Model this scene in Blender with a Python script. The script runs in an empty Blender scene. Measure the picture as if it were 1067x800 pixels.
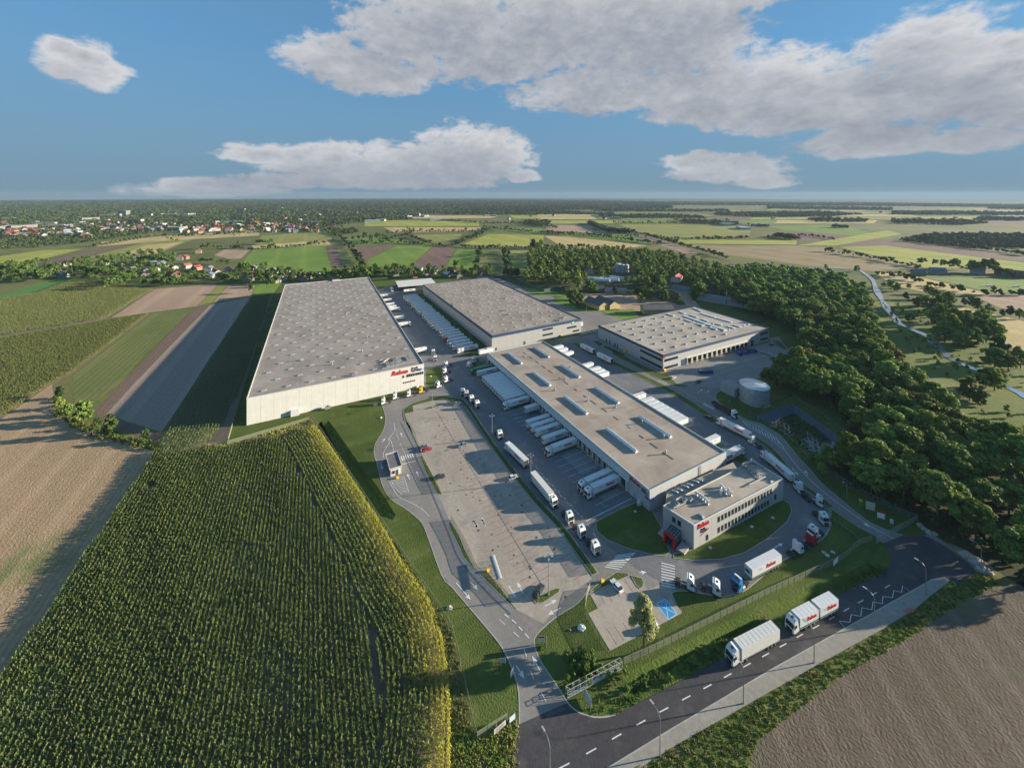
import bpy, math, random
import numpy as np
from math import sin, cos, radians, pi, sqrt, atan2
from mathutils import Vector, Matrix
from mathutils.geometry import tessellate_polygon
random.seed(7); RNG = np.random.default_rng(7)
S = bpy.context.scene; COL = S.collection
# ------------------------------------------------------------------ camera
H, F, CX, Y0 = 120.0, 408.0, 533.5, 202.0
cam = bpy.data.objects.new('camera', bpy.data.cameras.new('camera')); COL.objects.link(cam)
cam.location = (0, 0, H); cam.rotation_euler = (radians(90), 0, 0)
cam.data.sensor_width = 36; cam.data.lens = 36*F/1067; cam.data.shift_y = -(400-Y0)/1067
cam.data.clip_start = 1; cam.data.clip_end = 40000; S.camera = cam
# ------------------------------------------------------------------ light
SUN_EL, SUN_AZ = 11.3, 82.0            # azimuth clockwise from +Y
S.view_settings.view_transform = 'Standard'; S.view_settings.look = 'None'
S.view_settings.exposure = EXPOSURE = 1.95; S.view_settings.gamma = 1
S.view_settings.use_curve_mapping = False
SKY_STRENGTH = 0.105
sl = bpy.data.lights.new('sun', 'SUN'); so = bpy.data.objects.new('sun', sl); COL.objects.link(so)
sl.energy = 3.9; sl.angle = radians(0.6); sl.color = (1.0, .88, .68)
sdir = Vector((sin(radians(SUN_AZ))*cos(radians(SUN_EL)), cos(radians(SUN_AZ))*cos(radians(SUN_EL)), sin(radians(SUN_EL))))
so.rotation_euler = sdir.to_track_quat('Z', 'Y').to_euler(); so.location = (300, 50, 300)

class NT:
    def __init__(s, tree): s.t = tree; s.n = tree.nodes; s.l = tree.links
    def new(s, typ, **kw):
        n = s.n.new(typ)
        for k, v in kw.items():
            setattr(n, k, v)
        return n
    def put(s, sock, v):
        if hasattr(v, 'is_output') or isinstance(v, bpy.types.NodeSocket): s.l.new(v, sock)
        else: sock.default_value = v
    def math(s, op, a, b=0.0, c=0.0, clamp=False):
        n = s.new('ShaderNodeMath', operation=op, use_clamp=clamp)
        s.put(n.inputs[0], a); s.put(n.inputs[1], b); s.put(n.inputs[2], c); return n.outputs[0]
    def mixc(s, f, a, b, bt='MIX'):
        n = s.new('ShaderNodeMix', data_type='RGBA', blend_type=bt)
        s.put(n.inputs[0], f); s.put(n.inputs[6], a if not isinstance(a, tuple) else (*a[:3], 1)); s.put(n.inputs[7], b if not isinstance(b, tuple) else (*b[:3], 1)); return n.outputs[2]
    def noise(s, vec, scale, detail=3, rough=.55, dist=0, dim='3D'):
        n = s.new('ShaderNodeTexNoise', noise_dimensions=dim)
        if vec is not None: s.l.new(vec, n.inputs['Vector'])
        n.inputs['Scale'].default_value = scale; n.inputs['Detail'].default_value = detail
        n.inputs['Roughness'].default_value = rough; n.inputs['Distortion'].default_value = dist; return n.outputs[0]
    def rng(s, v, a, b, c=0., d=1., smooth=False):
        n = s.new('ShaderNodeMapRange'); n.clamp = True
        if smooth: n.interpolation_type = 'SMOOTHSTEP'
        s.put(n.inputs[0], v)
        for i, x in enumerate((a, b, c, d)): n.inputs[i+1].default_value = x
        return n.outputs[0]

# ------------------------------------------------------------------ sky
w = bpy.data.worlds.new('World'); S.world = w; w.use_nodes = True; w.node_tree.nodes.clear()
q = NT(w.node_tree)
out = q.new('ShaderNodeOutputWorld'); bg = q.new('ShaderNodeBackground'); q.l.new(bg.outputs[0], out.inputs[0])
tc = q.new('ShaderNodeTexCoord'); sep = q.new('ShaderNodeSeparateXYZ'); q.l.new(tc.outputs['Generated'], sep.inputs[0])
zc = q.math('MAXIMUM', sep.outputs[2], 0.012)
cmb = q.new('ShaderNodeCombineXYZ'); q.l.new(sep.outputs[0], cmb.inputs[0]); q.l.new(sep.outputs[1], cmb.inputs[1]); q.l.new(zc, cmb.inputs[2])
sky = q.new('ShaderNodeTexSky', sky_type='NISHITA'); sky.sun_disc = False
sky.sun_elevation = radians(SUN_EL); sky.sun_rotation = radians(SUN_AZ); sky.altitude = 120
sky.air_density = 1.0; sky.dust_density = 0.4; sky.ozone_density = 2.0
q.l.new(cmb.outputs[0], sky.inputs[0])
az = q.math('MULTIPLY', q.math('ARCTAN2', sep.outputs[0], sep.outputs[1]), 57.29578)
el = q.math('MULTIPLY', q.math('ARCSINE', sep.outputs[2]), 57.29578)
# clouds: (azimuth, elevation, half width, half height) in degrees, flat-bottomed heaps of vapour
def adir(px, py, hw, hh):
    a = math.atan((px-CX)/F); e = math.atan((Y0-py)/F*cos(a))
    return math.degrees(a), math.degrees(e), math.degrees(hw/F)*cos(a)**2, math.degrees(hh/F)*cos(a)
CL = [adir(*c) for c in ((345,62,50,24),(385,80,60,26),(430,40,70,34),(520,55,110,44),(600,30,130,50),(690,55,90,50),
      (650,95,120,32),(760,100,110,42),(850,108,135,48),(900,150,85,20),(960,45,85,32),(1045,90,80,58),(1010,148,60,16),
      (800,-10,120,18),(930,100,90,34),(500,20,120,34),(700,10,110,30),(990,100,90,36),(1080,110,80,40),
      (88,72,48,30),(66,52,26,12),(290,163,55,13),(370,172,90,22),(490,163,66,32),(430,182,120,20),(330,190,80,10),
      (220,199,88,10),(215,193,45,9),(755,178,62,18),(725,170,40,12),(795,190,36,11),(545,185,18,9))]
grp = bpy.data.node_groups.new('cloud_density', 'ShaderNodeTree')
for nm in ('az', 'el'): grp.interface.new_socket(nm, in_out='INPUT', socket_type='NodeSocketFloat')
grp.interface.new_socket('d', in_out='OUTPUT', socket_type='NodeSocketFloat')
g = NT(grp); gi = g.new('NodeGroupInput'); go = g.new('NodeGroupOutput')
acc = None
for (a, e, wa, we) in CL:
    dx = g.math('MULTIPLY', g.math('SUBTRACT', gi.outputs[0], a), 1/wa)
    dy = g.math('MULTIPLY', g.math('SUBTRACT', gi.outputs[1], e), 1/we)
    dy = g.math('MULTIPLY', dy, g.math('MULTIPLY_ADD', g.math('LESS_THAN', dy, 0.0), .45, 1.0))
    v = g.math('SUBTRACT', 1.0, g.math('MULTIPLY_ADD', dx, dx, g.math('MULTIPLY', dy, dy)))
    if acc is None: acc = v
    else:
        n_ = g.new('ShaderNodeMath', operation='SMOOTH_MAX'); g.put(n_.inputs[0], acc); g.put(n_.inputs[1], v); n_.inputs[2].default_value = .25; acc = n_.outputs[0]
cv = g.new('ShaderNodeCombineXYZ'); g.l.new(gi.outputs[0], cv.inputs[0])
g.l.new(g.math('MULTIPLY', gi.outputs[1], 1.7), cv.inputs[1])
n1 = g.noise(cv.outputs[0], .13, 7, .58, .35); n2 = g.noise(cv.outputs[0], .45, 6, .6, .2)
acc = g.math('MAXIMUM', acc, -2.5)
dd = g.math('ADD', acc, g.math('MULTIPLY', g.math('SUBTRACT', n1, .5), 2.6))
dd = g.math('ADD', dd, g.math('MULTIPLY', g.math('SUBTRACT', n2, .5), 2.1))
g.l.new(dd, go.inputs[0])
def dens(a, e):
    n = q.new('ShaderNodeGroup'); n.node_tree = grp; q.put(n.inputs[0], a); q.put(n.inputs[1], e); return n.outputs[0]
d0 = dens(az, el); d1_ = dens(q.math('ADD', az, 2.2), q.math('ADD', el, 3.2))
mask = q.rng(d0, -.4, .42, 0, 1, True)
shade = q.rng(q.math('SUBTRACT', d0, d1_), -1.5, 1.4, 0, 1)
thick = q.rng(d0, .0, 1.6, 1, .42)
lum = q.math('MULTIPLY', q.math('MULTIPLY_ADD', shade, .75, .35), thick)
ccol = q.mixc(q.rng(lum, .25, .95), (.215, .24, .295), (.63, .63, .64))
ccol = q.mixc(q.rng(el, 0, 9, .35, 0), ccol, (.25, .31, .40))
SKYK = SKY_STRENGTH
gm_ = q.new('ShaderNodeGamma'); q.l.new(sky.outputs[0], gm_.inputs[0]); gm_.inputs[1].default_value = .42
skyc = q.mixc(1.0, gm_.outputs[0], (.26, .60, .93), 'MULTIPLY')
skyc = q.mixc(q.rng(el, .3, 17, .97, .25), skyc, (.47, .75, 1.02))
sc_ = q.new('ShaderNodeVectorMath', operation='SCALE'); q.l.new(skyc, sc_.inputs[0]); sc_.inputs[3].default_value = 1.0
cs = q.new('ShaderNodeVectorMath', operation='SCALE'); q.l.new(ccol, cs.inputs[0]); cs.inputs[3].default_value = 1/SKY_STRENGTH*2**(-EXPOSURE)*1.1
fin = q.mixc(q.math('MULTIPLY', mask, .93), sc_.outputs[0], cs.outputs[0])
q.l.new(fin, bg.inputs[0]); bg.inputs[1].default_value = SKY_STRENGTH
w.cycles.sampling_method = 'MANUAL'; w.cycles.sample_map_resolution = 512

# ------------------------------------------------------------------ helpers
T = radians(27.2)
D2 = Vector((cos(T), sin(T), 0)); D1 = Vector((-sin(T), cos(T), 0))
def P(px, py, h=0.0, z=None):          # a point of the photograph put on the plane of height h
    Z = (H-h)*F/(py-Y0); return Vector(((px-CX)/F*Z, Z, h if z is None else z))
CR = {'a1':(0,200,3.952),'a2':(250,200,3.952),'a3':(500,200,3.952),'a4':(760,200,3.476),'a5':(240,370,3.952),'a6':(480,340,3.952),
 'a7':(680,360,3.952),'a8':(560,480,3.952),'b1':(460,540,3.952),'b2':(680,480,3.952),'b3':(820,480,4.0),'b4':(500,620,3.952),
 'b5':(700,600,2.907),'b6':(240,560,3.333),'b7':(0,400,3.952),'c1':(380,280,7.62),'c2':(430,360,7.62),'c3':(520,340,7.62),
 'c4':(650,380,7.62),'c5':(510,440,7.62),'c6':(640,480,7.62),'c7':(700,340,7.62),'c8':(560,280,7.62),'e1':(410,295,10.67),
 'e2':(0,260,7.62),'e3':(130,240,5.928),'e4':(0,205,5.335),'e5':(400,200,4.85),'e6':(590,200,4.446),'e7':(600,590,6.15),
 'e8':(930,200,6.153),'f1':(730,600,7.113),'f2':(690,470,7.62),'f3':(370,440,10.67),'f4':(250,280,7.62),'f5':(380,380,10.67),
 'f6':(880,400,4.0),'f7':(640,300,5.335),'f8':(470,540,8.0),'':(0,0,1.0)}
def X(c, s):                            # 'x,y x,y ...' in enlargement c -> photo pixels
    x0, y0, k = CR[c]
    return [(x0+float(t.split(',')[0])/k, y0+float(t.split(',')[1])/k) for t in s.split()]
def G(c, s, h=0.0): return [P(px, py, h) for px, py in X(c, s)]
def G1(c, x, y, h=0.0):
    x0, y0, k = CR[c]; return P(x0+x/k, y0+y/k, h)
def tag(o, label=None, cat=None, group=None, kind=None):
    if label: o['label'] = label
    if cat: o['category'] = cat
    if group: o['group'] = group
    if kind: o['kind'] = kind
    return o
def empty(name, label, cat, loc=(0,0,0), rz=0, group=None):
    o = bpy.data.objects.new(name, None); COL.objects.link(o); o.location = loc; o.rotation_euler = (0, 0, rz)
    o.empty_display_size = .1
    return tag(o, label, cat, group)
ORD = 'first second third fourth fifth sixth seventh eighth ninth tenth eleventh twelfth thirteenth fourteenth fifteenth sixteenth seventeenth eighteenth nineteenth twentieth'.split()
TENS = {2:'twenty', 3:'thirty', 4:'forty', 5:'fifty', 6:'sixty', 7:'seventy', 8:'eighty'}
def nth(i):
    if i < 20: return ORD[i]
    t, u = divmod(i+1, 10)
    return TENS[t][:-1]+'ieth' if u == 0 else TENS[t]+'-'+ORD[u-1]
def link(name, me, parent=None, loc=None, rz=None):
    o = bpy.data.objects.new(name, me); COL.objects.link(o)
    if parent: o.parent = parent
    if loc is not None: o.location = loc
    if rz is not None: o.rotation_euler = (0, 0, rz)
    return o
class MB:
    def __init__(s): s.v = []; s.f = []; s.m = []
    def add(s, vs, fs, m=0):
        b = len(s.v); s.v += [tuple(v) for v in vs]; s.f += [tuple(b+i for i in f) for f in fs]; s.m += [m]*len(fs); return s
    def box(s, x0, x1, y0, y1, z0, z1, m=0, mat=None):
        vs = [Vector((x, y, z)) for z in (z0, z1) for x, y in ((x0,y0),(x1,y0),(x1,y1),(x0,y1))]
        if mat is not None: vs = [mat @ v for v in vs]
        return s.add(vs, [(3,2,1,0),(4,5,6,7),(0,1,5,4),(1,2,6,5),(2,3,7,6),(3,0,4,7)], m)
    def prism(s, poly, z0, z1, m=0, mtop=None, bottom=False):
        n = len(poly); A = sum(poly[i][0]*poly[(i+1)%n][1]-poly[(i+1)%n][0]*poly[i][1] for i in range(n))
        if A < 0: poly = poly[::-1]
        vs = [(p[0], p[1], z0) for p in poly]+[(p[0], p[1], z1) for p in poly]
        s.add(vs, [(i, (i+1)%n, n+(i+1)%n, n+i) for i in range(n)], m)
        tt = tessellate_polygon([[Vector((p[0], p[1], 0)) for p in poly]])
        tt = [t if tri_up(poly, t) else t[::-1] for t in tt]
        s.add([(p[0], p[1], z1) for p in poly], tt, m if mtop is None else mtop)
        if bottom: s.add([(p[0], p[1], z0) for p in poly], [t[::-1] for t in tt], m)
        return s
    def cyl(s, p0, p1, r0, r1=None, n=8, m=0, cap=True):
        r1 = r0 if r1 is None else r1; p0 = Vector(p0); p1 = Vector(p1); d = (p1-p0).normalized()
        a = d.orthogonal().normalized(); b = d.cross(a)
        ring = [(cos(2*pi*i/n), sin(2*pi*i/n)) for i in range(n)]
        vs = [p0+(a*c+b*q_)*r0 for c, q_ in ring]+[p1+(a*c+b*q_)*r1 for c, q_ in ring]
        s.add(vs, [(i, (i+1)%n, n+(i+1)%n, n+i) for i in range(n)]+([tuple(range(n))[::-1], tuple(range(n, 2*n))] if cap else []), m)
        return s
    def tube(s, pts, r, n=6, m=0):
        for a, b in zip(pts, pts[1:]): s.cyl(a, b, r, None, n, m)
        return s
    def mesh(s, name, mats, smooth=False):
        me = bpy.data.meshes.new(name); me.from_pydata(s.v, [], s.f)
        for m in (mats if isinstance(mats, (list, tuple)) else [mats]): me.materials.append(m)
        if len(me.materials) > 1: me.polygons.foreach_set('material_index', s.m)
        if smooth: me.polygons.foreach_set('use_smooth', [True]*len(s.f))
        me.update(); return me
    def build(s, name, mats, parent=None, loc=None, rz=None, smooth=False):
        return link(name, s.mesh(name, mats, smooth), parent, loc, rz)
def tri_up(poly, t):
    a, b, c = (poly[i] for i in t); return (b[0]-a[0])*(c[1]-a[1])-(b[1]-a[1])*(c[0]-a[0]) > 0
def sheet_mb(poly, z, holes=()):
    loops = [[Vector((p[0], p[1], 0)) for p in poly]]+[[Vector((p[0], p[1], 0)) for p in h] for h in holes]
    flat = [p for l in loops for p in l]
    tt = [t if tri_up(flat, t) else t[::-1] for t in tessellate_polygon(loops)]
    m = MB(); m.add([(p[0], p[1], z) for p in flat], tt); return m
def sheet(name, poly, z, mat, holes=(), kind='structure', label=None):
    o = sheet_mb(poly, z, holes).build(name, mat); o['kind'] = kind
    return o
def smooth_line(pts, k=4):
    r = []
    n = len(pts)
    for i in range(n-1):
        p0 = pts[max(i-1, 0)]; p1 = pts[i]; p2 = pts[i+1]; p3 = pts[min(i+2, n-1)]
        for j in range(k):
            t = j/k
            r.append(0.5*((2*p1)+(-p0+p2)*t+(2*p0-5*p1+4*p2-p3)*t*t+(-p0+3*p1-3*p2+p3)*t**3))
    r.append(pts[-1]); return r
def strip(pts, w0, z, close=False, w1=None):      # a flat band along a line
    m = MB(); L = []; n = len(pts)
    for i, p in enumerate(pts):
        a = pts[max(i-1, 0)]; b = pts[min(i+1, n-1)]; d = (b-a); d.z = 0; d.normalize(); nn = Vector((-d.y, d.x, 0))
        L += [(p.x+nn.x*w0/2, p.y+nn.y*w0/2, z), (p.x-nn.x*w0/2, p.y-nn.y*w0/2, z)]
    m.add(L, [(2*i+1, 2*i+3, 2*i+2, 2*i) for i in range(n-1)]); return m
def resample(pts, step):
    r = [pts[0].copy()]; acc = 0
    for a, b in zip(pts, pts[1:]):
        L = (b-a).length; t = step-acc
        while t <= L: r.append(a+(b-a)*(t/L)); t += step
        acc = (acc+L) % step
    return r
def inside(poly, x, y):                 # vectorised point in polygon
    r = np.zeros(np.shape(x), bool); n = len(poly)
    for i in range(n):
        x1, y1 = poly[i][0], poly[i][1]; x2, y2 = poly[(i+1)%n][0], poly[(i+1)%n][1]
        if y1 == y2: continue
        c = ((y1 > y) != (y2 > y)) & (x < (x2-x1)*(y-y1)/(y2-y1)+x1); r ^= c
    return r
# ------------------------------------------------------------------ materials
MC = {}
def mat(name, col, rough=.7, metal=0., var=0., vscale=.5, spec=.3, bump=0., bscale=8.):
    if name in MC: return MC[name]
    m = bpy.data.materials.new(name); m.use_nodes = True; k = NT(m.node_tree); b = k.n['Principled BSDF']
    b.inputs['Roughness'].default_value = rough; b.inputs['Metallic'].default_value = metal
    b.inputs['Specular IOR Level'].default_value = spec
    b.inputs['Base Color'].default_value = (*col, 1)
    geo = None
    if var or bump: geo = k.new('ShaderNodeNewGeometry').outputs['Position']
    if var:
        n = k.noise(geo, vscale, 5, .62)
        f = k.rng(n, .3, .7); k.l.new(k.mixc(f, tuple(c*(1-var) for c in col), tuple(min(1, c*(1+var)) for c in col)), b.inputs['Base Color'])
    if bump:
        bn = k.new('ShaderNodeBump'); bn.inputs['Strength'].default_value = bump; bn.inputs['Distance'].default_value = .1
        k.l.new(k.noise(geo, bscale, 3), bn.inputs['Height']); k.l.new(bn.outputs[0], b.inputs['Normal'])
    MC[name] = m; return m
def gmat(name, c1, c2, s1=.05, s2=1.2, c3=None, rough=.95, ang=None, spacing=1.0, stripe=.5, cs=None, bump=.5, bs=3., wob=.6, patch=None):
    """ground: two tones in broad patches, a finer mottling, optional rows running along angle ang"""
    if name in MC: return MC[name]
    c1 = tuple(x*1.16 for x in c1); c2 = tuple(x*1.16 for x in c2); c3 = c3 and tuple(x*1.16 for x in c3)
    m = bpy.data.materials.new(name); m.use_nodes = True; k = NT(m.node_tree); b = k.n['Principled BSDF']
    b.inputs['Roughness'].default_value = rough; b.inputs['Specular IOR Level'].default_value = .15
    pos = k.new('ShaderNodeNewGeometry').outputs['Position']
    n1 = k.rng(k.noise(pos, s1, 5, .6, .5), .36, .64); n2 = k.rng(k.noise(pos, s2, 4, .65), .25, .75)
    c = k.mixc(n1, c1, c2)
    c = k.mixc(k.math('MULTIPLY', n2, .55), c, tuple(x*.5 for x in c1))
    if c3: c = k.mixc(k.rng(k.noise(pos, s1*2.7, 4, .6), .56, .68), c, c3)
    if ang is not None:
        mp = k.new('ShaderNodeMapping'); mp.vector_type = 'POINT'; k.l.new(pos, mp.inputs[0]); mp.inputs['Rotation'].default_value = (0, 0, -ang)
        # rows run along ang: the pattern varies across it (mapped y)
        sp = k.new('ShaderNodeSeparateXYZ'); k.l.new(mp.outputs[0], sp.inputs[0])
        ph = k.math('ADD', k.math('MULTIPLY', sp.outputs[1], 2*pi/spacing), k.math('MULTIPLY', k.noise(pos, .25, 2), wob*4))
        st = k.math('MULTIPLY_ADD', k.math('SINE', ph), .5, .5)
        nz = k.math('MULTIPLY', st, k.rng(k.noise(pos, .6, 3), .25, .75, .4, 1))
        c = k.mixc(k.math('MULTIPLY', nz, stripe), c, cs or tuple(x*.45 for x in c1))
        # broad tractor bands
        st2 = k.math('MULTIPLY_ADD', k.math('SINE', k.math('MULTIPLY', sp.outputs[1], 2*pi/(spacing*9.3))), .5, .5)
        c = k.mixc(k.math('MULTIPLY', k.rng(st2, .75, 1), .22), c, tuple(min(1, x*1.25) for x in c2))
        # long uneven streaks along the rows
        v2 = k.new('ShaderNodeMapping'); k.l.new(mp.outputs[0], v2.inputs[0]); v2.inputs['Scale'].default_value = (.01, .22, 1)
        c = k.mixc(k.rng(k.noise(v2.outputs[0], 1, 3), .5, .72, 0, .35), c, tuple(x*.6 for x in c2))
    k.l.new(c, b.inputs['Base Color'])
    if bump:
        bn = k.new('ShaderNodeBump'); bn.inputs['Strength'].default_value = bump; bn.inputs['Distance'].default_value = .25
        k.l.new(k.noise(pos, bs, 3), bn.inputs['Height']); k.l.new(bn.outputs[0], b.inputs['Normal'])
    MC[name] = m; return m
def leafmat(name, c1, c2, trans=.25):
    if name in MC: return MC[name]
    m = bpy.data.materials.new(name); m.use_nodes = True; k = NT(m.node_tree); b = k.n['Principled BSDF']
    b.inputs['Roughness'].default_value = .75; b.inputs['Specular IOR Level'].default_value = .2
    ge = k.new('ShaderNodeNewGeometry'); oi = k.new('ShaderNodeObjectInfo')
    c = k.mixc(ge.outputs['Random Per Island'], c1, c2)
    hs = k.new('ShaderNodeHueSaturation'); k.l.new(c, hs.inputs['Color'])
    k.l.new(k.math('MULTIPLY_ADD', oi.outputs['Random'], .03, .487), hs.inputs['Hue'])
    k.l.new(k.math('MULTIPLY_ADD', k.math('FRACT', k.math('MULTIPLY', oi.outputs['Random'], 7.3)), .85, .68), hs.inputs['Value'])
    k.l.new(hs.outputs[0], b.inputs['Base Color'])
    tr = k.new('ShaderNodeBsdfTranslucent'); k.l.new(hs.outputs[0], tr.inputs[0])
    mx = k.new('ShaderNodeMixShader'); mx.inputs[0].default_value = trans
    k.l.new(b.outputs[0], mx.inputs[1]); k.l.new(tr.outputs[0], mx.inputs[2]); k.l.new(mx.outputs[0], k.n['Material Output'].inputs[0])
    MC[name] = m; return m
def panel_mat(name, col, spacing=1.0, joint=6.0, rough=.5):
    """profiled sheet wall: ribs and panel joints in the object's own space"""
    m = bpy.data.materials.new(name); m.use_nodes = True; k = NT(m.node_tree); b = k.n['Principled BSDF']
    b.inputs['Roughness'].default_value = rough; b.inputs['Specular IOR Level'].default_value = .3
    t = k.new('ShaderNodeTexCoord').outputs['Object']; sp = k.new('ShaderNodeSeparateXYZ'); k.l.new(t, sp.inputs[0])
    s_ = k.math('ADD', sp.outputs[0], sp.outputs[1])
    def joints(step, wd):
        f = k.math('FRACT', k.math('MULTIPLY', s_, 1/step)); return k.math('LESS_THAN', f, wd/step)
    a = joints(spacing, .09*spacing); j = joints(joint, .14)
    dirt = k.rng(k.noise(t, .35, 5, .65), .35, .7, 0, .16)
    mp = k.new('ShaderNodeMapping'); k.l.new(t, mp.inputs[0]); mp.inputs['Scale'].default_value = (1.5, 1.5, .06)
    streak = k.rng(k.noise(mp.outputs[0], 1.4, 3), .45, .75, 0, .16)
    c = k.mixc(k.math('MULTIPLY', a, .3), col, tuple(x*.55 for x in col)); c = k.mixc(k.math('MULTIPLY', j, .55), c, tuple(x*.4 for x in col))
    c = k.mixc(k.math('ADD', dirt, streak), c, (.25, .24, .22)); k.l.new(c, b.inputs['Base Color'])
    MC[name] = m; return m
def roof_mat(name, col, seam=2.1, along=1):
    col = (col[0]*1.10, col[1]*1.05, col[2]*.99)
    m = bpy.data.materials.new(name); m.use_nodes = True; k = NT(m.node_tree); b = k.n['Principled BSDF']
    b.inputs['Roughness'].default_value = .85; b.inputs['Specular IOR Level'].default_value = .2
    t = k.new('ShaderNodeTexCoord').outputs['Object']; sp = k.new('ShaderNodeSeparateXYZ'); k.l.new(t, sp.inputs[0])
    n1 = k.rng(k.noise(t, .06, 6, .65, .8), .35, .68); n2 = k.rng(k.noise(t, .9, 5, .7), .3, .75)
    c = k.mixc(n1, tuple(x*.70 for x in col), tuple(min(1, x*1.12) for x in col)); c = k.mixc(k.math('MULTIPLY', n2, .28), c, tuple(x*.62 for x in col))
    f = k.math('LESS_THAN', k.math('FRACT', k.math('MULTIPLY', sp.outputs[along], 1/seam)), .09)
    c = k.mixc(k.math('MULTIPLY', f, .22), c, tuple(x*.5 for x in col))
    f2 = k.math('LESS_THAN', k.math('FRACT', k.math('MULTIPLY', sp.outputs[1-along], 1/24)), .022)
    c = k.mixc(k.math('MULTIPLY', f2, .3), c, tuple(x*.5 for x in col))
    v2 = k.new('ShaderNodeMapping'); k.l.new(t, v2.inputs[0]); v2.inputs['Scale'].default_value = (.5, .05, 1) if along else (.05, .5, 1)
    c = k.mixc(k.rng(k.noise(v2.outputs[0], 1, 4, .7), .55, .72, 0, .32), c, tuple(x*.45 for x in col))
    pud = k.rng(k.noise(t, .22, 5, .7, 1.), .62, .7, 0, .4); c = k.mixc(pud, c, tuple(x*.5 for x in col))
    k.l.new(c, b.inputs['Base Color']); MC[name] = m; return m
def mesh_fence_mat(name, col, cover):
    m = bpy.data.materials.new(name); m.use_nodes = True; k = NT(m.node_tree); b = k.n['Principled BSDF']
    b.inputs['Base Color'].default_value = (*col, 1); b.inputs['Roughness'].default_value = .6
    tr = k.new('ShaderNodeBsdfTransparent'); mx = k.new('ShaderNodeMixShader'); mx.inputs[0].default_value = cover
    k.l.new(tr.outputs[0], mx.inputs[1]); k.l.new(b.outputs[0], mx.inputs[2]); k.l.new(mx.outputs[0], k.n['Material Output'].inputs[0])
    MC[name] = m; return m
# ------------------------------------------------------------------ ground
A117 = radians(117.2)
m_base = gmat('rough_pasture', (.10,.115,.035), (.18,.17,.065), .004, .25, (.055,.085,.025), bump=.3)
m_lawn = gmat('mown_grass', (.064,.092,.02), (.098,.128,.03), .05, 1.3, (.10,.115,.035), bump=.8, bs=2.2, ang=radians(33), spacing=2.6, stripe=.22, wob=.8)
m_lush = gmat('tall_grass', (.06,.10,.018), (.11,.145,.03), .05, .7, (.09,.10,.03), bump=1., bs=1.6)
m_verge = gmat('weedy_verge', (.07,.11,.02), (.16,.16,.045), .06, .8, (.19,.16,.07), bump=1., bs=1.6)
m_soil = gmat('bare_soil', (.17,.135,.10), (.23,.18,.13), .03, 1.)
m_paver = gmat('paver', (.20,.185,.17), (.245,.225,.205), .04, .8, (.17,.16,.15), rough=.85, bump=.15, ang=A117, spacing=6., stripe=.10, cs=(.13,.12,.11), wob=.0)
m_lot = gmat('lot_paver', (.325,.282,.237), (.385,.34,.29), .04, .8, (.22,.205,.19), rough=.85, bump=.15, ang=A117, spacing=5., stripe=.08, wob=.0)
m_asph = gmat('yard_asphalt', (.15,.152,.16), (.185,.187,.195), .05, .9, (.195,.195,.197), rough=.85, bump=.2, ang=A117, spacing=8., stripe=.15, wob=.15)
m_road = gmat('road_asphalt', (.058,.055,.06), (.078,.074,.078), .07, .9, (.085,.08,.082), rough=.85, bump=.2, ang=radians(33), spacing=3.5, stripe=.2, cs=(.04,.038,.04), wob=.1)
m_side = gmat('pavement', (.26,.24,.21), (.31,.285,.25), .08, .8, rough=.85, bump=.15)
m_kerb = mat('kerb_stone', (.36,.34,.31), .85, var=.15)
m_white = mat('road_paint', (.62,.62,.62), .7, var=.18, vscale=1.2)
m_red = mat('red_paint', (.36,.13,.12), .7, var=.2, vscale=1.)
m_blue = mat('blue_paint', (.03,.27,.55), .6, var=.15, vscale=.8)

SITE = X('', '237,463 326,436 369,502 471,656 496.5,771.5 539,744.5 541,753 562,786 640,800 705,752 800,697 932,603 990,590 975,560 956,541 910,521 882,505 847,482 905,485 915,450 850,378 838,340 800,316 715,298 610,288 500,281 385,285 290,288 255,401')
SITE = [P(*p) for p in SITE]
TR1 = G('a5', '355,292 375,272 405,270 440,315 530,445 610,545 680,655 668,678 632,682 570,612 500,522 440,425 390,345')
tr2c = smooth_line(G('', '658,720 690,703 730,681 760,664 810,640 850,621 880,607 912,591'), 3)
def offs_(pts, d): return offs(pts, d)
def offs(pts, d):
    r = []
    for i, p in enumerate(pts):
        a = pts[max(i-1,0)]; b = pts[min(i+1,len(pts)-1)]; t = (b-a); t.z = 0; t.normalize(); r.append(Vector((p.x-t.y*d, p.y+t.x*d, p.z)))
    return r
TR2 = offs(tr2c, 3.4)+offs(tr2c, -3.4)[::-1]
PIT = G('a7', '410,298 572,236 822,412 800,450 690,444 640,430 560,380 520,347')
CUL = G('b1', '525,585 560,560 600,570 640,610 655,650 600,660 540,640')     # bushy hollow by the culvert
def pit(name, poly, depth, f, m, lab=None):
    c = sum((p for p in poly), Vector())/len(poly); n = len(poly)
    A_ = sum(poly[i].x*poly[(i+1)%n].y-poly[(i+1)%n].x*poly[i].y for i in range(n))
    if A_ < 0: poly = poly[::-1]
    inn = [c+(p-c)*f for p in poly]
    mb = MB(); mb.add([(p.x,p.y,0) for p in poly]+[(p.x,p.y,-depth) for p in inn], [(i,(i+1)%n,n+(i+1)%n,n+i) for i in range(n)])
    mb.add([(p.x,p.y,-depth) for p in inn], tessellate_polygon([[Vector((p.x,p.y,0)) for p in inn]]))
    o = mb.build(name, m); o['kind'] = 'structure'; return inn
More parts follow.
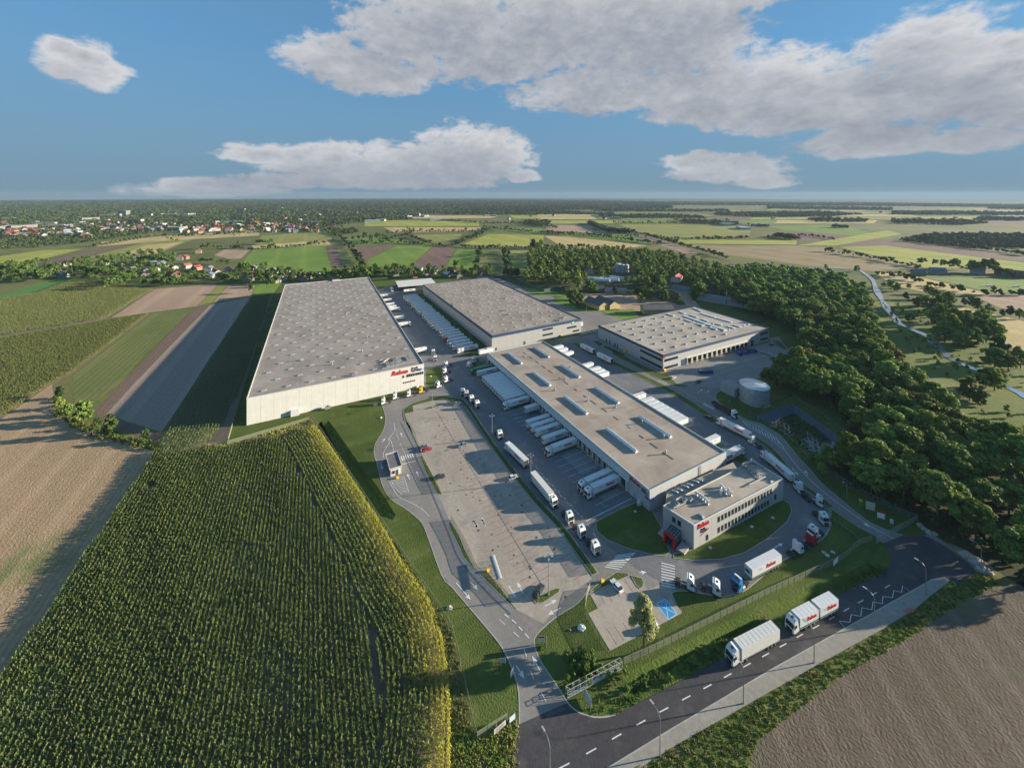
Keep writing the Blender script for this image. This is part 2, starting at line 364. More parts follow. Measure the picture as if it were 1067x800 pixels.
def trench(name, L, R_, depth, m):
    mb = MB(); n = len(L); vs = []
    for a, b in zip(L, R_):
        for t, z in ((0,0),(.18,-.35),(.42,-depth),(.58,-depth),(.82,-.35),(1,0)):
            p = a+(b-a)*t; vs.append((p.x, p.y, z))
    mb.add(vs, [(6*i+j, 6*i+j+1, 6*i+7+j, 6*i+6+j) for i in range(n-1) for j in range(5)])
    mb.add(vs[:6], [(5,4,3,2,1,0)]); mb.add(vs[-6:], [(0,1,2,3,4,5)])
    o = mb.build(name, m); o['kind'] = 'structure'
# base disc with a hole where the graded site sits
Rg = 10500; N = 180
disc = [Vector((Rg*cos(2*pi*i/N), Rg*sin(2*pi*i/N), 0)) for i in range(N)]
sheet('ground', disc, 0, m_base, [SITE])
sheet('distant_forest_land', [Vector((r*sin(radians(a)), r*cos(radians(a)), 0)) for r, s_ in ((5600,1),(10400,-1)) for a in range(-62*s_, 63*s_, 4*s_)], 3.0, gmat('forest_land', (.03,.05,.02), (.05,.07,.03), .0008, .01, bump=0))
sheet('lawn_ground', SITE, 0, m_lawn, [TR1, TR2, PIT, CUL])
n1 = len(TR1)
pit('ditch', TR1, 1.9, .80, m_lush)
trench('ditch', offs(tr2c, 3.4), offs(tr2c, -3.4), 1.7, m_lush)
pit('ditch', CUL, 1.5, .6, m_lush)
m_liner = mat('pond_liner', (.07,.085,.11), .6, var=.2, vscale=.3)
inn = pit('pond_basin', PIT, 3.2, .72, m_liner)
m_water = mat('still_water', (.035,.05,.045), .08, spec=.6, bump=.05, bscale=1.5)
c_ = sum((p for p in PIT), Vector())/len(PIT)
sheet('pond', [c_+(p-c_)*.80 for p in PIT], -2.3, m_water)
m_river = mat('river_water', (.50,.56,.60), .12, metal=.55, spec=.8, bump=.08, bscale=.6)  # pale metallic base puts the bright sky reflection into the water colour
riv = smooth_line(G('', '760,277 830,279 866,279.5 893,281 908,291 916,308 925,322 936,336 950,343 966,351 980,364 995,376 1012,383 1028,391 1045,401 1060,409 1090,424 1200,480'), 4)
rL = [a+(b-a)*(1+.35*sin(i*1.7)) for i, (a, b) in enumerate(zip(riv, offs_(riv, 2.5)))]; rR = [a+(b-a)*(1+.35*sin(i*1.3+2)) for i, (a, b) in enumerate(zip(riv, offs_(riv, -2.5)))]
mr_v = MB(); mr_v.add([(p.x,p.y,.35) for p in rL+rR[::-1]], [(i, 2*len(rL)-1-i, 2*len(rL)-2-i, i+1) for i in range(len(rL)-1)]); o = mr_v.build('river', m_river); o['kind'] = 'structure'

# ---- paved areas
YARD = (G('', '443,406 391,303 402,299 441,303 513,366 605,349 604,333 627,325 649,333 622,352 691,386 802,356 802,352 811.5,350.5 822,365 835,367.5 838,371.5 814,379.4 796,392.5 779,396.4 766,398 755,404.3 747,409.5 745.3,413.5 748.6,418.7 756.4,425.3 768,432 781,438.4 794,442 811.6,452.4 821.7,463.7 832,476.4 842,486.5 854.6,501.7 872.3,517 890,532 907.7,544.7 926.7,553 941,557.5 920,566')
 + G('b2', '915,308 860,282 790,237 737,200 735,255 728,280 700,320 620,370 520,420 400,520 350,545 290,560 200,545 130,535 85,540 75,560 85,590 120,620')
 + G('e7', '220,540 80,300 140,270 90,180') + G('b1', '590,320 560,350 480,400 420,450 385,490 385,530 410,590 450,650 490,710') + G('b4', '362,442')
 + G('b4', '163,530 160,400 140,320 100,230 50,160') + G('b1', '50,290 0,230') + G('a5', '800,710 770,670 720,630 660,590 625,530 605,450 592,400 600,360 630,310 640,260 624,205')
 + G('f5', '185,455 240,400 330,385 420,350 560,325 690,290'))
sheet('yard_pavement', YARD, .03, m_paver)
sheet('yard_pavement', G('', '604,333 608,336 560,316 530,302 495,289 503,286 523,291 550,302 575,309 600,322 627,325'), .018, m_paver)
asp = G('', '385,308 402,300 441,304 513,366.5 560,360 566,357 597,357 612,366 640,380 680,399 737,435 781,455 800,467 815,483 830,500 852,520 863,530 864,545 857,560 838,573 810,588 780,607 764,617') + G('b2', '200,545') + G('a8', '566,520 510,500 400,440 300,360 240,300 232,262') + G('', '612,590 583,549 512,463 489,427 478,417 462,408 446,406')
sheet('asphalt_yard', asp, .038, m_asph)
LOT = G('', '421.7,431 430,423 436,421 461.5,415 467,417.5 478,421 512,466 535,497 583,552 617,603 590,622 566,650 537.5,635 497,596 484,580 455,520 440,475 432,450')
sheet('car_park', LOT, .046, m_lot)
sheet('car_park', G('e7', '220,540 80,300 140,270 95,185 265,60 345,75 400,140 440,120 460,150 600,90 610,150 640,230 680,300'), .046, m_lot)
dl = G('f7', '270,465 330,450 760,335 860,355 940,360 1000,375 900,410 830,460 810,500 700,520 600,555 540,560 470,545 410,550 350,530 320,500')
sheet('loading_apron', dl, .042, gmat('apron', (.22,.21,.20), (.27,.26,.245), .05, .8, rough=.85, bump=.15, ang=radians(27.2), spacing=5., stripe=.1, wob=0))
road_e = G('b4', '163,530 362,442 380,462 405,480 430,490 465,500 500,502 530,498 560,490 640,450 720,408 830,350 990,264') + G('b5', '610,-4') + G('b3', '200,570 330,500 385,468 415,448 430,430 432,410 425,380 402,345 485,311 530,312 580,312 620,335 650,350 700,390 760,430 790,465 710,512 690,500 655,488 630,486 610,490 510,545 370,625') + G('b5', '620,105 520,160') + G('', '700,758 631.5,800 560,850 480,900 360,1000 300,1000 440,900') + G('b4', '40,790 90,711 140,630 160,570')
sheet('main_road', road_e, .034, m_road)
swk = G('', '997.5,609 985,601.8 977,602 972,602.8 947.5,616.5 912.5,636') + G('b5', '620,105.5 520,160.5') + G('', '700,758.4 631.5,800.5 560,850.5 520,880 560,880 600,848 667,800') + G('b5', '0,520 210,400 440,270 640,160 740,98') + G('b3', '600,562 680,502')
sheet('pavement', [p for p in swk], .12, m_side)
kl = smooth_line(G('', '997,608.6 986,602.8 978,603 972,603.8 947.5,617.5 912.5,637')+G('b5', '520,162 300,285')+G('', '700,759.5 631.5,801.5 590,830'), 1)
strip(kl, .25, .125).build('kerb', m_kerb)['kind'] = 'structure'
sheet('pavement', G('b3', '480,628 510,610 545,622 510,640'), .13, mat('brick_paving', (.36,.15,.12), .85, var=.15))
# verge beyond the pavement
sheet('verge', G('', '560,880 600,848 667,800')+G('b5', '0,522 210,402 440,272 640,162 740,100')+G('b3', '602,564 684,504 712,514 792,467 860,462')+G('', '1044,610 1023,617 985,638 941,669 885,699 838,734 789,772 779,800 750,840 700,900'), .012, m_verge)
lush = offs(tr2c, -3.6)
sheet('verge', G('', '656,727 735,672 800,652')+[lush[-1]]+G('', '926,590 927,600 902,606 868,624 830,645')+G('b4', '990,262 830,348 640,448 560,488 500,500 440,488 400,470'), .012, m_lush)
# ---- fields
def field(name, pts, z, m): return sheet(name, [P(*p) for p in X('', pts)], z, m)
def rows(nm, c1, c2, sp=2.5, st=.35, ang=A117, c3=None):
    f = .84 if nm == 'stubble_east' else 1.06 if nm == 'stubble' else 1.2; c1 = (c1[0]*f*1.1, c1[1]*f, c1[2]*f); c2 = (c2[0]*f*1.12, c2[1]*f, c2[2]*f)
    return gmat(nm, c1, c2, .01, .5, c3, ang=ang, spacing=sp, stripe=st, bump=1.0, bs=1.6)
stub = rows('stubble', (.29,.225,.135), (.35,.27,.165), 1.7, .45, c3=(.14,.16,.06))
brown = rows('ploughed', (.125,.09,.075), (.16,.115,.095), 3, .3)
tan = rows('harrowed', (.26,.195,.14), (.32,.245,.175), 4, .2)
greyf = rows('drilled', (.22,.185,.155), (.26,.22,.185), 2.2, .25)
gstr = rows('sprouting_rows', (.09,.13,.035), (.15,.16,.06), 3.5, .5, c3=(.20,.16,.09))
green = rows('meadow_green', (.09,.17,.03), (.14,.22,.04), 5, .12)
olive = rows('olive_field', (.15,.18,.05), (.21,.225,.065), 6, .15)
ygreen = rows('yellow_meadow', (.19,.24,.045), (.28,.30,.07), 8, .1)
straw = rows('straw_field', (.32,.27,.12), (.40,.34,.16), 6, .1)
field('stubble_field', '-90,437 0,437 33,415 54,400 58,424 76,441 106,452 130,460 163,471 0,712 -100,860 -200,800', .02, stub)
field('corn_soil', '163,471 200,474 237,466 326,440 372,512 404,560 447,632 462,674 470,746 466,800 460,880 -90,860 0,712', .015, m_soil)
field('corn_soil', '263,307 284,306 254,401 236,460 200,474 163,470 202,400', .022, m_soil)
field('corn_soil', '-80,360 0,353 109,334 157,326.5 77,388.5 54,402 0,438 -80,443', .015, m_soil)
field('corn_soil', '0,311 38,305 76,291 111,291 147,301 162,301 109,333 0,351.5 -80,358 -80,316', .018, m_soil)
field('drilled_field', '158,327 203,319.5 150,370 124,400 100,418 76,424 76,392', .025, gstr)
field('ploughed_strip', '203.5,320 218,317 141,397 101,439 100,428 127,400', .03, brown)
field('grey_field', '218.5,318 261,309 202,400 175,440 168,450 110,432 141,398', .035, greyf)
field('ploughed_strip', '202.5,400 175.5,440 168.5,451 110,433 101,439 164,460', .03, brown)
field('tan_field', '116,331 162,301 228,296 205,319 162,325', .025, tan)
field('tan_field', '222,315 238,297.5 266,297.5 261,308.5', .025, tan)
field('grass_strip', '205.5,319 229,296 238,297 221,315', .02, olive)
field('grass_strip', '267,297 296,292 285,305 263,306', .02, green)
field('bright_meadow', '0,311 38,304 76,290 80,287 62,290 38,296 0,308 -80,322 -80,330', .012, rows('clover', (.06,.15,.035), (.08,.19,.045), 9, .05))
FL_ = [('28,275.4 40,278.5 149,252 142,252', brown), ('-60,270 0,267 43,260.7 87,259.5 25,275 0,277 -60,282', ygreen), ('48,278.5 152,252.5 205,248 155,268 90,279', olive),
 ('106,273 152,255.7 192,252 157,266', straw), ('99,253 152,247 270,240 270,245.5 177,250.6 101,257', straw), ('250,277 264,260 338,254.5 347,287 300,290 262,290', green),
 ('223,266 233,260 261.6,259.4 251,269.5 238,270', tan), ('340,257 350,255.7 359,278.5 347,280', brown), ('351,258 361,257 373,277 359,278.5', olive),
 ('369,257 413,254.4 379,271', brown), ('381,272 414.5,255.7 450,257 427,277 387,278.5', green), ('428,277 450.5,258 475,258 464,277', brown),
 ('465,277 476.5,259.5 499,260.7 495,281', green), ('497,276 500,261 526,260 529,287.6 512,288.7', gstr), ('526.5,261 552.6,261 560,269 556,288 540,287', olive),
 ('482.5,254.6 509,243.7 567,245.4 565,258.8 552,257.7', ygreen), ('400,237 501,237 501,240 412,243', straw), ('427,245 482,243.7 478,249.5 455.7,252.6', olive),
 ('380,229 499,231 499,235.5 380,236', ygreen), ('509,237 565,238 563,242 515.5,241', green), ('567,246 590,246.5 675,256 644,259.6 590,259.6', straw),
 ('569,242.8 657,245 680,254 590,246', green), ('657.5,245 673,245 730,263 716,265', tan), ('569,235 615,235 635,242.7 569,242.2', tan),
 ('644,233.7 747,233.7 783,237 781,246 696,248 669,242.7', olive), ('698,249.5 830,250.6 830,255 716,254', ygreen), ('760,256 826,256 858,257.5 955.6,277.7 912,283 846,277.7 760,266 734,262 716,255', rows('fallow', (.20,.17,.09), (.24,.20,.12), 7, .1, c3=(.15,.16,.06))),
 ('820,241.7 852,241.7 1067,267.6 1067,273 881,256 832,250', brown), ('875,257.5 921,256 1067,274 1067,284 1019,279 961,279', ygreen), ('797,236 875,234.5 932.6,249 820,240', green),
 ('961,289 1067,290.5 1067,306.4 1027.5,304 1003,297.5', rows('pitch', (.13,.2,.05), (.15,.23,.06), 9, .2)), ('912,284 930,284.5 961,289.4 1021,304 1031,307 969,305.6 930,297.5', straw),
 ('1013,308 1067,308 1100,330 1042,321', tan), ('993,318 1067,335 1120,380 1048,361', straw), ('925,312 1000,330 1067,375 1150,560 1067,498 1035,480 1005,460 967,423 932,386 912,356 904,332 908,318 916,310', rows('riverside', (.075,.11,.025), (.13,.16,.04), 9, .05, c3=(.20,.19,.08))),
 ('350,250 365,247 440,252 455,255 414,253.5 369,256', green), ('262,256 340,250 345,255 264,259.5', straw), ('273,246 345,240 350,249 265,255', olive), ('830,256 925,240 940,244 870,256', ygreen)]
for i, (pts, m) in enumerate(FL_): field('field', pts, .03+.004*i, m)
rr = random.Random(5)
pool = [olive, ygreen, straw, green, olive, brown, tan, ygreen]
k_ = 0
for (ya, yb, x0, x1) in ((229.5,233.2,560,1100),(226,229,560,1110),(223.3,225.8,560,1120),(221,223,620,1130),(219,220.8,700,1150),(229,240,1100,1300),(224.5,228,390,560),(217.3,218.8,800,1150),(231,236,250,380)):
    x = x0
    while x < x1:
        wd = rr.uniform(35, 110); sk = rr.uniform(-10, 25)
        if rr.random() < .86: field('field', f'{x},{ya+rr.uniform(0,.5)} {x+wd-3},{ya+rr.uniform(0,.5)} {x+wd-3+sk},{yb-rr.uniform(0,.5)} {x+sk},{yb-rr.uniform(0,.5)}', .25+.01*(k_ % 40), rr.choice(pool))
        x += wd+rr.uniform(-1, 8); k_ += 1
field('field', '779,800 789,772 838,734 885,699 941,669 985,638 1023,617 1044,610 1150,590 1300,800 1300,1000 700,1000', .02, rows('stubble_east', (.14,.12,.09), (.19,.165,.125), 1.05, .45, ang=radians(76), c3=(.10,.15,.045)))
field('forest_floor', '765,322 800,330 838,352 850,372 850,392 868,420 897,462 888,478 848,480 882,504 910,520 956,540 968,555 1000,575 1038,594 1067,612 1250,640 1250,600 1067,500 1035,482 1005,462 967,425 932,388 912,358 902,332 900,310 860,286 823,280 760,275 700,285 700,300', .02, gmat('forest_litter', (.045,.05,.02), (.07,.065,.03), .05, .5, bump=1.))
field('woodland_floor', '500,284 540,270 560,258 600,255 700,262 765,285 765,322 715,299 649,331 610,312 585,300 545,298 500,287', .017, gmat('copse_floor', (.05,.065,.02), (.10,.10,.05), .02, .3))
field('dirt_yard', '625,310 660,308 690,312 720,322 700,325 655,324 630,320', .024, tan)
field('dirt_track', '596,309 640,304 652,310 690,318 715,318 705,305 712,300 730,320 700,330 655,318 640,312 600,313', .028, tan)
field('grass_patch', '574,313 590,308 601,322 627,324 660,322 666,330 649,333 627,325.5 600,324', .03, green)
field('grass_patch', '545,300 575,302 588,309 560,308', .03, green)
field('forest_track', '735,314 760,312 800,320 842,352 870,395 865,396 835,355 797,326 760,320', .026, gmat('track_grass', (.07,.09,.035), (.12,.11,.06), .05, .5))

# ---- grass islands with kerbs
def island(poly, h=.13, m=None, kerb=True):
    n = len(poly); A_ = sum(poly[i].x*poly[(i+1)%n].y-poly[(i+1)%n].x*poly[i].y for i in range(n))
    if A_ < 0: poly = poly[::-1]
    o = MB().prism([(p.x,p.y) for p in poly], 0, h, 0, 1).build('grass_island', [m_kerb, m or m_lawn]); o['kind'] = 'structure'
    if kerb:
        c = poly+[poly[0]]
        strip([p.copy() for p in c], .22, h+.006).build('kerb', m_kerb)['kind'] = 'structure'
island(G('c2', '102,195 215,165 238,200 235,270 200,320 140,345 102,310'))
island(G('c1', '404,190 462,200 1004,646 900,690 722,703 838,662 842,612'))
island(G('c8', '60,579 205,564 185,577 75,590')); island(G('c8', '310,538 466,497 463,510 350,540'))
st1 = smooth_line(G('', '598,357.5 612,365.5 640,378.5 680,397.5 700,408.5 737,432 746,440.5'), 2)
island(offs(st1, 2.3)+offs(st1, -2.3)[::-1])
st2 = smooth_line(G('', '781,453 800,465 815,481 822,494 840,508.5 855,519 866,529'), 2)
island(offs(st2, 1.2)+offs(st2, -1.2)[::-1])
island(G('f7', '-10,340 100,402 230,463 262,474 300,482 350,535 410,542 398,551 340,546 200,482 100,425 -10,368')); island(G('c8', '443,577 475,571 525,600 490,615')); island(G('c8', '512,620 545,612 700,680 690,700'))
island(G('c7', '627,176 870,262 858,272 650,192')); island(G('c7', '792,112 860,120 918,180 900,190 830,150'))
island(G('a8', '410,170 330,205 240,252 245,290 290,328 380,363 480,388 528,391 545,372 516,322 520,290 472,206 440,190'))
island(G('a8', '562,382 557,400 640,410 760,405 850,380 950,320 1030,250 1047,210 1040,178 1010,162 985,172 645,364 600,378'))
island(G('f2', '567,65 640,40 690,65 622,108')); island(G('c2', '472,142 578,117 584,140 482,174'))
island(G('f5', '430,520 440,490 530,430 700,375 850,350 950,358 1067,382 1067,398 960,422 920,385 870,375 760,400 600,440 535,460 545,525 445,545 480,640 560,800 540,800 455,650 428,560'))
island(G('f3', '548,0 590,0 700,250 728,295 700,300')); island(G('f3', '718,370 755,375 850,560 965,800 915,800 800,590'))
s3 = G('f8', '-8,20 60,130 120,270 200,425 186,425 100,320 50,200 -8,100'); island(s3); island(G('f8', '232,458 300,440 420,590 540,755 505,735 390,620'))
hed = smooth_line(G('', '479,415.5 488,424.5 512,461 535,492 560,523 583,547 600,570 620,598'), 2)
island(offs(hed, 1.1)+offs(hed, -1.1)[::-1], m=m_lush)
island(G('f5', '667,490 720,470 840,445 848,455 700,495')); island(G('b1', '375,337 400,320 470,287 488,290 483,305 420,347 390,350'))
island(G('e7', '92,162 130,122 265,36 348,57 215,118 96,168'), m=m_lawn); island(G('e7', '352,58 420,75 437,105 428,135 410,142 385,118'))
# kerb lines round the paved edge
for L in (YARD[54:60], ): pass
ke = G('b4', '163,530 160,400 140,320 100,230 50,160')+G('b1', '50,290 0,230')+G('a5', '800,710 770,670 720,630 660,590 625,530 605,450 592,400 600,360 630,310 640,260 624,205')
strip(smooth_line(ke, 3), .3, .05).build('kerb', m_kerb)['kind'] = 'structure'
for s in (G('b1', '600,300 560,350 480,400 420,450 385,490 385,530 410,590 450,650 490,710')+G('b4', '360,440 380,462 405,480 430,490 465,500 500,502 530,498 560,490'),
          G('b2', '735,255 728,280 700,320 620,370 520,420 400,520 350,545 290,560 200,545 130,535 85,540 75,560 85,590 120,620'),
          G('', '755,404.3 747,409.5 745.3,413.5 748.6,418.7 756.4,425.3 768,432 781,438.4 794,442 811.6,452.4 821.7,463.7 832,476.4 842,486.5 854.6,501.7 872.3,517 890,532 907.7,544.7 926.7,553 941,557.5')):
    strip(smooth_line(s, 3), .3, .052).build('kerb', m_kerb)['kind'] = 'structure'
# bluish footway with kerb along the lot side of the entrance road
fw = smooth_line(G('f3', '510,0 600,180 660,300')+G('f3', '680,395 760,560 860,790')+G('f8', '0,170 30,260 90,370 200,500 340,650 500,800'), 2)
strip(offs(fw, 1.0)[:], 1.7, .10).build('footway', gmat('footway_paving', (.21,.205,.21), (.25,.245,.25), .1, 1., rough=.85, bump=.1))['kind'] = 'structure'
strip(fw, .22, .12).build('kerb', mat('dark_kerb', (.12,.14,.17), .8))['kind'] = 'structure'

# ---- painted markings
mk = MB(); mr = MB(); mt_blue = MB()
def ln(mb, pts, wd, z=.062):
    mb_ = strip(pts, wd, z); mb.add(mb_.v, mb_.f)
def dash(pts, wd, a, b, z=.062, off=0):
    L = resample(pts, .5); i = int(off*2)
    while i+int(a*2) < len(L): ln(mk, L[i:i+int(a*2)+1], wd, z); i += int((a+b)*2)
cl = smooth_line(G('', '520,832 593,795 641,768 685,743 728,720 765,700 800,681 832,663 861,647 903,623 928,609'), 2)
dash(cl, .22, 2.5, 4.0, .05)
zz = G('b3', '240,695 218,668 262,672 268,640 308,648 312,612 354,620 358,588 398,595 400,565 440,570 445,540 478,548 482,520 510,543')
ln(mk, zz, .16, .05)
def zebra(a, b, n, length_dir, L, wd):
    for i in range(n):
        p = a+(b-a)*(i/(n-1)); ln(mk, [p, p+length_dir*L], wd)
# stripes near the staff car park
for i in range(9):
    a = G1('a8', 510, 420+i*11.5); b = G1('a8', 566, 434+i*11.2); ln(mk, [a, b], .35)
for i in range(8):
    a = G1('a8', 278+i*7, 436-i*6.5); b = G1('a8', 340+i*9, 447-i*9.5); ln(mk, [a, b], .3)
for i in range(6):
    a = G1('f3', 510+i*24, 375-i*5); b = G1('f3', 528+i*24, 425-i*7); ln(mk, [a, b], .5)
ln(mk, G('f3', '525,467 670,428'), .4)
def arrow(c, x0, y0, x1, y1):
    a = G1(c, x0, y0); b = G1(c, x1, y1); d = (b-a).normalized(); n_ = Vector((-d.y, d.x, 0)); L = (b-a).length
    ln(mk, [a, a+d*(L-1.6)], .28); t = a+d*(L-1.7)
    mk.add([(*(t+n_*.65)[:2], .062), (*(t-n_*.65)[:2], .062), (*b[:2], .062)], [(0,1,2)])
for a in (('f8',190,20,228,85),('f8',290,65,250,0),('f8',480,560,540,660),('f8',600,625,550,530),('b1',490,368,438,398),('b1',425,362,475,335),('b4',250,315,215,250),('b4',150,290,185,345),('f3',295,470,305,525),('f3',605,635,580,570),('f3',705,605,680,540),('f3',525,165,505,115),('a5',1003,680,1018,712),('a5',1050,705,1035,668),('b1',60,265,120,335),('f3',300,225,335,175),('b2',870,255,895,275),('a7',640,535,625,512),('a7',575,505,600,535),('a8',395,385,360,410),('a8',420,460,450,458),('a8',975,358,1010,340),('c7',200,530,245,500),('c7',270,525,300,510),('f8',160,530,225,598)): arrow(*a)
dash(G('f3', '460,140 540,320 610,480 740,800'), .2, 1, 1); dash(G('a5', '680,300 700,370'), .2, 1, 1)
dash(G('c5', '330,310 400,390 520,520 640,650 760,790'), .22, 1.5, 2.5)
dash(G('a8', '0,40 110,160 200,250 270,360'), .22, 1.5, 2.5)
dash(G('b4', '80,100 170,180 215,330 290,470'), .2, 2, 3); dash(G('b1', '260,395 300,425 340,470 385,520'), .3, 1.5, 1.)
for s in ('395,200 330,310 315,350 318,390', '435,335 400,210 380,180 440,90 430,0'): ln(mk, smooth_line(G('f3', s), 3), .22)
for s in ('400,650 440,720 520,800', '540,600 600,780'): ln(mk, smooth_line(G('f3', s), 2), .22)
hp = [G1('f3', 400+i*12, 650+i*13) for i in range(11)]; hq = [G1('f3', 540+i*6, 605+i*17) for i in range(11)]
for a, b in zip(hp, hq): ln(mk, [a, b], .16)
ln(mk, smooth_line(G('a5', '655,520 690,580 740,605 790,635 820,665'), 3), .2)
# far right road: centre lines and hatching
cr = smooth_line(G('a7', '370,310 440,335 510,385 570,465 640,545 720,615 800,675 900,745')+G('b3', '445,325'), 3)
ln(mk, cr, .25); ln(mk, smooth_line(G('a7', '370,310 400,340 470,375 540,430'), 3), .2)
for i in range(12): ln(mk, [G1('a7', 375+i*12, 312+i*6), G1('a7', 378+i*13, 322+i*7.5)], .3)
dash(G('a7', '0,110 60,150 130,190 200,230 260,270'), .22, 1.2, 1.2); dash(G('a7', '60,170 150,165 220,130 290,110'), .2, 1., 1.)
for i in range(10): ln(mk, [G1('c4', 640+i*9, 300+i*4.2), G1('c4', 632+i*9, 322+i*4)], .25)
for i in range(5): ln(mk, [G1('c4', 265+i*16, 135+i*4), G1('c4', 285+i*16, 120+i*5)], .25)
dash(G('c3', '770,110 900,210 1060,300'), .15, 2, 2)
# white bay lines at the docks of the long low warehouse
B0 = Vector((52.0, 147.9, 0)); TB = radians(28.3); Bu = Vector((cos(TB), sin(TB), 0)); Bv = Vector((-sin(TB), cos(TB), 0))
for i in range(38):
    a = B0+Bv*(12+i*3.45)-Bu*.8; ln(mk, [a, a-Bu*15.5], .13)
ln(mk, [B0+Bv*8-Bu*1, B0+Bv*8-Bu*24], .25)
for i in range(36): a = B0+Bv*(6+i*3.6)+Bu*48; ln(mk, [a, a+Bu*11], .1)
A0 = Vector((-137.6, 203, 0)); TA = radians(26.6); Au = Vector((cos(TA), sin(TA), 0)); Av = Vector((-sin(TA), cos(TA), 0))
for i in range(54): a = A0+Au*93+Av*(20+i*4.2); ln(mk, [a, a+Au*12], .13)
D0 = Vector((102.5, 265.4, 0)); TD = radians(26.8); Du = Vector((cos(TD), sin(TD), 0)); Dv = Vector((-sin(TD), cos(TD), 0))
for i in range(22): a = D0+Du*(18+i*4)-Dv*1; ln(mk, [a, a-Dv*12], .12)
for i in range(4): ln(mk, [D0+Du*(25+i*1)-Dv*(14+i*0.0), D0+Du*90-Dv*(16)], .12) if i == 0 else None
# red bay lines in the car park
def bays(a, b, n0, n1, step=2.5, side=1):
    d = (b-a).normalized(); nn = Vector((d.y, -d.x, 0))*side; L = (b-a).length; i = 0.
    while i < L: p = a+d*i; ln(mr, [p+nn*n0, p+nn*n1], .2); i += step
bays(G1('', 438,462), G1('', 497,590), 1.2, 6., 2.6)
mid_a, mid_b = G1('', 455, 429), G1('', 563, 607)
bays(mid_a, mid_b, .2, 5.2, 2.6); bays(mid_a, mid_b, .2, 5.2, 2.6, -1)
bays(G1('', 485,429), G1('', 612,597), .2, 5., 2.6, 1)
for s in ('145,165 190,245', '182,135 235,225', '305,150 325,185', '310,85 365,160', '200,400 265,505', '250,385 310,475', '300,360 360,450', '500,310 545,360', '225,105 285,200'): ln(mr, G('e7', s), .13)
# blue bay for disabled drivers
bl = G('e7', '515,240 575,210 650,305 592,342'); mt_blue.add([(p.x,p.y,.06) for p in bl], [(0,1,2,3) if False else (3,2,1,0)])
ln(mk, bl+[bl[0]], .22, .068); ln(mk, [bl[0], bl[2]], .15, .068); ln(mk, [bl[1], bl[3]], .15, .068)
ln(mk, G('e7', '545,235 572,228 572,262 545,235'), .15, .068)
cp_ = G('c5', '572,268 705,208 880,345 740,418'); sheet('concrete_pad', cp_, .05, gmat('pad', (.20,.21,.22), (.24,.245,.25), .1, 1., rough=.85, bump=.1)); cp_ = G('c5', '865,590 1010,520 1067,545 925,622'); sheet('concrete_pad', cp_, .05, MC['pad'])
for mb, nm, m in ((mk, 'white_markings', m_white), (mr, 'red_bay_lines', m_red), (mt_blue, 'blue_bay', m_blue)): mb.build(nm, m)['kind'] = 'structure'
# manhole covers and patches
pm = MB(); ln(pm, [mid_a, mid_b], .14, .063); r2 = random.Random(3)
for _ in range(70):
    i = r2.random(); p = mid_a+(mid_b-mid_a)*i+Vector((r2.uniform(-12,12), r2.uniform(-8,8), 0)); s = r2.uniform(.25,.5)
    pm.add([(p.x+s*cos(a*pi/3), p.y+s*sin(a*pi/3), .066) for a in range(6)], [tuple(range(6))])
pm.build('manhole_covers', mat('cast_iron', (.07,.065,.06), .6))['kind'] = 'structure'
pt = MB()
for c, s in (('b4','262,490 345,458 358,470 280,505'),):
    L = G(c, s); pt.add([(p.x,p.y,.058) for p in L], [(3,2,1,0)])
pt.build('asphalt_patch', mat('tar_patch', (.09,.09,.092), .8, var=.2))['kind'] = 'structure'
# ------------------------------------------------------------------ buildings
w_white = panel_mat('white_cladding', (.64,.63,.60), .55, 6.0)
w_grey = panel_mat('light_grey_cladding', (.36,.365,.36), 1.1, 6.0)
w_dgrey = panel_mat('grey_cladding', (.40,.405,.40), 1.1, 3.0)
w_low = panel_mat('pale_cladding', (.43,.44,.45), 1.0, 6.0)
m_navy = mat('navy_trim', (.025,.055,.12), .5, spec=.4)
m_trim = mat('light_trim', (.55,.55,.54), .5)
m_glass = mat('dark_glass', (.02,.028,.035), .12, spec=.8)
m_sky = mat('skylight_glazing', (.33,.42,.50), .35, spec=.6)
m_metal = mat('galvanised', (.42,.44,.46), .4, .6, var=.1)
m_dark = mat('dark_rubber', (.025,.025,.027), .7)
m_dstruct = mat('dark_steel', (.06,.065,.07), .6)
m_redp = mat('red_sign', (.48,.012,.02), .5)
m_signw = mat('sign_white', (.75,.75,.73), .5)
m_signg = mat('sign_green', (.02,.32,.12), .5)
m_ink = mat('sign_ink', (.03,.035,.06), .5)
m_yel = mat('yellow_plastic', (.75,.42,.02), .5)
r_A = roof_mat('roof_membrane_warm', (.335,.30,.28), 2.2, 1)
r_B = roof_mat('roof_membrane_tan', (.36,.315,.28), 1.6, 0)
r_C = roof_mat('roof_membrane_pale', (.325,.29,.262), 2.2, 1)
r_D = roof_mat('roof_membrane_light', (.41,.375,.34), 2.4, 1)
r_O = roof_mat('roof_membrane_office', (.38,.34,.30), 1.8, 1)
TXT = {}
def text_mesh(s, size, mname, m, depth=.05, shear=.0, bold=True):
    key = (s, size, mname, shear)
    if key in TXT: return TXT[key]
    c = bpy.data.curves.new('letters', 'FONT'); c.body = s; c.size = size; c.extrude = depth; c.align_x = 'CENTER'; c.align_y = 'CENTER'; c.shear = shear; c.offset = .025*size if bold else 0; c.resolution_u = 2
    o = bpy.data.objects.new('letters', c); COL.objects.link(o); bpy.context.view_layer.update()
    me = bpy.data.meshes.new_from_object(o.evaluated_get(bpy.context.evaluated_depsgraph_get())); bpy.data.objects.remove(o)
    me.materials.clear(); me.materials.append(m); TXT[key] = me; return me
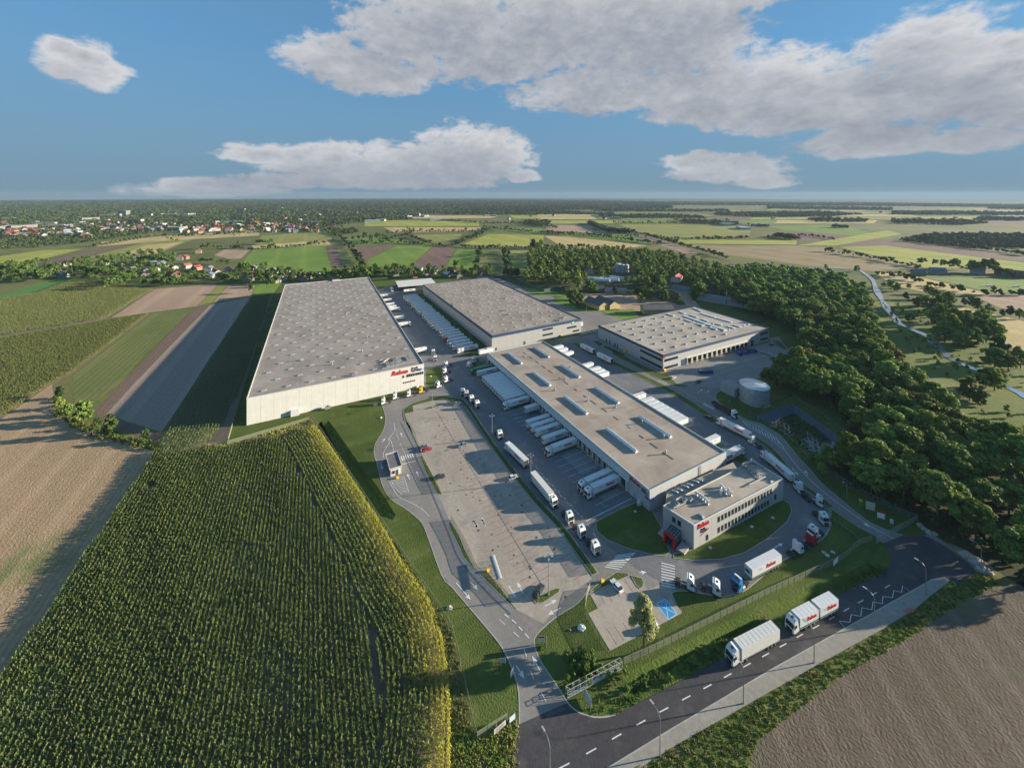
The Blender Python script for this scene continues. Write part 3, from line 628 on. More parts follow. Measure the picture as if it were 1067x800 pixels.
def wall_text(s, size, m, parent, p, face, name='lettering', shear=.25, mname='r', depth=.05):
    """upright text; face = outward direction angle (local) of the wall"""
    o = link(name, text_mesh(s, size, mname, m, depth, shear), parent); o.location = p
    o.rotation_euler = (radians(90), 0, face+radians(90)); return o
def hall(name, label, cat, O, ang, W, L, h, wm, rm, trim, th=.9, par=.35, notch=None):
    b = empty(name, label, cat, (O.x, O.y, 0), ang)
    m = MB(); 
    for x0, x1, y0, y1 in ((0,W,0,.3),(0,W,L-.3,L),(0,.3,.3,L-.3),(W-.3,W,.3,L-.3)): m.box(x0, x1, y0, y1, 0, h)
    m.build('wall', wm, b)
    MB().box(.3, W-.3, .3, L-.3, h-par-.3, h-par).build('roof', rm, b)
    t = MB()
    for x0, x1, y0, y1 in ((-.06,W+.06,-.06,.34),(-.06,W+.06,L-.34,L+.06),(-.06,.34,.34,L-.34),(W-.34,W+.06,.34,L-.34)): t.box(x0, x1, y0, y1, h-th, h+.08)
    t.build('parapet_band' if trim is m_navy else 'parapet_cap', trim, b)
    return b
def skylight_mesh(sx, sy, hh, seg=0):
    m = MB(); m.box(-sx/2, sx/2, -sy/2, sy/2, 0, hh*.45, 0)
    x, y = sx/2-.06, sy/2-.06
    if seg == 0:
        m.add([(-x,-y,hh*.45),(x,-y,hh*.45),(x,y,hh*.45),(-x,y,hh*.45),(-x*.6,-y*.55,hh),(x*.6,-y*.55,hh),(x*.6,y*.55,hh),(-x*.6,y*.55,hh)],
              [(0,1,5,4),(1,2,6,5),(2,3,7,6),(3,0,4,7),(4,5,6,7)], 1)
    else:   # ridge running along y with glazing bars
        m.add([(-x,-y,hh*.45),(0,-y,hh),(x,-y,hh*.45),(-x,y,hh*.45),(0,y,hh),(x,y,hh*.45)], [(0,1,4,3),(1,2,5,4),(0,2,1),(3,4,5)], 1)
        for i in range(seg+1):
            yy = -y+2*y*i/seg
            for sg in (-1, 1): m.cyl((sg*x, yy, hh*.45+.03), (0, yy, hh+.03), .05, None, 4, 2)
    return m.mesh('skylight', [m_trim if seg else mat('kerb_sheet', (.27,.27,.27), .6), m_sky if seg else mat('dome_glazing', (.27,.31,.35), .5), m_metal])
def scatter_parts(b, name, me, pts, z, rz=0, cap=100):
    near = sorted(pts, key=lambda p: p[1])
    for x, y in near[:cap]: link(name, me, b, (x, y, z), rz)
    if near[cap:]:
        vs = np.array([v.co for v in me.vertices]); fs = [tuple(p.vertices) for p in me.polygons]; mi = [p.material_index for p in me.polygons]
        m = MB()
        for x, y in near[cap:]:
            bse = len(m.v); m.v += [(v[0]+x, v[1]+y, v[2]+z) for v in vs]; m.f += [tuple(bse+i for i in f) for f in fs]; m.m += mi
        o = m.build(name, list(me.materials), b); o['kind'] = 'stuff'
def ac_unit(b, x, y, z, s=1., rz=0, name='roof_ventilator'):
    m = MB(); m.box(-1.2*s, 1.2*s, -.6*s, .6*s, .35*s, 1.5*s); m.cyl((0,0,1.5*s), (0,0,1.75*s), .5*s, None, 10, 1)
    for a in (-1, 1): m.box(a*.9*s-.06, a*.9*s+.06, -.55*s, .55*s, 0, .35*s, 1)
    return m.build(name, [m_metal, m_dstruct], b, (x, y, z), rz)
def ducts(b, pts, z, r=.28):
    m = MB(); P_ = [Vector((x, y, z+.7)) for x, y in pts]; m.tube(P_, r, 8)
    for p in P_: m.box(p.x-.05, p.x+.05, p.y-.05, p.y+.05, z, z+.7)
    return m.build('air_duct', m_metal, b, smooth=False)
def chimney_stack(b, x, y, z, hh=1.6, r=.25):
    m = MB(); m.cyl((0,0,0), (0,0,hh), r, None, 10); m.cyl((0,0,hh), (0,0,hh+.25), r*1.7, r*.6, 10); m.box(-r*1.6, r*1.6, -r*1.6, r*1.6, 0, .3)
    return m.build('vent_pipe', m_metal, b, (x, y, z), smooth=False)
def window(b, x, y, z, ww, wh, face, frame=m_trim, depth=.06, name='window'):
    key = ('win', ww, wh, frame.name)
    if key not in MC:
        m = MB(); f = .09
        m.box(-ww/2, ww/2, -.02, .02, 0, wh, 1)
        for a in ((-ww/2-f, -ww/2, 0, wh), (ww/2, ww/2+f, 0, wh), (-ww/2-f, ww/2+f, -f, 0), (-ww/2-f, ww/2+f, wh, wh+f)): m.box(a[0], a[1], -.05, .07, a[2], a[3], 0)
        m.box(-ww/2-.12, ww/2+.12, -.14, -.05, -f-.05, -f, 0)
        if ww > 2:
            n = int(ww/1.5)
            for i in range(1, n): xx = -ww/2+ww*i/n; m.box(xx-.05, xx+.05, -.04, .04, 0, wh, 0)
        MC[key] = m.mesh('window', [frame, m_glass])
    o = link(name, MC[key], b, (x, y, z)); o.rotation_euler = (0, 0, face+radians(90)); return o
FR, LF, RT = radians(-90), radians(180), 0.0
def dock(b, x, y, face, z=0, kind=0):
    key = ('dock', kind)
    if key not in MC:
        m = MB(); ww, hh = 2.5, 2.9
        m.box(-ww/2, ww/2, -.03, .0, 1.1, 1.1+hh, 1)
        for a in ((-ww/2-.75, -ww/2, .55, 1.1+hh+.6), (ww/2, ww/2+.75, .55, 1.1+hh+.6), (-ww/2, ww/2, 1.1+hh-.05, 1.1+hh+.6)): m.box(a[0], a[1], -.65, 0, a[2], a[3], 0)
        m.box(-ww/2, ww/2, -.4, 0, .9, 1.1, 3); m.box(-ww/2-.2, -ww/2+.1, -.75, -.4, .7, 1.3, 2); m.box(ww/2-.1, ww/2+.2, -.75, -.4, .7, 1.3, 2)
        if kind == 1:     # pale frame round a dark curtain
            for a in ((-ww/2-1.0, -ww/2-.75, .3, 1.1+hh+.8), (ww/2+.75, ww/2+1.0, .3, 1.1+hh+.8), (-ww/2-.75, ww/2+.75, 1.1+hh+.6, 1.1+hh+.8)): m.box(a[0], a[1], -.72, 0, a[2], a[3], 4)
        MC[key] = m.mesh('dock_shelter', [m_dark, m_signw if kind == 0 else m_dstruct, m_yel, m_metal, m_signw])
    o = link('dock_shelter', MC[key], b, (x, y, z)); o.rotation_euler = (0, 0, face+radians(90)); return o

# --- long high hall on the left
WA, LA, hA = 92.5, 284., 14.0
bA = hall('warehouse', 'longest high warehouse with cream ribbed front wall beside the maize field', 'warehouse', A0, TA, WA, LA, hA, w_white, r_A, m_trim, .35)
sk = skylight_mesh(2.7, 1.1, .6)
ptsA = []
for j in range(24):
    for i in range(8):
        x = 7+i*11.4+(5.4 if j % 2 else 0); y = 6+j*11.8
        if x < WA-3 and not (x > 72 and y < 26): ptsA.append((x, y))
scatter_parts(bA, 'skylight', sk, ptsA, hA-.35)
for i in range(7): ac_unit(bA, 72+2.6*(i % 4), 6+3.4*(i//4), hA-.35, .9, 0)
ducts(bA, [(68,4),(80,4.5),(88,4.5)], hA-.35, .3); ducts(bA, [(78,10),(78,16),(86,16),(86,9)], hA-.35, .3); ducts(bA, [(70,13),(74,17)], hA-.35, .25)
for x, y in ((60,38),(66,64),(41,25),(30,88),(71,110),(56,130),(24,40)): chimney_stack(bA, x, y, hA-.35, 1.6, .3)
for x, y, hh in ((52,-.0,0),): ac_unit(bA, 52, 3.2, hA-.35, .8)
# ridge steps at the far end
MB().box(50, 58, LA-6, LA+.4, hA+.09, hA+.9).build('roof_upstand', m_trim, bA)
for x in [79.8]+[82.2+1.32*i for i in range(4)]+[87.6+1.32*i for i in range(4)]: window(bA, x, -.02, 8.0, .95, 1.25, FR, m_dstruct)
for i in range(6): window(bA, 80+i*1.3, -.02, 4.6, .8, .5, FR, m_dstruct)
wall_text('Raben', 3.9, m_redp, bA, (77.6, -.12, 11.6), FR)
wall_text('fresh', 1.9, m_ink, bA, (86.6, -.12, 12.6), FR, mname='k'); wall_text('logistics', 1.7, m_ink, bA, (87.2, -.12, 11.3), FR, mname='k')
o = MB().box(-4.5, 5.5, -.05, .05, 0, .22).build('sign_stroke', m_redp, bA, (87, -.1, 10.1)); o.rotation_euler = (0, radians(-9), 0)
MB().box(0, 2.1, -.12, 0, 0, 1.4).build('wall_plate', mat('sign_blue', (.05,.12,.35), .5), bA, (88.8, -.03, 10.2))
MB().box(20, 24, -1.6, -.02, 0, 2.9).build('fire_pump_box', m_trim, bA); ac_unit(bA, 38, -2.2, 0, 1.2)
dn = MB()
for i in range(50): dn.box(WA, WA+.08, 5+i*5.5, 5.3+i*5.5, .1, hA-.5)
dn.build('downpipe', m_navy, bA)
for i in range(60): dock(bA, WA+.02, 20+i*4.2, RT)
MB().box(WA-2, WA+.8, 6, 9, hA+.09, hA+2.6).box(WA-6, WA-2, 7, 8, hA+.09, hA+1.6).build('red_sign_box', m_redp, bA, (0,0,-0)) if False else None
wall_text('Raben', 3.6, m_redp, bA, (WA+.12, 9, 11.6), RT)
# fence strip lights none

# --- long low cross-dock hall in the middle
WB, LB, hB = 46.5, 146., 8.0
bB = hall('warehouse', 'long low cross-dock warehouse with eight glazed roof ridges between the truck yards', 'warehouse', B0, TB, WB, LB, hB, w_low, r_B, mat('pale_blue_cap', (.40,.46,.48), .45), .5, .4)
m_sky = mat('ridge_glazing', (.78,.80,.81), .6, spec=.3); rs = skylight_mesh(1.8, 19, 1.2, 14)
for i in range(4):
    for j, x in enumerate((12.5, 34)): link('roof_light', rs, bB, (x, 28+i*33.5, hB-.4))
# shallow pale band of the left wall above the docks, no canopy
MB().box(-.5, -.06, 10, LB, 4.75, 7.45).build('dock_canopy', mat('canopy_sheet', (.42,.50,.52), .5), bB)
MB().box(-.56, -.5, 10, LB, 4.7, 4.95).build('canopy_edge', m_trim, bB)
for i in range(38): dock(bB, -.02, 13.8+i*3.45, LF, 0, 1)
for i in range(36): dock(bB, WB+.02, 8+i*3.6, RT, 0, 1)
for x, y in ((23,12),(31,33),(21,62),(30,50),(25,88),(12,80),(38,100),(20,128),(31,20)): chimney_stack(bB, x, y, hB-.4, 1.5, .28)
jn = MB()
rj = random.Random(8)
for i in range(16): y = 8+i*8.2; jn.box(22.6+rj.uniform(-.3,.3), 23.2, y, y+rj.uniform(1.5,5.5), hB-.4, hB-.33)
jn.build('roof_joint', mat('bitumen', (.10,.085,.075), .9), bB)
wall_text('Raben', 2.1, m_redp, bB, (-.14, 7.2, 6.6), LF); wall_text('fresh', 1.0, m_ink, bB, (-.14, 2.7, 6.7), LF, mname='k'); wall_text('logistics', 1.0, m_ink, bB, (-.14, 2.6, 5.8), LF, mname='k')
o = MB().box(-.9, .9, -.06, .06, 0, .9).build('wall_plate', mat('sign_blue', (.05,.12,.35), .5), bB, (-.1, 1.4, 3.9), radians(90))
MB().box(.2, 2.2, -.1, 0, 3.9, 4.8).build('wall_plate', MC['sign_blue'], bB)
for y in (5.2, 8.6): MB().box(-.1, 0, y, y+1.1, .05, 2.2).build('side_door', m_trim, bB)
MB().box(-1.4, -.02, 3.6, 5.0, 0, 1.8).box(-1.9, -1.4, 3.9, 4.6, 0, .9).build('cooling_cabinet', m_trim, bB)
MB().box(28, 29.6, -.12, 0, .1, hB).build('roof_ladder', m_metal, bB)

# --- dark-banded hall behind
C0 = P(512.5, 349.6, 12); C0.z = 0; TC = radians(28.4); WC, LC, hC = 85.5, 190., 12.0
bC = hall('warehouse', 'pale warehouse with dark blue roof band behind the rows of parked trailers', 'warehouse', C0, TC, WC, LC, hC, w_grey, r_C, m_navy, 2.1)
scatter_parts(bC, 'skylight', skylight_mesh(2.0, 1.1, .55), [(6+i*9.8+(3 if j % 2 else 0), 8+j*11.5) for i in range(8) for j in range(16)], hC-.35)
for x, y in ((70,5),(74,9),(66,4),(40,52),(36,40),(60,90)): ac_unit(bC, x, y, hC-.35, .9)
for x0, z in ((46,8.0),(46,3.6),(70.5,5.6),(76.5,1.8)): window(bC, x0+5 if x0 != 76.5 else x0+3.5, -.02, z, 10 if x0 != 76.5 else 6.5, 1.2, FR, m_navy)
MB().box(75.4, 78.2, -.12, -.02, 8.4, 10.9).build('wall_sign', m_signg, bC)
sg = MB(); sg.box(75.9, 76.3, -.2, -.12, 8.9, 10.4).box(76.3, 77.3, -.2, -.12, 9.5, 9.8).box(77.3, 77.7, -.2, -.12, 8.9, 10.4); sg.build('sign_letter', m_signw, bC)
MB().box(28, 29.6, -.1, -.02, .05, 2.5).box(3, 4.2, -.1, -.02, .05, 2.2).build('side_door', m_navy, bC)
MB().box(-.15, -.02, .2, LC, 0, .6).build('plinth_band', m_navy, bC)
MB().box(-.05, .36, 88, 92, hC+.09, hC+1.2).build('roof_upstand', m_navy, bC)
MB().box(85.6, 88.5, 1, 4, 5.0, 8.2).build('wall_duct', m_trim, bC)

# --- hall at right
WD, LD, hD = 120., 68., 10.7
bD = hall('warehouse', 'wide warehouse with navy roof band and a row of dark dock doors by the tank', 'warehouse', D0, TD, WD, LD, hD, w_dgrey, r_D, m_navy, 1.7)
sd = skylight_mesh(2.0, 2.0, .8)
pD = [(8+i*11.2+(3 if j % 2 else 0), 7+j*10.5) for i in range(7) for j in range(6)]
scatter_parts(bD, 'skylight', sd, pD, hD-.35)
def dl_(x, y):
    x0, y0, k = CR['f7']; p = P(x0+x/k, y0+y/k, hD); v = Matrix.Rotation(-TD, 4, 'Z') @ Vector((p.x-D0.x, p.y-D0.y, 0)); return v
for (xa, ya, xb, yb) in ((388,155,510,198),(512,200,625,235),(482,140,565,165),(568,166,655,190),(395,175,435,190),(425,150,465,163),(460,198,500,208),(490,173,525,186),(530,218,570,228),(555,195,600,205),(630,213,670,224),(665,205,705,216),(455,118,490,132),(440,112,470,122),(365,132,395,142),(295,143,335,156)):
    a_, b_ = dl_(xa, ya), dl_(xb, yb); L_ = (b_-a_).length; o_ = MB().box(0, L_, -1.1, 1.1, .3, .55).box(.3, .5, -1, 1, 0, .3).box(L_-.5, L_-.3, -1, 1, 0, .3).build('roof_panel_row', mat('panel_pale', (.50,.60,.66), .5, spec=.6), bD, (a_.x, a_.y, hD-.35), atan2((b_-a_).y, (b_-a_).x))
for x, y, L_ in ():
    m = MB(); m.box(-L_/2, L_/2, -1.2, 1.2, .25, .55); [m.box(-L_/2+1+i*3, -L_/2+1.2+i*3, -1, 1, 0, .25) for i in range(int(L_/3))]
    m.build('solar_array', [mat('panel_blue', (.22,.34,.44), .25, spec=.8)], bD, (x, y, hD-.35))
rq = random.Random(4)
for i in range(8): link('skylight', skylight_mesh(3.6, 1.8, .8) if i == 0 else bpy.data.meshes['skylight.003'] if 'skylight.003' in bpy.data.meshes else sd, bD, (82+(i % 6)*6.4+rq.uniform(-1,1), 14+(i//6)*11+rq.uniform(-2,2), hD-.35))
for x, y in ((40,30),(48,46),(30,48),(56,18)): chimney_stack(bD, x, y, hD-.35, 1.4, .25)
for z in (7.2, 3.4, ): window(bD, -.02, 11, z-1.2 if z > 5 else .9, 20, 1.5, LF, m_navy); window(bD, 7.6, -.02, z-1.2 if z > 5 else .9, 13, 1.5, FR, m_navy)
for z in (6.6, 2.2): window(bD, 113.5, -.02, z, 10, 1.4, FR, m_navy)
for y in (44, 47, 53, 57): MB().box(-.1, -.02, y, y+1.4, .05, 2.6).build('side_door', m_navy, bD)
for x in (17.5, 96): MB().box(x, x+3.4, -.12, -.02, .05, 4.2).build('roller_door', m_navy, bD)
for i in range(13): dock(bD, 25+i*5.35, -.02, FR, 0, 1)
MB().box(.5, 2.2, -.1, -.02, 8.4, 9.5).build('wall_plate', m_redp, bD)
MB().box(-.1, -.02, .5, 2.2, 8.4, 9.5).build('wall_plate', m_redp, bD)

# --- office block
hO = 8.3
oN = P(722.8,546.8,hO); oL = P(690.7,526.4,hO); oR = P(816,498.2,hO); oB = P(784.5,479.2,hO); oM = P(771.4,486.4,hO)
for v in (oN, oL, oR, oB, oM): v.z = 0
bO = empty('office_building', 'two-storey grey office block with red entrance portal and small square windows', 'office', (oN.x, oN.y, 0), atan2(oR.y-oN.y, oR.x-oN.x))
Minv = Matrix.Rotation(-bO.rotation_euler.z, 4, 'Z') @ Matrix.Translation(-bO.location)
lo = [Minv @ v for v in (oN, oR, oB, oM, oL)]
OLn, OLl = lo[1].x, lo[4]
m = MB(); m.prism([(p.x,p.y) for p in lo], 0, hO-.35, 0, 1); m.build('wall', [w_dgrey, r_O], bO)
pp = MB(); cc = lo+[lo[0]]
cen = sum((p for p in lo), Vector())/5
for a, b in zip(cc, cc[1:]):
    ai = a+(cen-a).normalized()*.5; bi = b+(cen-b).normalized()*.5
    pp.add([(a.x,a.y,hO-.35),(b.x,b.y,hO-.35),(b.x,b.y,hO),(a.x,a.y,hO),(ai.x,ai.y,hO-.35),(bi.x,bi.y,hO-.35),(bi.x,bi.y,hO),(ai.x,ai.y,hO)], [(0,1,2,3),(3,2,6,7),(5,4,7,6)])
pp.build('parapet', m_trim, bO)
ow = .95
for i in range(17): window(bO, 12.6+i*(OLn-20.5)/16, -.02, 5.0, ow, 1.6, FR, m_dstruct)
for i in range(16): window(bO, 12.6+i*(OLn-20.5)/16, -.02, 1.3, ow, 1.6, FR, m_dstruct)
window(bO, 6.6, -.02, .9, .95, 1.6, FR, m_dstruct); window(bO, OLn-5.0, -.02, 2.0, .95, 1.6, FR, m_dstruct)
wall_text('Raben', 2.2, m_redp, bO, (4.6, -.12, 6.9), FR); wall_text('fresh', .95, m_ink, bO, (4.5, -.12, 5.45), FR, mname='k'); wall_text('logistics', .95, m_ink, bO, (4.9, -.12, 4.75), FR, mname='k')
o = MB().box(-2.1, 2.4, -.05, .05, 0, .13).build('sign_stroke', m_redp, bO, (5.2, -.1, 4.0)); o.rotation_euler = (0, radians(-14), 0)
# gable end with portal
ge = (OLl-lo[0]); gl = ge.length; gd = ge.normalized(); gn = Vector((gd.y*-1, gd.x, 0)); gn = gn if gn.x < 0 else -gn
gf = atan2(gn.y, gn.x)
def gp(t, out=0., z=0.): v = gd*t+gn*out; return (v.x, v.y, z)
for t in (5.0, 6.9): window(bO, *gp(t, .02, 5.0), 1.1, 1.5, gf, m_dstruct)
MG = Matrix.Translation(Vector(gp(6.0, 0, 0))) @ Matrix.Rotation(gf+radians(90), 4, 'Z')      # local -y points outwards
pm_ = MB()
for a in ((-1.9,-1.3,0,3.4),(1.3,1.9,0,3.4)): pm_.box(a[0], a[1], -5.4, -4.6, a[2], a[3], 0, MG)
pm_.box(-1.9, 1.9, -5.4, -4.6, 3.4, 4.0, 0, MG); pm_.build('entrance_portal', m_redp, bO)
gl_ = MB(); gl_.box(-1.9, 1.9, -4.55, -.05, 3.5, 3.56, 0, MG); gl_.box(-1.85, -1.8, -4.5, -.1, .1, 3.48, 0, MG); gl_.box(1.8, 1.85, -4.5, -.1, .1, 3.48, 0, MG); gl_.build('glass_porch', mat('tinted_glass', (.05,.08,.09), .15, spec=.8), bO)
gs = MB()
for x in (-1.9, -.95, 0, .95, 1.9): gs.cyl(MG @ Vector((x,-4.6,3.64)), MG @ Vector((x,-.05,3.64)), .06, None, 5)
for y in (-3.4,-2.2,-1.0): gs.cyl(MG @ Vector((-1.9,y,3.64)), MG @ Vector((1.9,y,3.64)), .05, None, 5)
gs.build('porch_frame', m_metal, bO)
pw = MB(); pw.box(2.2, 5.0, -4.6, -.3, 0, .7, 0, MG); pw.box(-5.0, -2.4, -3.6, -.3, 0, .55, 0, MG); pw.build('planter_wall', m_kerb, bO)
# roof plant
zr = hO-.35
def lw(px, py): return Minv @ Vector((*P(px, py, zr)[:2], 0))
def uv(c, x, y): x0, y0, k = CR[c]; return lw(x0+x/k, y0+y/k)
for (x, y, s) in ((180,410,.9),(120,440,.8),(225,400,.8),(150,395,.7)): p = uv('f2', x, y); ac_unit(bO, p.x, p.y, zr, s*.95, radians(5), 'air_handler')
fan = MB(); fan.cyl((0,-.4,1.0), (0,.4,1.0), .55, None, 14, 0); fan.cyl((0,-.45,1.0), (0,-.4,1.0), .42, None, 14, 1); fan.box(-.5, .5, -.35, .35, 0, .5, 0); fanm = fan.mesh('condenser', [m_signw, m_dark])
for (x, y) in ((272,350),(298,365),(318,380),(340,398),(362,420),(466,290),(488,312),(468,340),(502,336),(528,325),(545,350)):
    p = uv('f2', x, y); link('condenser_fan', fanm, bO, (p.x, p.y, zr), radians(20))
for (x, y) in ((655,130),(700,175),(745,195),(720,90)): p = uv('f2', x, y); ac_unit(bO, p.x, p.y, zr, .75, radians(80), 'air_handler')
for s in ('690,280 800,225 820,215', '640,110 720,95 800,135', '700,150 760,190 820,215', '90,465 170,430'): ducts(bO, [tuple(uv('f2', *map(float, t.split(',')))[:2]) for t in s.split()], zr, .22)
p = uv('f2', 310, 520); link('skylight', skylight_mesh(1.2, 2.2, .7), bO, (p.x, p.y, zr), 0)
p = uv('f2', 865, 243); link('skylight', skylight_mesh(1.8, .9, .4), bO, (p.x, p.y, zr), 0)
# lower link building between office and cross-dock
lk = [oL+(oN-oL)*0.0, oM+(oB-oM)*.0]
l1 = P(695, 511.8, 5.6); l2 = P(764, 481.5, 5.6); l1.z = l2.z = 0
off_ = (oM-oL).normalized(); nrm = Vector((-off_.y, off_.x, 0))
bL = empty('link_building', 'low flat link roof with six skylights between the office and the cross-dock', 'annex', (l1.x, l1.y, 0), 0)
q0 = [oL+nrm*.05+off_*.6, oM+nrm*.05, l2, l1]
q0 = [v-Vector((l1.x,l1.y,0)) for v in q0]
MB().prism([(v.x,v.y) for v in q0], 0, 5.6, 0, 1).build('wall', [w_dgrey, r_O], bL)
skm = skylight_mesh(1.0, 3.0, .6)
for (x, y) in ((98,325),(131,310),(181,285),(213,270),(262,245),(298,236)):
    x0, y0, k = CR['f2']; v = P(x0+x/k, y0+y/k, 5.6); link('skylight', skm, bL, (v.x-l1.x, v.y-l1.y, 5.6), radians(62))

# --- tank and pump house
tk = empty('water_tank', 'round galvanised fire-water tank on the lawn beside the pond', 'tank', (140.8, 227.5, 0))
m = MB(); hT, rT = 9.4, 7.6
for i in range(8): m.cyl((0,0,i*hT/8+.02), (0,0,(i+1)*hT/8-.02), rT-(.03 if i % 2 else 0), None, 40, 0, False); m.cyl((0,0,(i+1)*hT/8-.06), (0,0,(i+1)*hT/8), rT+.05, None, 40, 0, False)
m.build('tank_wall', mat('tank_sheet', (.40,.46,.50), .4, .45, var=.2, vscale=.6), tk, smooth=False)
mr_ = MB(); mr_.cyl((0,0,hT), (0,0,hT+.9), rT+.1, .25, 40); mr_.build('tank_roof', mat('tank_top', (.42,.48,.52), .3, .5, var=.08), tk)
MB().cyl((0,0,0), (0,0,.2), rT+.5, None, 40).build('tank_base', m_kerb, tk)
lad = MB(); 
for a in (-.25, .25): lad.cyl((rT*.3+a, -rT*.97, 0), (rT*.3+a, -rT*.97, hT+1), .04, None, 4)
for i in range(24): lad.cyl((rT*.3-.25, -rT*.97, .4+i*.4), (rT*.3+.25, -rT*.97, .4+i*.4), .03, None, 4)
lad.build('tank_ladder', m_metal, tk)
ph0 = P(765.6, 414.2); ph = empty('pump_house', 'small grey flat-roofed pump house touching the round tank', 'shed', (ph0.x, ph0.y, 0), TD)
MB().box(0, 8.5, 0, 9.5, 0, 4.7).build('wall', panel_mat('pump_cladding', (.27,.32,.35), .6, 3), ph); MB().box(-.15, 8.65, -.15, 9.65, 4.7, 4.95).build('roof', mat('pump_roof', (.30,.28,.26), .8), ph)
MB().box(3, 4.2, -.08, -.01, .05, 2.2).build('door', m_dstruct, ph)
# --- gatehouse
g0 = P(407, 488.7, 3.2); g0.z = 0; gh = empty('gatehouse', 'small white gatehouse with flat dark roof on the traffic island', 'gatehouse', (g0.x, g0.y, 0), TD)
MB().box(0, 4.4, 0, 10.2, 0, 3.0).build('wall', panel_mat('gatehouse_cladding', (.62,.62,.60), .5, 4), gh)
m = MB(); m.box(-.5, 4.7, -.3, 10.5, 3.0, 3.2, 0)
for a in ((-.5,4.7,-.3,-.1),(-.5,4.7,10.3,10.5),(-.5,-.3,-.1,10.3),(4.5,4.7,-.1,10.3)): m.box(*a, 3.2, 3.5, 1)
m.build('roof', [mat('gate_roof', (.15,.14,.15), .9, var=.15), m_trim], gh)
window(gh, 1.2, -.02, 1.0, .9, 1.1, FR, m_dstruct); MB().box(2.2, 3.2, -.08, -.01, .05, 2.2).build('door', m_dstruct, gh)
for y in (2, 5, 8): window(gh, 4.42, y, 1.0, 1.6, 1.1, RT, m_dstruct); window(gh, -.02, y, 1.0, 1.6, 1.1, LF, m_dstruct)
MB().box(-2.2, -.52, 5, 8, 2.6, 2.75).cyl((-2.0,5.2,0), (-2.0,5.2,2.6), .06).cyl((-2.0,7.8,0), (-2.0,7.8,2.6), .06).build('canopy', m_dstruct, gh)

# --- open shed at the far end of the yard
s0 = P(415, 305.5); sh = empty('storage_shed', 'open-sided shed with white roof at the far end of the yard', 'shed', (s0.x, s0.y, 0), TC-radians(6))
m = MB(); m.box(0, 46, 0, 34, 7.2, 7.7)
m.box(14, 20, 0, 1, 7.7, 7.9); m.build('roof', mat('white_roof_sheet', (.62,.60,.56), .6, var=.08), sh)
m = MB()
for x in (0.3, 11, 22, 33, 45.4):
    for y in (.3, 17, 33.4): m.box(x, x+.3, y, y+.3, 0, 7.2)
m.build('post', m_dstruct, sh); MB().box(.5, 45, 33, 33.3, 0, 7.1).box(32, 45.2, 0.6, .8, 0, 7.1).build('wall', mat('brown_boarding', (.12,.09,.07), .8), sh)
MB().box(2, 30, 12, 30, 0, 3.4).build('stacked_goods', mat('dark_goods', (.04,.06,.09), .8, var=.4, vscale=1), sh)

# --- houses and farm buildings
HM = {}
def house_me(w_, l_, h_, roofh, wallc, roofc, key, gable=True):
    if key in HM: return HM[key]
    wm = mat('render_'+key, wallc, .8, var=.06); rm = mat('tiles_'+key, roofc, .75, var=.15, vscale=.8, bump=.2, bscale=3)
    a = MB().box(-w_/2, w_/2, -l_/2, l_/2, 0, h_); 
    a.add([(-w_/2,-l_/2,h_),(w_/2,-l_/2,h_),(0,-l_/2,h_+roofh),(-w_/2,l_/2,h_),(w_/2,l_/2,h_),(0,l_/2,h_+roofh)], [(0,1,2),(4,3,5)])
    r = MB(); e = .5; t = .22; k = roofh/(w_/2)
    for s in (-1, 1):
        vs = [(s*(w_/2+e), -l_/2-e, h_-e*k), (0, -l_/2-e, h_+roofh), (0, l_/2+e, h_+roofh), (s*(w_/2+e), l_/2+e, h_-e*k)]
        vs += [(x, y, z+t) for x, y, z in vs]; f = [(0,1,2,3),(7,6,5,4),(0,4,5,1),(3,2,6,7),(0,3,7,4)]
        r.add(vs, f if s == 1 else [x[::-1] for x in f])
    ch = MB().box(-.4, .4, -.4, .4, 0, 1.8)
    HM[key] = (a.mesh('wall', wm), r.mesh('roof', rm), ch.mesh('chimney', mat('brick_dark', (.25,.12,.08), .8)), w_, l_, h_, roofh); return HM[key]
wn = MB().box(-.6, .6, -.04, .04, 0, 1.3, 1).box(-.7, .7, -.06, .02, -.1, 0, 0).mesh('window', [m_trim, m_glass])
NH = {}
def house(px, py, key, rz, name='house', label=None, group=None, scale=1.0, parts=True, cat='house'):
    a, r, c, w_, l_, h_, rh = HM[key]; p = P(px, py)
    b = empty(name, label, cat, p, rz, group); b.scale = (scale,)*3
    link('wall', a, b); rf = link('roof', r, b)
    if parts:
        link('chimney', c, rf, (w_*.15, l_*.2, h_+rh*.55))
        for y in (-l_*.25, l_*.25):
            for s in (-1, 1): o = link('window', wn, b, (s*(w_/2+.02), y, h_*.35), pi/2)
        for x in (-w_*.2, w_*.2): link('window', wn, b, (x, -l_/2-.02, h_*.35), 0)
    return b
WC_ = {'white':(.27,.265,.255), 'cream':(.24,.21,.15), 'grey':(.18,.175,.165), 'pinkish':(.22,.15,.125), 'brick':(.17,.09,.065)}
RC_ = {'red':(.24,.045,.04), 'orange':(.22,.09,.055), 'brown':(.16,.08,.06), 'grey':(.15,.15,.16), 'blue':(.12,.16,.22), 'pale':(.42,.44,.46), 'maroon':(.17,.05,.07)}
for wk, wv in WC_.items():
    for rk, rv in RC_.items():
        k = wk+'_'+rk; house_me(9, 11, 5.0, 3.0, wv, rv, k)
VH = []
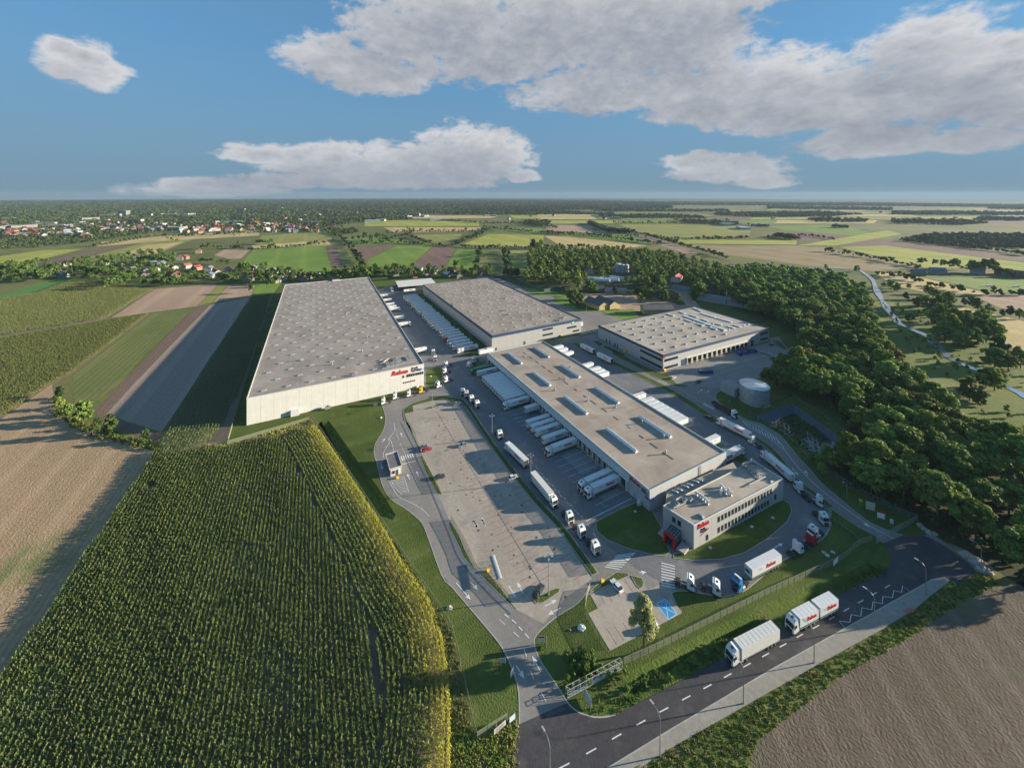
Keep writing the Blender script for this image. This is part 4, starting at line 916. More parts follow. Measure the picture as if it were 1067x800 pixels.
for c, s in (('a1', '275,300,white,red 253,335,white,brown 262,347,white,pale 435,297,white,red 500,312,grey,grey 553,295,cream,brown 628,300,grey,blue 583,345,cream,brown 640,330,grey,pale 690,308,white,pale 713,318,white,red 768,310,white,orange 810,318,pinkish,red 862,322,white,grey 705,345,cream,red 725,346,cream,red 890,338,white,red 938,326,white,maroon 762,273,pinkish,red 818,248,cream,brown 150,338,grey,blue 865,350,white,blue 1045,318,grey,grey 1050,345,pinkish,brown 1025,370,grey,grey 545,325,grey,grey 600,335,white,grey 665,300,white,grey 215,330,pinkish,brown 742,276,grey,brown'),
             ('a2', '55,318,grey,grey 60,345,pinkish,brown 35,368,grey,grey 120,355,white,red 205,325,white,brown 145,330,grey,grey 150,368,cream,orange 190,350,cream,red 222,360,cream,brown 290,350,cream,maroon 230,355,pinkish,maroon 170,365,white,pale 100,330,brick,grey 265,362,cream,brown 320,345,grey,grey 620,325,brick,brown 700,330,pinkish,red 740,325,white,pale 805,320,white,grey 770,345,pinkish,brown 870,325,pinkish,brown 995,338,cream,orange 720,348,brick,brown 800,332,grey,grey 640,340,cream,brown 850,345,grey,pale 435,330,pinkish,brown 470,335,pinkish,maroon 900,350,grey,grey')):
    for t in s.split():
        x, y, wk, rk = t.split(','); x0, y0, k = CR[c]; VH.append((x0+float(x)/k, y0+float(y)/k, wk+'_'+rk))
VH.sort()
rh = random.Random(2); cnt = {}
for px, py, k in VH:
    wk, rk = k.split('_'); i = cnt.get(k, 0); cnt[k] = i+1
    p = P(px, py); nm = {'white':'white','cream':'cream','grey':'grey','pinkish':'pink','brick':'brick'}[wk]
    house(px, py+1, k, rh.uniform(-.5, .9)+radians(20), 'house', f'{nm} village house with {rk} roof, {nth(i)} of its kind from the left', 'houses of the roadside village', 1.0 if px < 300 else .9)
# farm compound behind the halls
def barn(c, x, y, w_, l_, h_, rh_, wallc, roofc, rz, label, key):
    house_me(w_, l_, h_, rh_, wallc, roofc, key); x0, y0, k = CR[c]
    return house(x0+x/k, y0+y/k, key, rz, 'farm_building', label, None, 1.0, False, 'farm building')
barn('c8', 470, 300, 13, 26, 4.5, 3.5, (.42,.33,.17), (.10,.10,.11), radians(25), 'yellow barn with steep dark roof, left one of the twin barns', 'barn1')
barn('c8', 552, 292, 13, 26, 4.5, 3.5, (.42,.33,.17), (.10,.10,.11), radians(25), 'yellow barn with steep dark roof, right one of the twin barns', 'barn1')
barn('c8', 950, 350, 12, 30, 5.0, 3.2, (.38,.31,.19), (.14,.13,.13), radians(92), 'long ochre farm building with grey roof behind the wide warehouse', 'barn2')
barn('e6', 538, 465, 12, 22, 4.0, 3.8, (.36,.33,.30), (.14,.15,.17), radians(38), 'grey barn standing alone beside the dirt road near the wood', 'barn3')
barn('e6', 512, 412, 11, 22, 5.0, 3.6, (.50,.48,.45), (.36,.09,.07), radians(-35), 'white manor house with red roof at the edge of the wood', 'barn4')
barn('e6', 105, 378, 10, 13, 6.0, 4.0, (.40,.30,.28), (.16,.08,.08), radians(10), 'brown-roofed house among trees left of the silos', 'barn5')
barn('e6', 125, 458, 9, 26, 3.5, 2.6, (.22,.14,.10), (.12,.12,.13), radians(88), 'long brown shed behind the twin barns', 'barn6')
barn('e6', 230, 466, 9, 24, 3.5, 2.4, (.36,.32,.25), (.15,.16,.17), radians(80), 'long low shed with grey roof right of the twin barns', 'barn7')
barn('e6', 488, 490, 8, 8, 3.5, 2.6, (.30,.13,.10), (.24,.08,.06), radians(10), 'small red brick shed beside the dirt road', 'barn8')
barn('e6', 742, 515, 17, 58, 4.5, 2.5, (.30,.30,.30), (.17,.18,.20), radians(47), 'long grey stable with a row of pale roof vents by the wood', 'barn9')
# greenhouses
for i, (x, y, w_, l_) in enumerate(((130,405,8,20),(165,412,8,22),(200,408,9,26),(235,402,8,20))):
    x0, y0, k = CR['e6']; p = P(x0+x/k, y0+y/k)
    b = empty('greenhouse', f'pale plastic greenhouse in the nursery, {nth(i)} from the left', 'greenhouse', p, radians(70), 'greenhouses of the nursery')
    m = MB(); n = 8
    for j in range(n):
        a0, a1 = pi*j/n, pi*(j+1)/n
        m.add([(w_/2*cos(a0),-l_/2,3.2*sin(a0)),(w_/2*cos(a1),-l_/2,3.2*sin(a1)),(w_/2*cos(a1),l_/2,3.2*sin(a1)),(w_/2*cos(a0),l_/2,3.2*sin(a0))], [(3,2,1,0)])
    m.add([(w_/2*cos(pi*j/n),-l_/2,3.2*sin(pi*j/n)) for j in range(n+1)], [tuple(range(n+1))]); m.build('cover', mat('greenhouse_film', (.45,.52,.56), .4), b)
# silos
for i, (x, y, r_, h_) in enumerate(((240,372,4.2,13),(262,374,3.2,12),(280,374,3.4,12))):
    x0, y0, k = CR['e6']; p = P(x0+x/k, y0+y/k)
    b = empty('silo', f'pale grain silo among the trees, {nth(i)} from the left', 'silo', p, 0, 'grain silos')
    MB().cyl((0,0,0), (0,0,h_), r_, None, 20).build('silo_body', mat('silo_concrete', (.34,.34,.34), .6, var=.1), b); MB().cyl((0,0,h_), (0,0,h_+1), r_+.15, .4, 20).build('silo_roof', m_trim, b)
x0, y0, k = CR['e6']; p = P(x0+742/k, y0+545/k)
b = empty('chimney_tower', 'thin brown brick chimney beside the long stable', 'chimney', p); MB().cyl((0,0,0), (0,0,21), .55, .35, 10).build('shaft', mat('brick_dark', (.25,.12,.08), .8), b); MB().cyl((0,0,20.3), (0,0,20.8), .5, None, 10).build('rim', m_dstruct, b)
# riverside sports ground and houses at right
for i, (x, y, k2, rz) in enumerate(((275,525,'white_blue',1.2),(300,525,'white_blue',1.2),(165,535,'grey_blue',1.3),(700,530,'pinkish_maroon',.9),(725,532,'white_red',1.1),(810,545,'brick_orange',.8),(835,552,'brick_brown',.8),(545,525,'white_brown',.4))):
    x0, y0, k = CR['e8']; house(x0+x/k, y0+y/k, k2, rz, 'house', f'small building by the sports ground, {nth(i)} listed from the club house towards the right edge' if False else f'{k2.split("_")[0]} house with {k2.split("_")[1]} roof near the sports ground, {nth(i)} counted along the lane', 'houses near the sports ground', 1.15, False)
for i, (x, y) in enumerate(((625,608),(797,612))):
    x0, y0, k = CR['e8']; p = P(x0+x/k, y0+y/k); m = MB()
    b = empty('team_shelter', f'white team shelter on the sports field, the {("left","right")[i]} one', 'shelter', p, radians(10))
    m.box(-5, 5, 0, 1.4, 2.1, 2.25).box(-5, 5, 1.3, 1.4, 0, 2.1).box(-5, -4.9, 0, 1.3, 0, 2.1).box(4.9, 5, 0, 1.3, 0, 2.1).build('shelter_shell', m_signw, b)
# town far left: blocks, sheds and houses
rt = random.Random(11)
BM = {}
def block_me(key, w_, l_, h_, wc, rc):
    if key not in BM:
        a = MB().box(-w_/2, w_/2, -l_/2, l_/2, 0, h_).mesh('wall', mat('blockwall_'+key, wc, .8, var=.05))
        r = MB().box(-w_/2-.2, w_/2+.2, -l_/2-.2, l_/2+.2, h_, h_+.4).mesh('roof', mat('blockroof_'+key, rc, .8))
        wv = MB(); wv.box(-w_/2, w_/2, -l_/2, l_/2, 0, h_)
        for z in range(int(h_/3)):
            for s in (-1, 1): wv.box(-w_/2+1, w_/2-1, s*l_/2-.05, s*l_/2+.05, 1+z*3, 2.4+z*3, 1)
        BM[key] = (wv.mesh('wall', [mat('blockwall_'+key, wc, .8, var=.05), m_glass]), r)
    return BM[key]
block_me('tower', 18, 60, 30, (.29,.31,.33), (.3,.3,.3)); block_me('slab', 60, 13, 15, (.30,.30,.29), (.22,.21,.21)); block_me('hall', 50, 26, 8, (.28,.29,.30), (.26,.28,.30)); block_me('blue', 60, 30, 7, (.35,.42,.50), (.28,.36,.44)); block_me('teal', 40, 22, 12, (.12,.36,.30), (.45,.46,.46))
TB_ = [('e4',690,108,'tower'),('e4',635,112,'slab'),('e4',600,113,'slab'),('e4',420,150,'hall'),('e4',460,162,'hall'),('e4',300,168,'hall'),('e4',340,170,'hall'),('e4',250,165,'slab'),('e4',130,183,'slab'),('e4',230,190,'hall'),('e4',650,192,'hall'),('e4',980,190,'teal'),('e4',20,188,'slab'),('e4',50,128,'hall'),('e4',760,145,'slab'),('e4',810,112,'slab'),('e4',870,110,'slab'),('e4',940,108,'slab'),('e4',1010,110,'slab'),('e4',500,135,'slab'),('e4',1050,108,'slab'),
 ('a2',20,100,'hall'),('a2',55,96,'hall'),('a2',160,72,'slab'),('a2',400,112,'hall'),('a2',425,112,'hall'),('a2',545,122,'blue'),('a2',575,120,'hall'),('a2',690,105,'hall'),('a2',720,100,'slab'),('a2',760,103,'hall'),('a2',810,118,'blue'),('a2',865,118,'blue'),('a2',1030,100,'blue'),('a2',300,130,'hall'),('a2',250,100,'hall'),('a1',900,130,'blue'),('a1',960,128,'blue'),('a1',1010,100,'hall'),('a1',990,78,'slab'),('a3',40,100,'blue'),('a3',1010,138,'hall'),('a3',1030,135,'slab'),('e6',745,155,'hall'),('e6',820,172,'blue'),('e6',900,158,'hall'),('e6',230,125,'hall')]
bc = {}
for c, x, y, k2 in sorted(TB_, key=lambda t: CR[t[0]][0]+t[1]/CR[t[0]][2]):
    x0, y0, k = CR[c]; px, py = x0+x/k, y0+y/k; i = bc.get(k2, 0); bc[k2] = i+1; p = P(px, max(py, 218))
    lab = {'tower':'tall pale tower block standing in the far town','slab':'long pale apartment slab far off','hall':'flat white hall in the far town','blue':'flat bluish industrial hall beyond the far fields','teal':'teal and white building at the near edge of the town'}[k2]
    b = empty('distant_building', lab+(f', {nth(i)} from the left' if k2 not in ('tower','teal') else ''), 'building', p, radians(rt.choice((0,8,-12,75,20))), None if k2 in ('tower','teal') else 'blocks and halls of the far town')
    a, r = BM[k2]; link('wall', a, b); link('roof', r, b)
for key in ('white_red','white_orange','cream_brown','white_pale','grey_blue','white_maroon','cream_red'):
    a, r = HM[key][:2]
    o = MB()
    for me, mi in ((a,0),(r,1)):
        bse = len(o.v); o.v += [tuple(v.co) for v in me.vertices]; o.f += [tuple(bse+i for i in p.vertices) for p in me.polygons]; o.m += [mi]*len(me.polygons)
    HM[key+'_one'] = o.mesh('town_house', [a.materials[0], r.materials[0]])
for i in range(190):
    if i < 170: px, py = rt.uniform(0, 330), 248-abs(rt.gauss(0, 9))
    else: px, py = rt.uniform(330, 1060), rt.uniform(221, 230)
    if px > 100 and py > 243: py = 241-rt.uniform(0, 8)
    py = max(py, 221.5)
    key = rt.choice(('white_red','white_orange','cream_brown','white_pale','grey_blue','white_maroon','cream_red')); wk, rk = key.split('_')
    o = link('town_house', HM[key+'_one'], None, P(px, py), rt.uniform(0, 3)); o.scale = (1.3,)*3
    tag(o, f'{wk} house with {rk} roof in the {"far town on the left" if i < 170 else "scattered hamlets near the horizon"}', 'house', f'{wk} {rk}-roofed houses of the {"far town" if i < 170 else "far hamlets"}')
# ------------------------------------------------------------------ vehicles
v_white = mat('truck_white', (.62,.63,.64), .35, spec=.5); v_box = mat('trailer_white', (.60,.62,.63), .45, var=.05, vscale=.4)
v_curt = mat('curtain_white', (.58,.58,.56), .55, bump=.25, bscale=1.2)
v_tyre = mat('tyre', (.02,.02,.02), .8); v_rim = mat('rim', (.30,.31,.32), .4, .7)
v_chas = mat('chassis', (.035,.035,.04), .6); v_glass = mat('windscreen', (.02,.03,.035), .1, spec=.9)
v_grn = mat('green_stripe', (.01,.10,.05), .5); v_lamp = mat('headlight', (.6,.6,.55), .2, spec=.8); v_tail = mat('tail_lamp', (.5,.02,.02), .3)
v_silver = mat('alu', (.45,.46,.47), .35, .6); v_fr = mat('fridge_unit', (.50,.52,.53), .45)
COLS = {'white':v_white, 'blue':mat('cab_blue', (.02,.17,.42), .35, spec=.5), 'red':mat('cab_red', (.38,.02,.04), .4, spec=.5), 'green':mat('cab_green', (.01,.16,.07), .4, spec=.5),
  'silver':mat('car_silver', (.38,.41,.44), .3, .5), 'dark':mat('car_dark', (.03,.035,.045), .3, spec=.6), 'yellow':m_yel, 'navy':mat('skip_blue', (.02,.07,.25), .5)}
def wheel_me(r, w_, key):
    if key not in MC:
        m = MB(); m.cyl((0,-w_/2,0), (0,w_/2,0), r, None, 14, 0); m.cyl((0,-w_/2-.01,0), (0,w_/2+.01,0), r*.55, None, 10, 1); m.cyl((0,-w_/2-.05,0), (0,w_/2+.05,0), r*.2, None, 8, 1)
        MC[key] = m.mesh('wheel', [v_tyre, v_rim])
    return MC[key]
VM = {}
def cab_me(col):
    k = 'cab'+col
    if k in VM: return VM[k]
    m = MB(); y = 1.24      # profile along x (front = 0, towards -x)
    prof = [(-2.25,.95),(-.02,.55),(0,1.75),(-.28,2.95),(-.62,3.62),(-1.2,3.86),(-2.2,3.92),(-2.25,3.1)]
    vs = [(a, -y, b) for a, b in prof]+[(a, y, b) for a, b in prof]; n = len(prof)
    yi = 1.12
    vs = [(a, -(y if b < 3 else yi), b) for a, b in prof]+[(a, (y if b < 3 else yi), b) for a, b in prof]
    m.add(vs, [(i, n+i, n+(i+1)%n, (i+1)%n) for i in range(n)]+[tuple(range(n)), tuple(range(2*n-1, n-1, -1))], 0)
    m.box(-1.55, -.75, -.3, .3, 3.8, 3.93, 1); m.box(-2.2, .02, -y-.01, y+.01, .35, .62, 2)
    return VM.setdefault(k, m.mesh('cab', [COLS[col], v_glass, v_chas]))
def make_tractor(root, col, x0=0., full=True):
    link('cab', cab_me(col), root, (x0,0,0))
    if 'ws' not in VM:
        m = MB(); m.add([(.03,-1.1,1.82),(.03,1.1,1.82),(-.25,1.06,2.92),(-.25,-1.06,2.92)], [(0,1,2,3)]); m.add([(-.01,-1.1,1.80),(-.01,1.1,1.80),(-.3,1.06,2.93),(-.3,-1.06,2.93)], [(3,2,1,0)])
        m.add([(.03,-1.1,1.82),(-.25,-1.06,2.92),(-.3,-1.06,2.93),(-.01,-1.1,1.80)], [(0,1,2,3)]); m.add([(.03,1.1,1.82),(-.25,1.06,2.92),(-.3,1.06,2.93),(-.01,1.1,1.80)], [(3,2,1,0)])
        VM['ws'] = m.mesh('windscreen', v_glass)
        m = MB(); m.add([(-.35,0,1.95),(-1.25,0,1.95),(-1.25,0,2.75),(-.55,0,2.75)], [(0,1,2,3)]); m.v = [(a, b, c) for a, b, c in m.v]+[(a, .03, c) for a, b, c in m.v]; m.f += [(7,6,5,4),(0,4,5,1),(1,5,6,2),(2,6,7,3),(3,7,4,0)]; m.m += [0]*5
        VM['sw'] = m.mesh('side_window', v_glass)
        VM['bump'] = MB().box(-.35, .10, -1.25, 1.25, .30, .80).mesh('bumper', v_chas)
        VM['grille'] = MB().box(0, .05, -.8, .8, .85, 1.5).mesh('grille', v_chas)
        VM['hl'] = MB().box(.02, .13, -.22, .22, .58, .8).mesh('headlight', v_lamp)
        VM['mir'] = MB().box(-.25, -.1, -.12, .12, 1.95, 2.75).mesh('mirror', v_chas)
        VM['defl'] = MB().add([(-.7,-1.0,3.6),(-.7,1.0,3.6),(-2.25,1.0,3.85),(-2.25,-1.0,3.85),(-1.6,-1.0,4.0),(-1.6,1.0,4.0)], [(0,1,5,4),(4,5,2,3),(0,4,3),(1,2,5)]).mesh('roof_deflector', v_white)
        m = MB(); 
        for s in (-.42, .42): m.box(-5.9, -2.2, s-.06, s+.06, .78, 1.02)
        for x in (-2.9, -3.9, -5.2, -5.8): m.box(x-.06, x+.06, -.42, .42, .8, 1.0)
        m.cyl((-4.6,0,1.02), (-4.6,0,1.2), .52, None, 12); m.box(-3.1, -2.3, -1.1, -.5, .45, 1.0); m.box(-5.5, -4.1, -1.22, -.62, 1.05, 1.1); m.box(-5.5, -4.1, .62, 1.22, 1.05, 1.1); m.box(-5.95, -5.9, -1.2, 1.2, .6, .8)
        VM['chas'] = m.mesh('chassis', v_chas)
        VM['tank'] = MB().cyl((-3.6,.95,.75), (-2.4,.95,.75), .36, None, 12).mesh('fuel_tank', v_silver)
    link('windscreen', VM['ws'], root, (x0,0,0)); link('bumper', VM['bump'], root, (x0,0,0)); link('grille', VM['grille'], root, (x0,0,0)); link('chassis', VM['chas'], root, (x0,0,0)); link('fuel_tank', VM['tank'], root, (x0,0,0))
    for s in (-1, 1):
        link('side_window', VM['sw'], root, (x0, 1.235*s if s < 0 else 1.22, 0)); link('headlight', VM['hl'], root, (x0, .95*s, 0)); link('mirror', VM['mir'], root, (x0, 1.4*s, 0))
        link('wheel', wheel_me(.52,.34,'wf'), root, (x0-1.35, 1.05*s, .52)); link('wheel', wheel_me(.52,.6,'wr'), root, (x0-4.75, .92*s, .52))
    if col in ('white', 'blue', 'red'):
        o = link('roof_deflector', VM['defl'], root, (x0,0,0))
def trailer_parts(root, x0=0., L=13.6, text=True, stripe=True, body=v_box, open_doors=False, fridge=True, axles=3, plain=False):
    k = ('tb', L, body.name, stripe)
    if k not in VM:
        m = MB(); z0 = 1.15; m.box(-L, 0, -1.27, 1.27, z0, 4.0, 0)
        for s in (-1, 1): m.box(-L+.02, -.02, s*1.285-.015, s*1.285+.015, z0-.08, z0+.08, 2)
        if stripe:
            for s in (-1, 1): m.box(-L+.02, -.02, s*1.283-.008, s*1.283+.008, z0+.12, z0+.40, 1)
        for x in (-L, 0): m.box(x-.03, x+.03, -1.29, 1.29, 3.9, 4.03, 2)
        n = int(L/1.3)
        for i in range(1, n): m.box(-L*i/n-.02, -L*i/n+.02, -1.2, 1.2, 4.0, 4.02, 2)
        VM[k] = m.mesh('box_body', [body, v_grn, v_silver])
    link('box_body', VM[k], root, (x0,0,0))
    k = ('uf', L, axles)
    if k not in VM:
        m = MB()
        for s in (-.5, .5): m.box(-L+.1, -1.0, s-.07, s+.07, .75, 1.06)
        for i in range(6): m.box(-L+.5+i*(L-2)/5, -L+.62+i*(L-2)/5, -1.15, 1.15, .85, 1.06)
        for s in (-1, 1): m.box(-L+5.4, -3.2, s*1.2-.03, s*1.2+.03, .45, .95); m.box(-2.6, -2.45, s*.8-.07, s*.8+.07, .1, 1.05)
        m.box(-L-.02, -L+.08, -1.2, 1.2, .5, .75)
        VM[k] = m.mesh('underframe', v_chas)
    link('underframe', VM[k], root, (x0,0,0))
    if axles == 3: wx = [-L+1.6, -L+2.9, -L+4.2]
    else: wx = [-L+1.6, -L+2.9]
    for a in wx:
        for s in (-1, 1): link('wheel', wheel_me(.5,.4,'wt'), root, (x0+a, 1.0*s, .5))
    if fridge:
        if 'fr' not in VM: VM['fr'] = MB().box(0, .42, -.95, .95, 2.2, 3.8, 0).box(.42, .45, -.7, .7, 2.5, 3.4, 1).mesh('cooling_unit', [v_fr, v_chas])
        link('cooling_unit', VM['fr'], root, (x0+.03, 0, 0))
    if text:
        for s in (-1, 1):
            o = link('lettering', text_mesh('Raben', 1.75 if L > 9 else 1.5, 'r', m_redp, .02, .2), root); o.location = (x0-L*.62, s*1.305, 2.95); o.rotation_euler = (pi/2, 0, 0 if s < 0 else pi)
            if 'sm' not in VM:
                m = MB()
                for i in range(2): m.box(-.9, .9-.5*i, -.005, .005, .25-.42*i, .45-.42*i)
                VM['sm'] = m.mesh('small_print', mat('grey_print', (.30,.34,.36), .6))
            link('small_print', VM['sm'], root, (x0-L*.26, s*1.30, 2.9))
    if 'rd' not in VM:
        m = MB()
        for s in (-1, 1): m.box(-.06, 0, s*.62-.58, s*.62+.58, 1.2, 3.85, 0); m.cyl((-.1,s*.2,1.3), (-.1,s*.2,3.8), .03, None, 5, 1)
        VM['rd'] = m.mesh('rear_door', [v_box, v_silver]); VM['rdo'] = MB().box(-.05, 0, -1.12, 1.12, 1.25, 3.8).mesh('open_rear', v_chas)
        VM['tl'] = MB().box(-.06, 0, -.2, .2, .8, .95).mesh('tail_light', v_tail)
    link('open_rear' if open_doors else 'rear_door', VM['rdo' if open_doors else 'rd'], root, (x0-L-.02, 0, 0))
    for s in (-1, 1): link('tail_light', VM['tl'], root, (x0-L-.02, s*.9, 0))
def heading(px0, px1):       # from a rear pixel to a front pixel
    a = P(*px0); b = P(*px1); return atan2(b.y-a.y, b.x-a.x)
def px(c, x, y): x0, y0, k = CR[c]; return (x0+x/k, y0+y/k)
def tractor(c, fx, fy, hd, label, col='white', group=None):
    b = empty('tractor_unit', label, 'truck', P(*px(c, fx, fy)), hd, group); make_tractor(b, col); return b
def artic(p, hd, label, col='white', group=None, **kw):
    b = empty('articulated_truck', label, 'truck', p, hd, group); make_tractor(b, col); trailer_parts(b, -2.95, **kw); return b
def trailer(p, hd, label, group=None, **kw):
    b = empty('semi_trailer', label, 'trailer', p, hd, group); trailer_parts(b, 0, **kw); return b
def twop(c, x0, y0, x1, y1): return heading(px(c, x0, y0), px(c, x1, y1))
# main road: plain white artic and drawbar combination
hr = heading((861,647), (747,709))
artic(P(759.5,691.5), hr, 'plain white articulated truck driving on the main road behind the drawbar truck'.replace('behind','ahead of'), text=False, stripe=False, body=v_curt)
b = empty('drawbar_truck', 'white rigid truck pulling a box trailer with red lettering on the main road', 'truck', P(822.5,658.5), hr)
make_tractor(b, 'white'); 
for o in [c for c in b.children if c.name.startswith(('chassis','fuel_tank','roof_deflector'))]: bpy.data.objects.remove(o)
trailer_parts(b, -2.4, L=7.4, axles=2, fridge=False); trailer_parts(b, -10.6, L=7.6, axles=2, fridge=False)
MB().box(-10.7, -9.6, -.08, .08, .7, .85).build('drawbar', v_chas, b); MB().box(-2.6, -1.9, -.5, .5, .6, 1.1).build('chassis', v_chas, b)
# lane beside the car park
artic(P(*px('c5', 130, 208)), heading(px('c5',268,345), px('c5',130,208)), 'white articulated truck with open dark rear, driving away beside the car park hedge', open_doors=True)
artic(P(*px('c5', 525, 685)), heading(px('c5',350,470), px('c5',525,685)), 'plain white articulated truck coming down the lane between the hedge and docks', text=False, stripe=False, body=v_curt, fridge=False)
hl = heading((556,501), (583,540))
for c, x, y, lb in (('c5',90,140,'white tractor unit without trailer, just behind the open-backed truck in the lane'),('a8',140,266,'white tractor unit in the lane, first one ahead of the plain white truck'),('a8',190,326,'white tractor unit in the lane, middle of three near the zebra crossing'),('a8',248,393,'white tractor unit in the lane, nearest to the zebra crossing')):
    tractor(c, x, y, hl, lb)
for i, (x, y) in enumerate(((395,408),(430,425),(475,462),(520,505))): tractor('c2', x, y-4, hl+radians((-25,-12,5,5)[i]), f'white tractor unit in the queue at the car park corner, {nth(i)} from the left', group='tractor units queuing by the car park corner')
# tractors before the cream wall
for i, (x, y, cl) in enumerate(((180,445,'white'),(310,388,'white'),(465,360,'white'))): tractor('f5', x, y, TA+pi, f'white tractor unit parked under the cream warehouse wall, {nth(i)} from the left', cl, 'tractor units under the cream wall')
tractor('f5', 600, 318, TA+pi, 'dark and yellow tractor unit parked near the corner of the cream wall', 'yellow')
tractor('f5', 790, 262, TA+pi+.35, 'white tractor unit on the curve below the small lawn', 'white')
for (x, y, cl, dh, lb) in ((880,200,'white',-.9,'white tractor unit at the right edge of the small lawn'),(868,105,'white',-.9,'white and red tractor unit upper of those along the small lawn'),(885,30,'white',-.9,'white tractor unit at the top corner of the small lawn')): tractor('f5', x, y, TA+pi+dh+1.0, lb, cl)
tractor('c2', 180, 128, radians(-75), 'white tractor unit parked alone between the two high halls'); tractor('c2', 165, 78, radians(-75), 'white tractor unit standing behind the lone one between the halls')
tractor('c2', 440, 178, radians(230), 'white tractor unit at the far corner of the cross-dock'); tractor('c2', 470, 138, radians(220), 'white tractor unit behind the one at the far corner of the cross-dock')
# docked on the left of the cross-dock hall
hB_ = TB+pi
def dockpos(p):   # snap a front point: put the rear on the hall's left wall
    v = (p-B0); t = v.dot(Bv); return B0+Bv*t
for i, (c, x, y, kind) in enumerate((('c5',800,590,'tr'),('c5',735,545,'tr'),('c5',478,262,'tr'),('c5',440,180,'t'),('c5',385,120,'t'),('c5',352,82,'t'),('c5',322,45,'t'),('c2',925,538,'s'),('c2',815,485,'tr'))):
    p = P(*px(c, x, y)); q_ = dockpos(p); Ln = 16.6 if kind == 'tr' else 13.7
    w_ = nth(i)
    pos = q_-Bu*(Ln+.75) if kind != 's' else q_-Bu*8.6
    if kind == 'tr': artic(pos, hB_, f'white articulated truck docked under the pale wall band, {w_} vehicle from the near end', group='vehicles docked along the canopy')
    elif kind == 's': trailer(pos, hB_, f'short white trailer docked under the pale wall band, {w_} vehicle from the near end', 'vehicles docked along the canopy', L=7.8, text=False, axles=2)
    else: trailer(pos, hB_, f'white semi-trailer docked under the pale wall band, {w_} vehicle from the near end', 'vehicles docked along the canopy')
pa, pb = P(*px('c2',742,468)), P(*px('c2',583,290))
for i in range(11):
    p = pa+(pb-pa)*(i/10); q_ = dockpos(p); trailer(q_-Bu*14.4, hB_, f'white semi-trailer in the tight pack at the docks, {nth(i)} from the near end', 'tight pack of docked semi-trailers')
p = P(*px('c2',530,250)); trailer(dockpos(p)-Bu*14.4, hB_, 'white semi-trailer with red lettering standing between the tight pack and the green truck')
p = P(*px('c2',478,232)); artic(dockpos(p)-Bu*17, hB_, 'green articulated truck docked at the far end of the wall band', 'green', text=False, stripe=False, body=COLS['green'], fridge=False)
# docked on the right of the cross-dock hall
hR = TB
def rdock(c, x, y, z=4.0):
    p = P(*px(c, x, y), h=z); p.z = 0; t = (p-B0).dot(Bv); return B0+Bv*t+Bu*(WB+.75)
for i in range(8):
    x = 215+(470-215)*i/7; y = 262+(420-262)*i/7
    trailer(rdock('c4', x, y)+Bu*13.7, hR, f'white semi-trailer at the right-hand docks of the cross-dock, {nth(i)} of eight from the far end', 'eight trailers at the right-hand docks', text=False)
trailer(rdock('c4', 140, 225)+Bu*13.7, hR, 'single white semi-trailer at the right-hand docks just beyond the group of eight')
trailer(rdock('c4', 735, 562)+Bu*13.7, hR, 'single white semi-trailer at the right-hand docks nearest the office'); artic(rdock('c4', 895, 660)+Bu*16.6, hR, 'white articulated truck at the last right-hand dock beside the office')
for i, (x, y) in enumerate(((448,705),(480,722),(492,733),(503,744))): trailer(rdock('a3', x, y)+Bu*13.7, hR, f'white semi-trailer at the middle right-hand docks, {nth(i)} of four from the far end', 'four trailers at the middle right-hand docks', text=False)
for i, (x, y) in enumerate(((330,632),(350,642),(372,656))): trailer(rdock('a3', x, y)+Bu*13.7, hR, f'white semi-trailer at the far right-hand docks, {nth(i)} of three from the far end', 'three trailers at the far right-hand docks', text=False)
# right yard
trailer(P(*px('c8',350,635)), heading(px('c8',425,672), px('c8',350,635)), 'white semi-trailer with open dark rear beside the narrow green strip, farther one', open_doors=True)
trailer(P(*px('c8',482,706)), heading(px('c8',570,750), px('c8',482,706)), 'white semi-trailer with open dark rear beside the narrow green strip, nearer one', open_doors=True)
artic(P(*px('c4',745,468)), heading(px('c4',975,588), px('c4',745,468)), 'white truck with red cab roof leaving along the right yard'); artic(P(*px('a7',452,460)), heading(px('a7',548,545), px('a7',452,460)), 'white articulated truck beside the office on the ring road')
b = empty('flatbed_truck', 'dark flatbed truck with pale cab on the curve below the tank', 'truck', P(*px('c4',895,432)), heading(px('c4',755,345), px('c4',895,432))); make_tractor(b, 'white')
MB().box(-15.5, -3.2, -1.25, 1.25, 1.1, 1.3).box(-15.5, -15.3, -1.25, 1.25, 1.3, 2.0).box(-3.4, -3.2, -1.25, 1.25, 1.3, 2.4).box(-15.3, -3.4, -1.25, -1.18, 1.3, 1.9).box(-15.3, -3.4, 1.18, 1.25, 1.3, 1.9).build('load_bed', v_chas, b)
for a in (-11,-12.3,-13.6):
    for s in (-1, 1): link('wheel', wheel_me(.5,.4,'wt'), b, (a, s, .5))
tractor('a7', 398, 398, heading((790,466),(781,461)), 'white tractor unit between the lettered truck and the office ring road')
tractor('a7', 592, 588, heading((842,515),(830,503)), 'white tractor unit on the ring road just right of the office, heading away')
tractor('a7', 705, 668, heading((842,521),(857,528)), 'white tractor unit on the ring road bend behind the green strip tip')
tractor('a7', 716, 745, radians(-92), 'white tractor unit facing the viewer at the outermost point of the ring road bend')
tractor('b2', 652, 320, heading((859,553),(846,560)), 'white tractor unit nose to tail beside the dark red cab'); tractor('b2', 655, 330, heading((834,566),(846,560)), 'dark red cabbed tractor unit on the ring road', 'red') if False else None
b = empty('tractor_unit', 'tractor unit with dark red cab back on the ring road verge side', 'truck', P(*px('b2', 662, 338)), heading((833,567),(846,561))); make_tractor(b, 'red')
tractor('b2', 608, 372, heading((820,579),(833,572)), 'white tractor unit with flat white cab back just behind the dark red one')
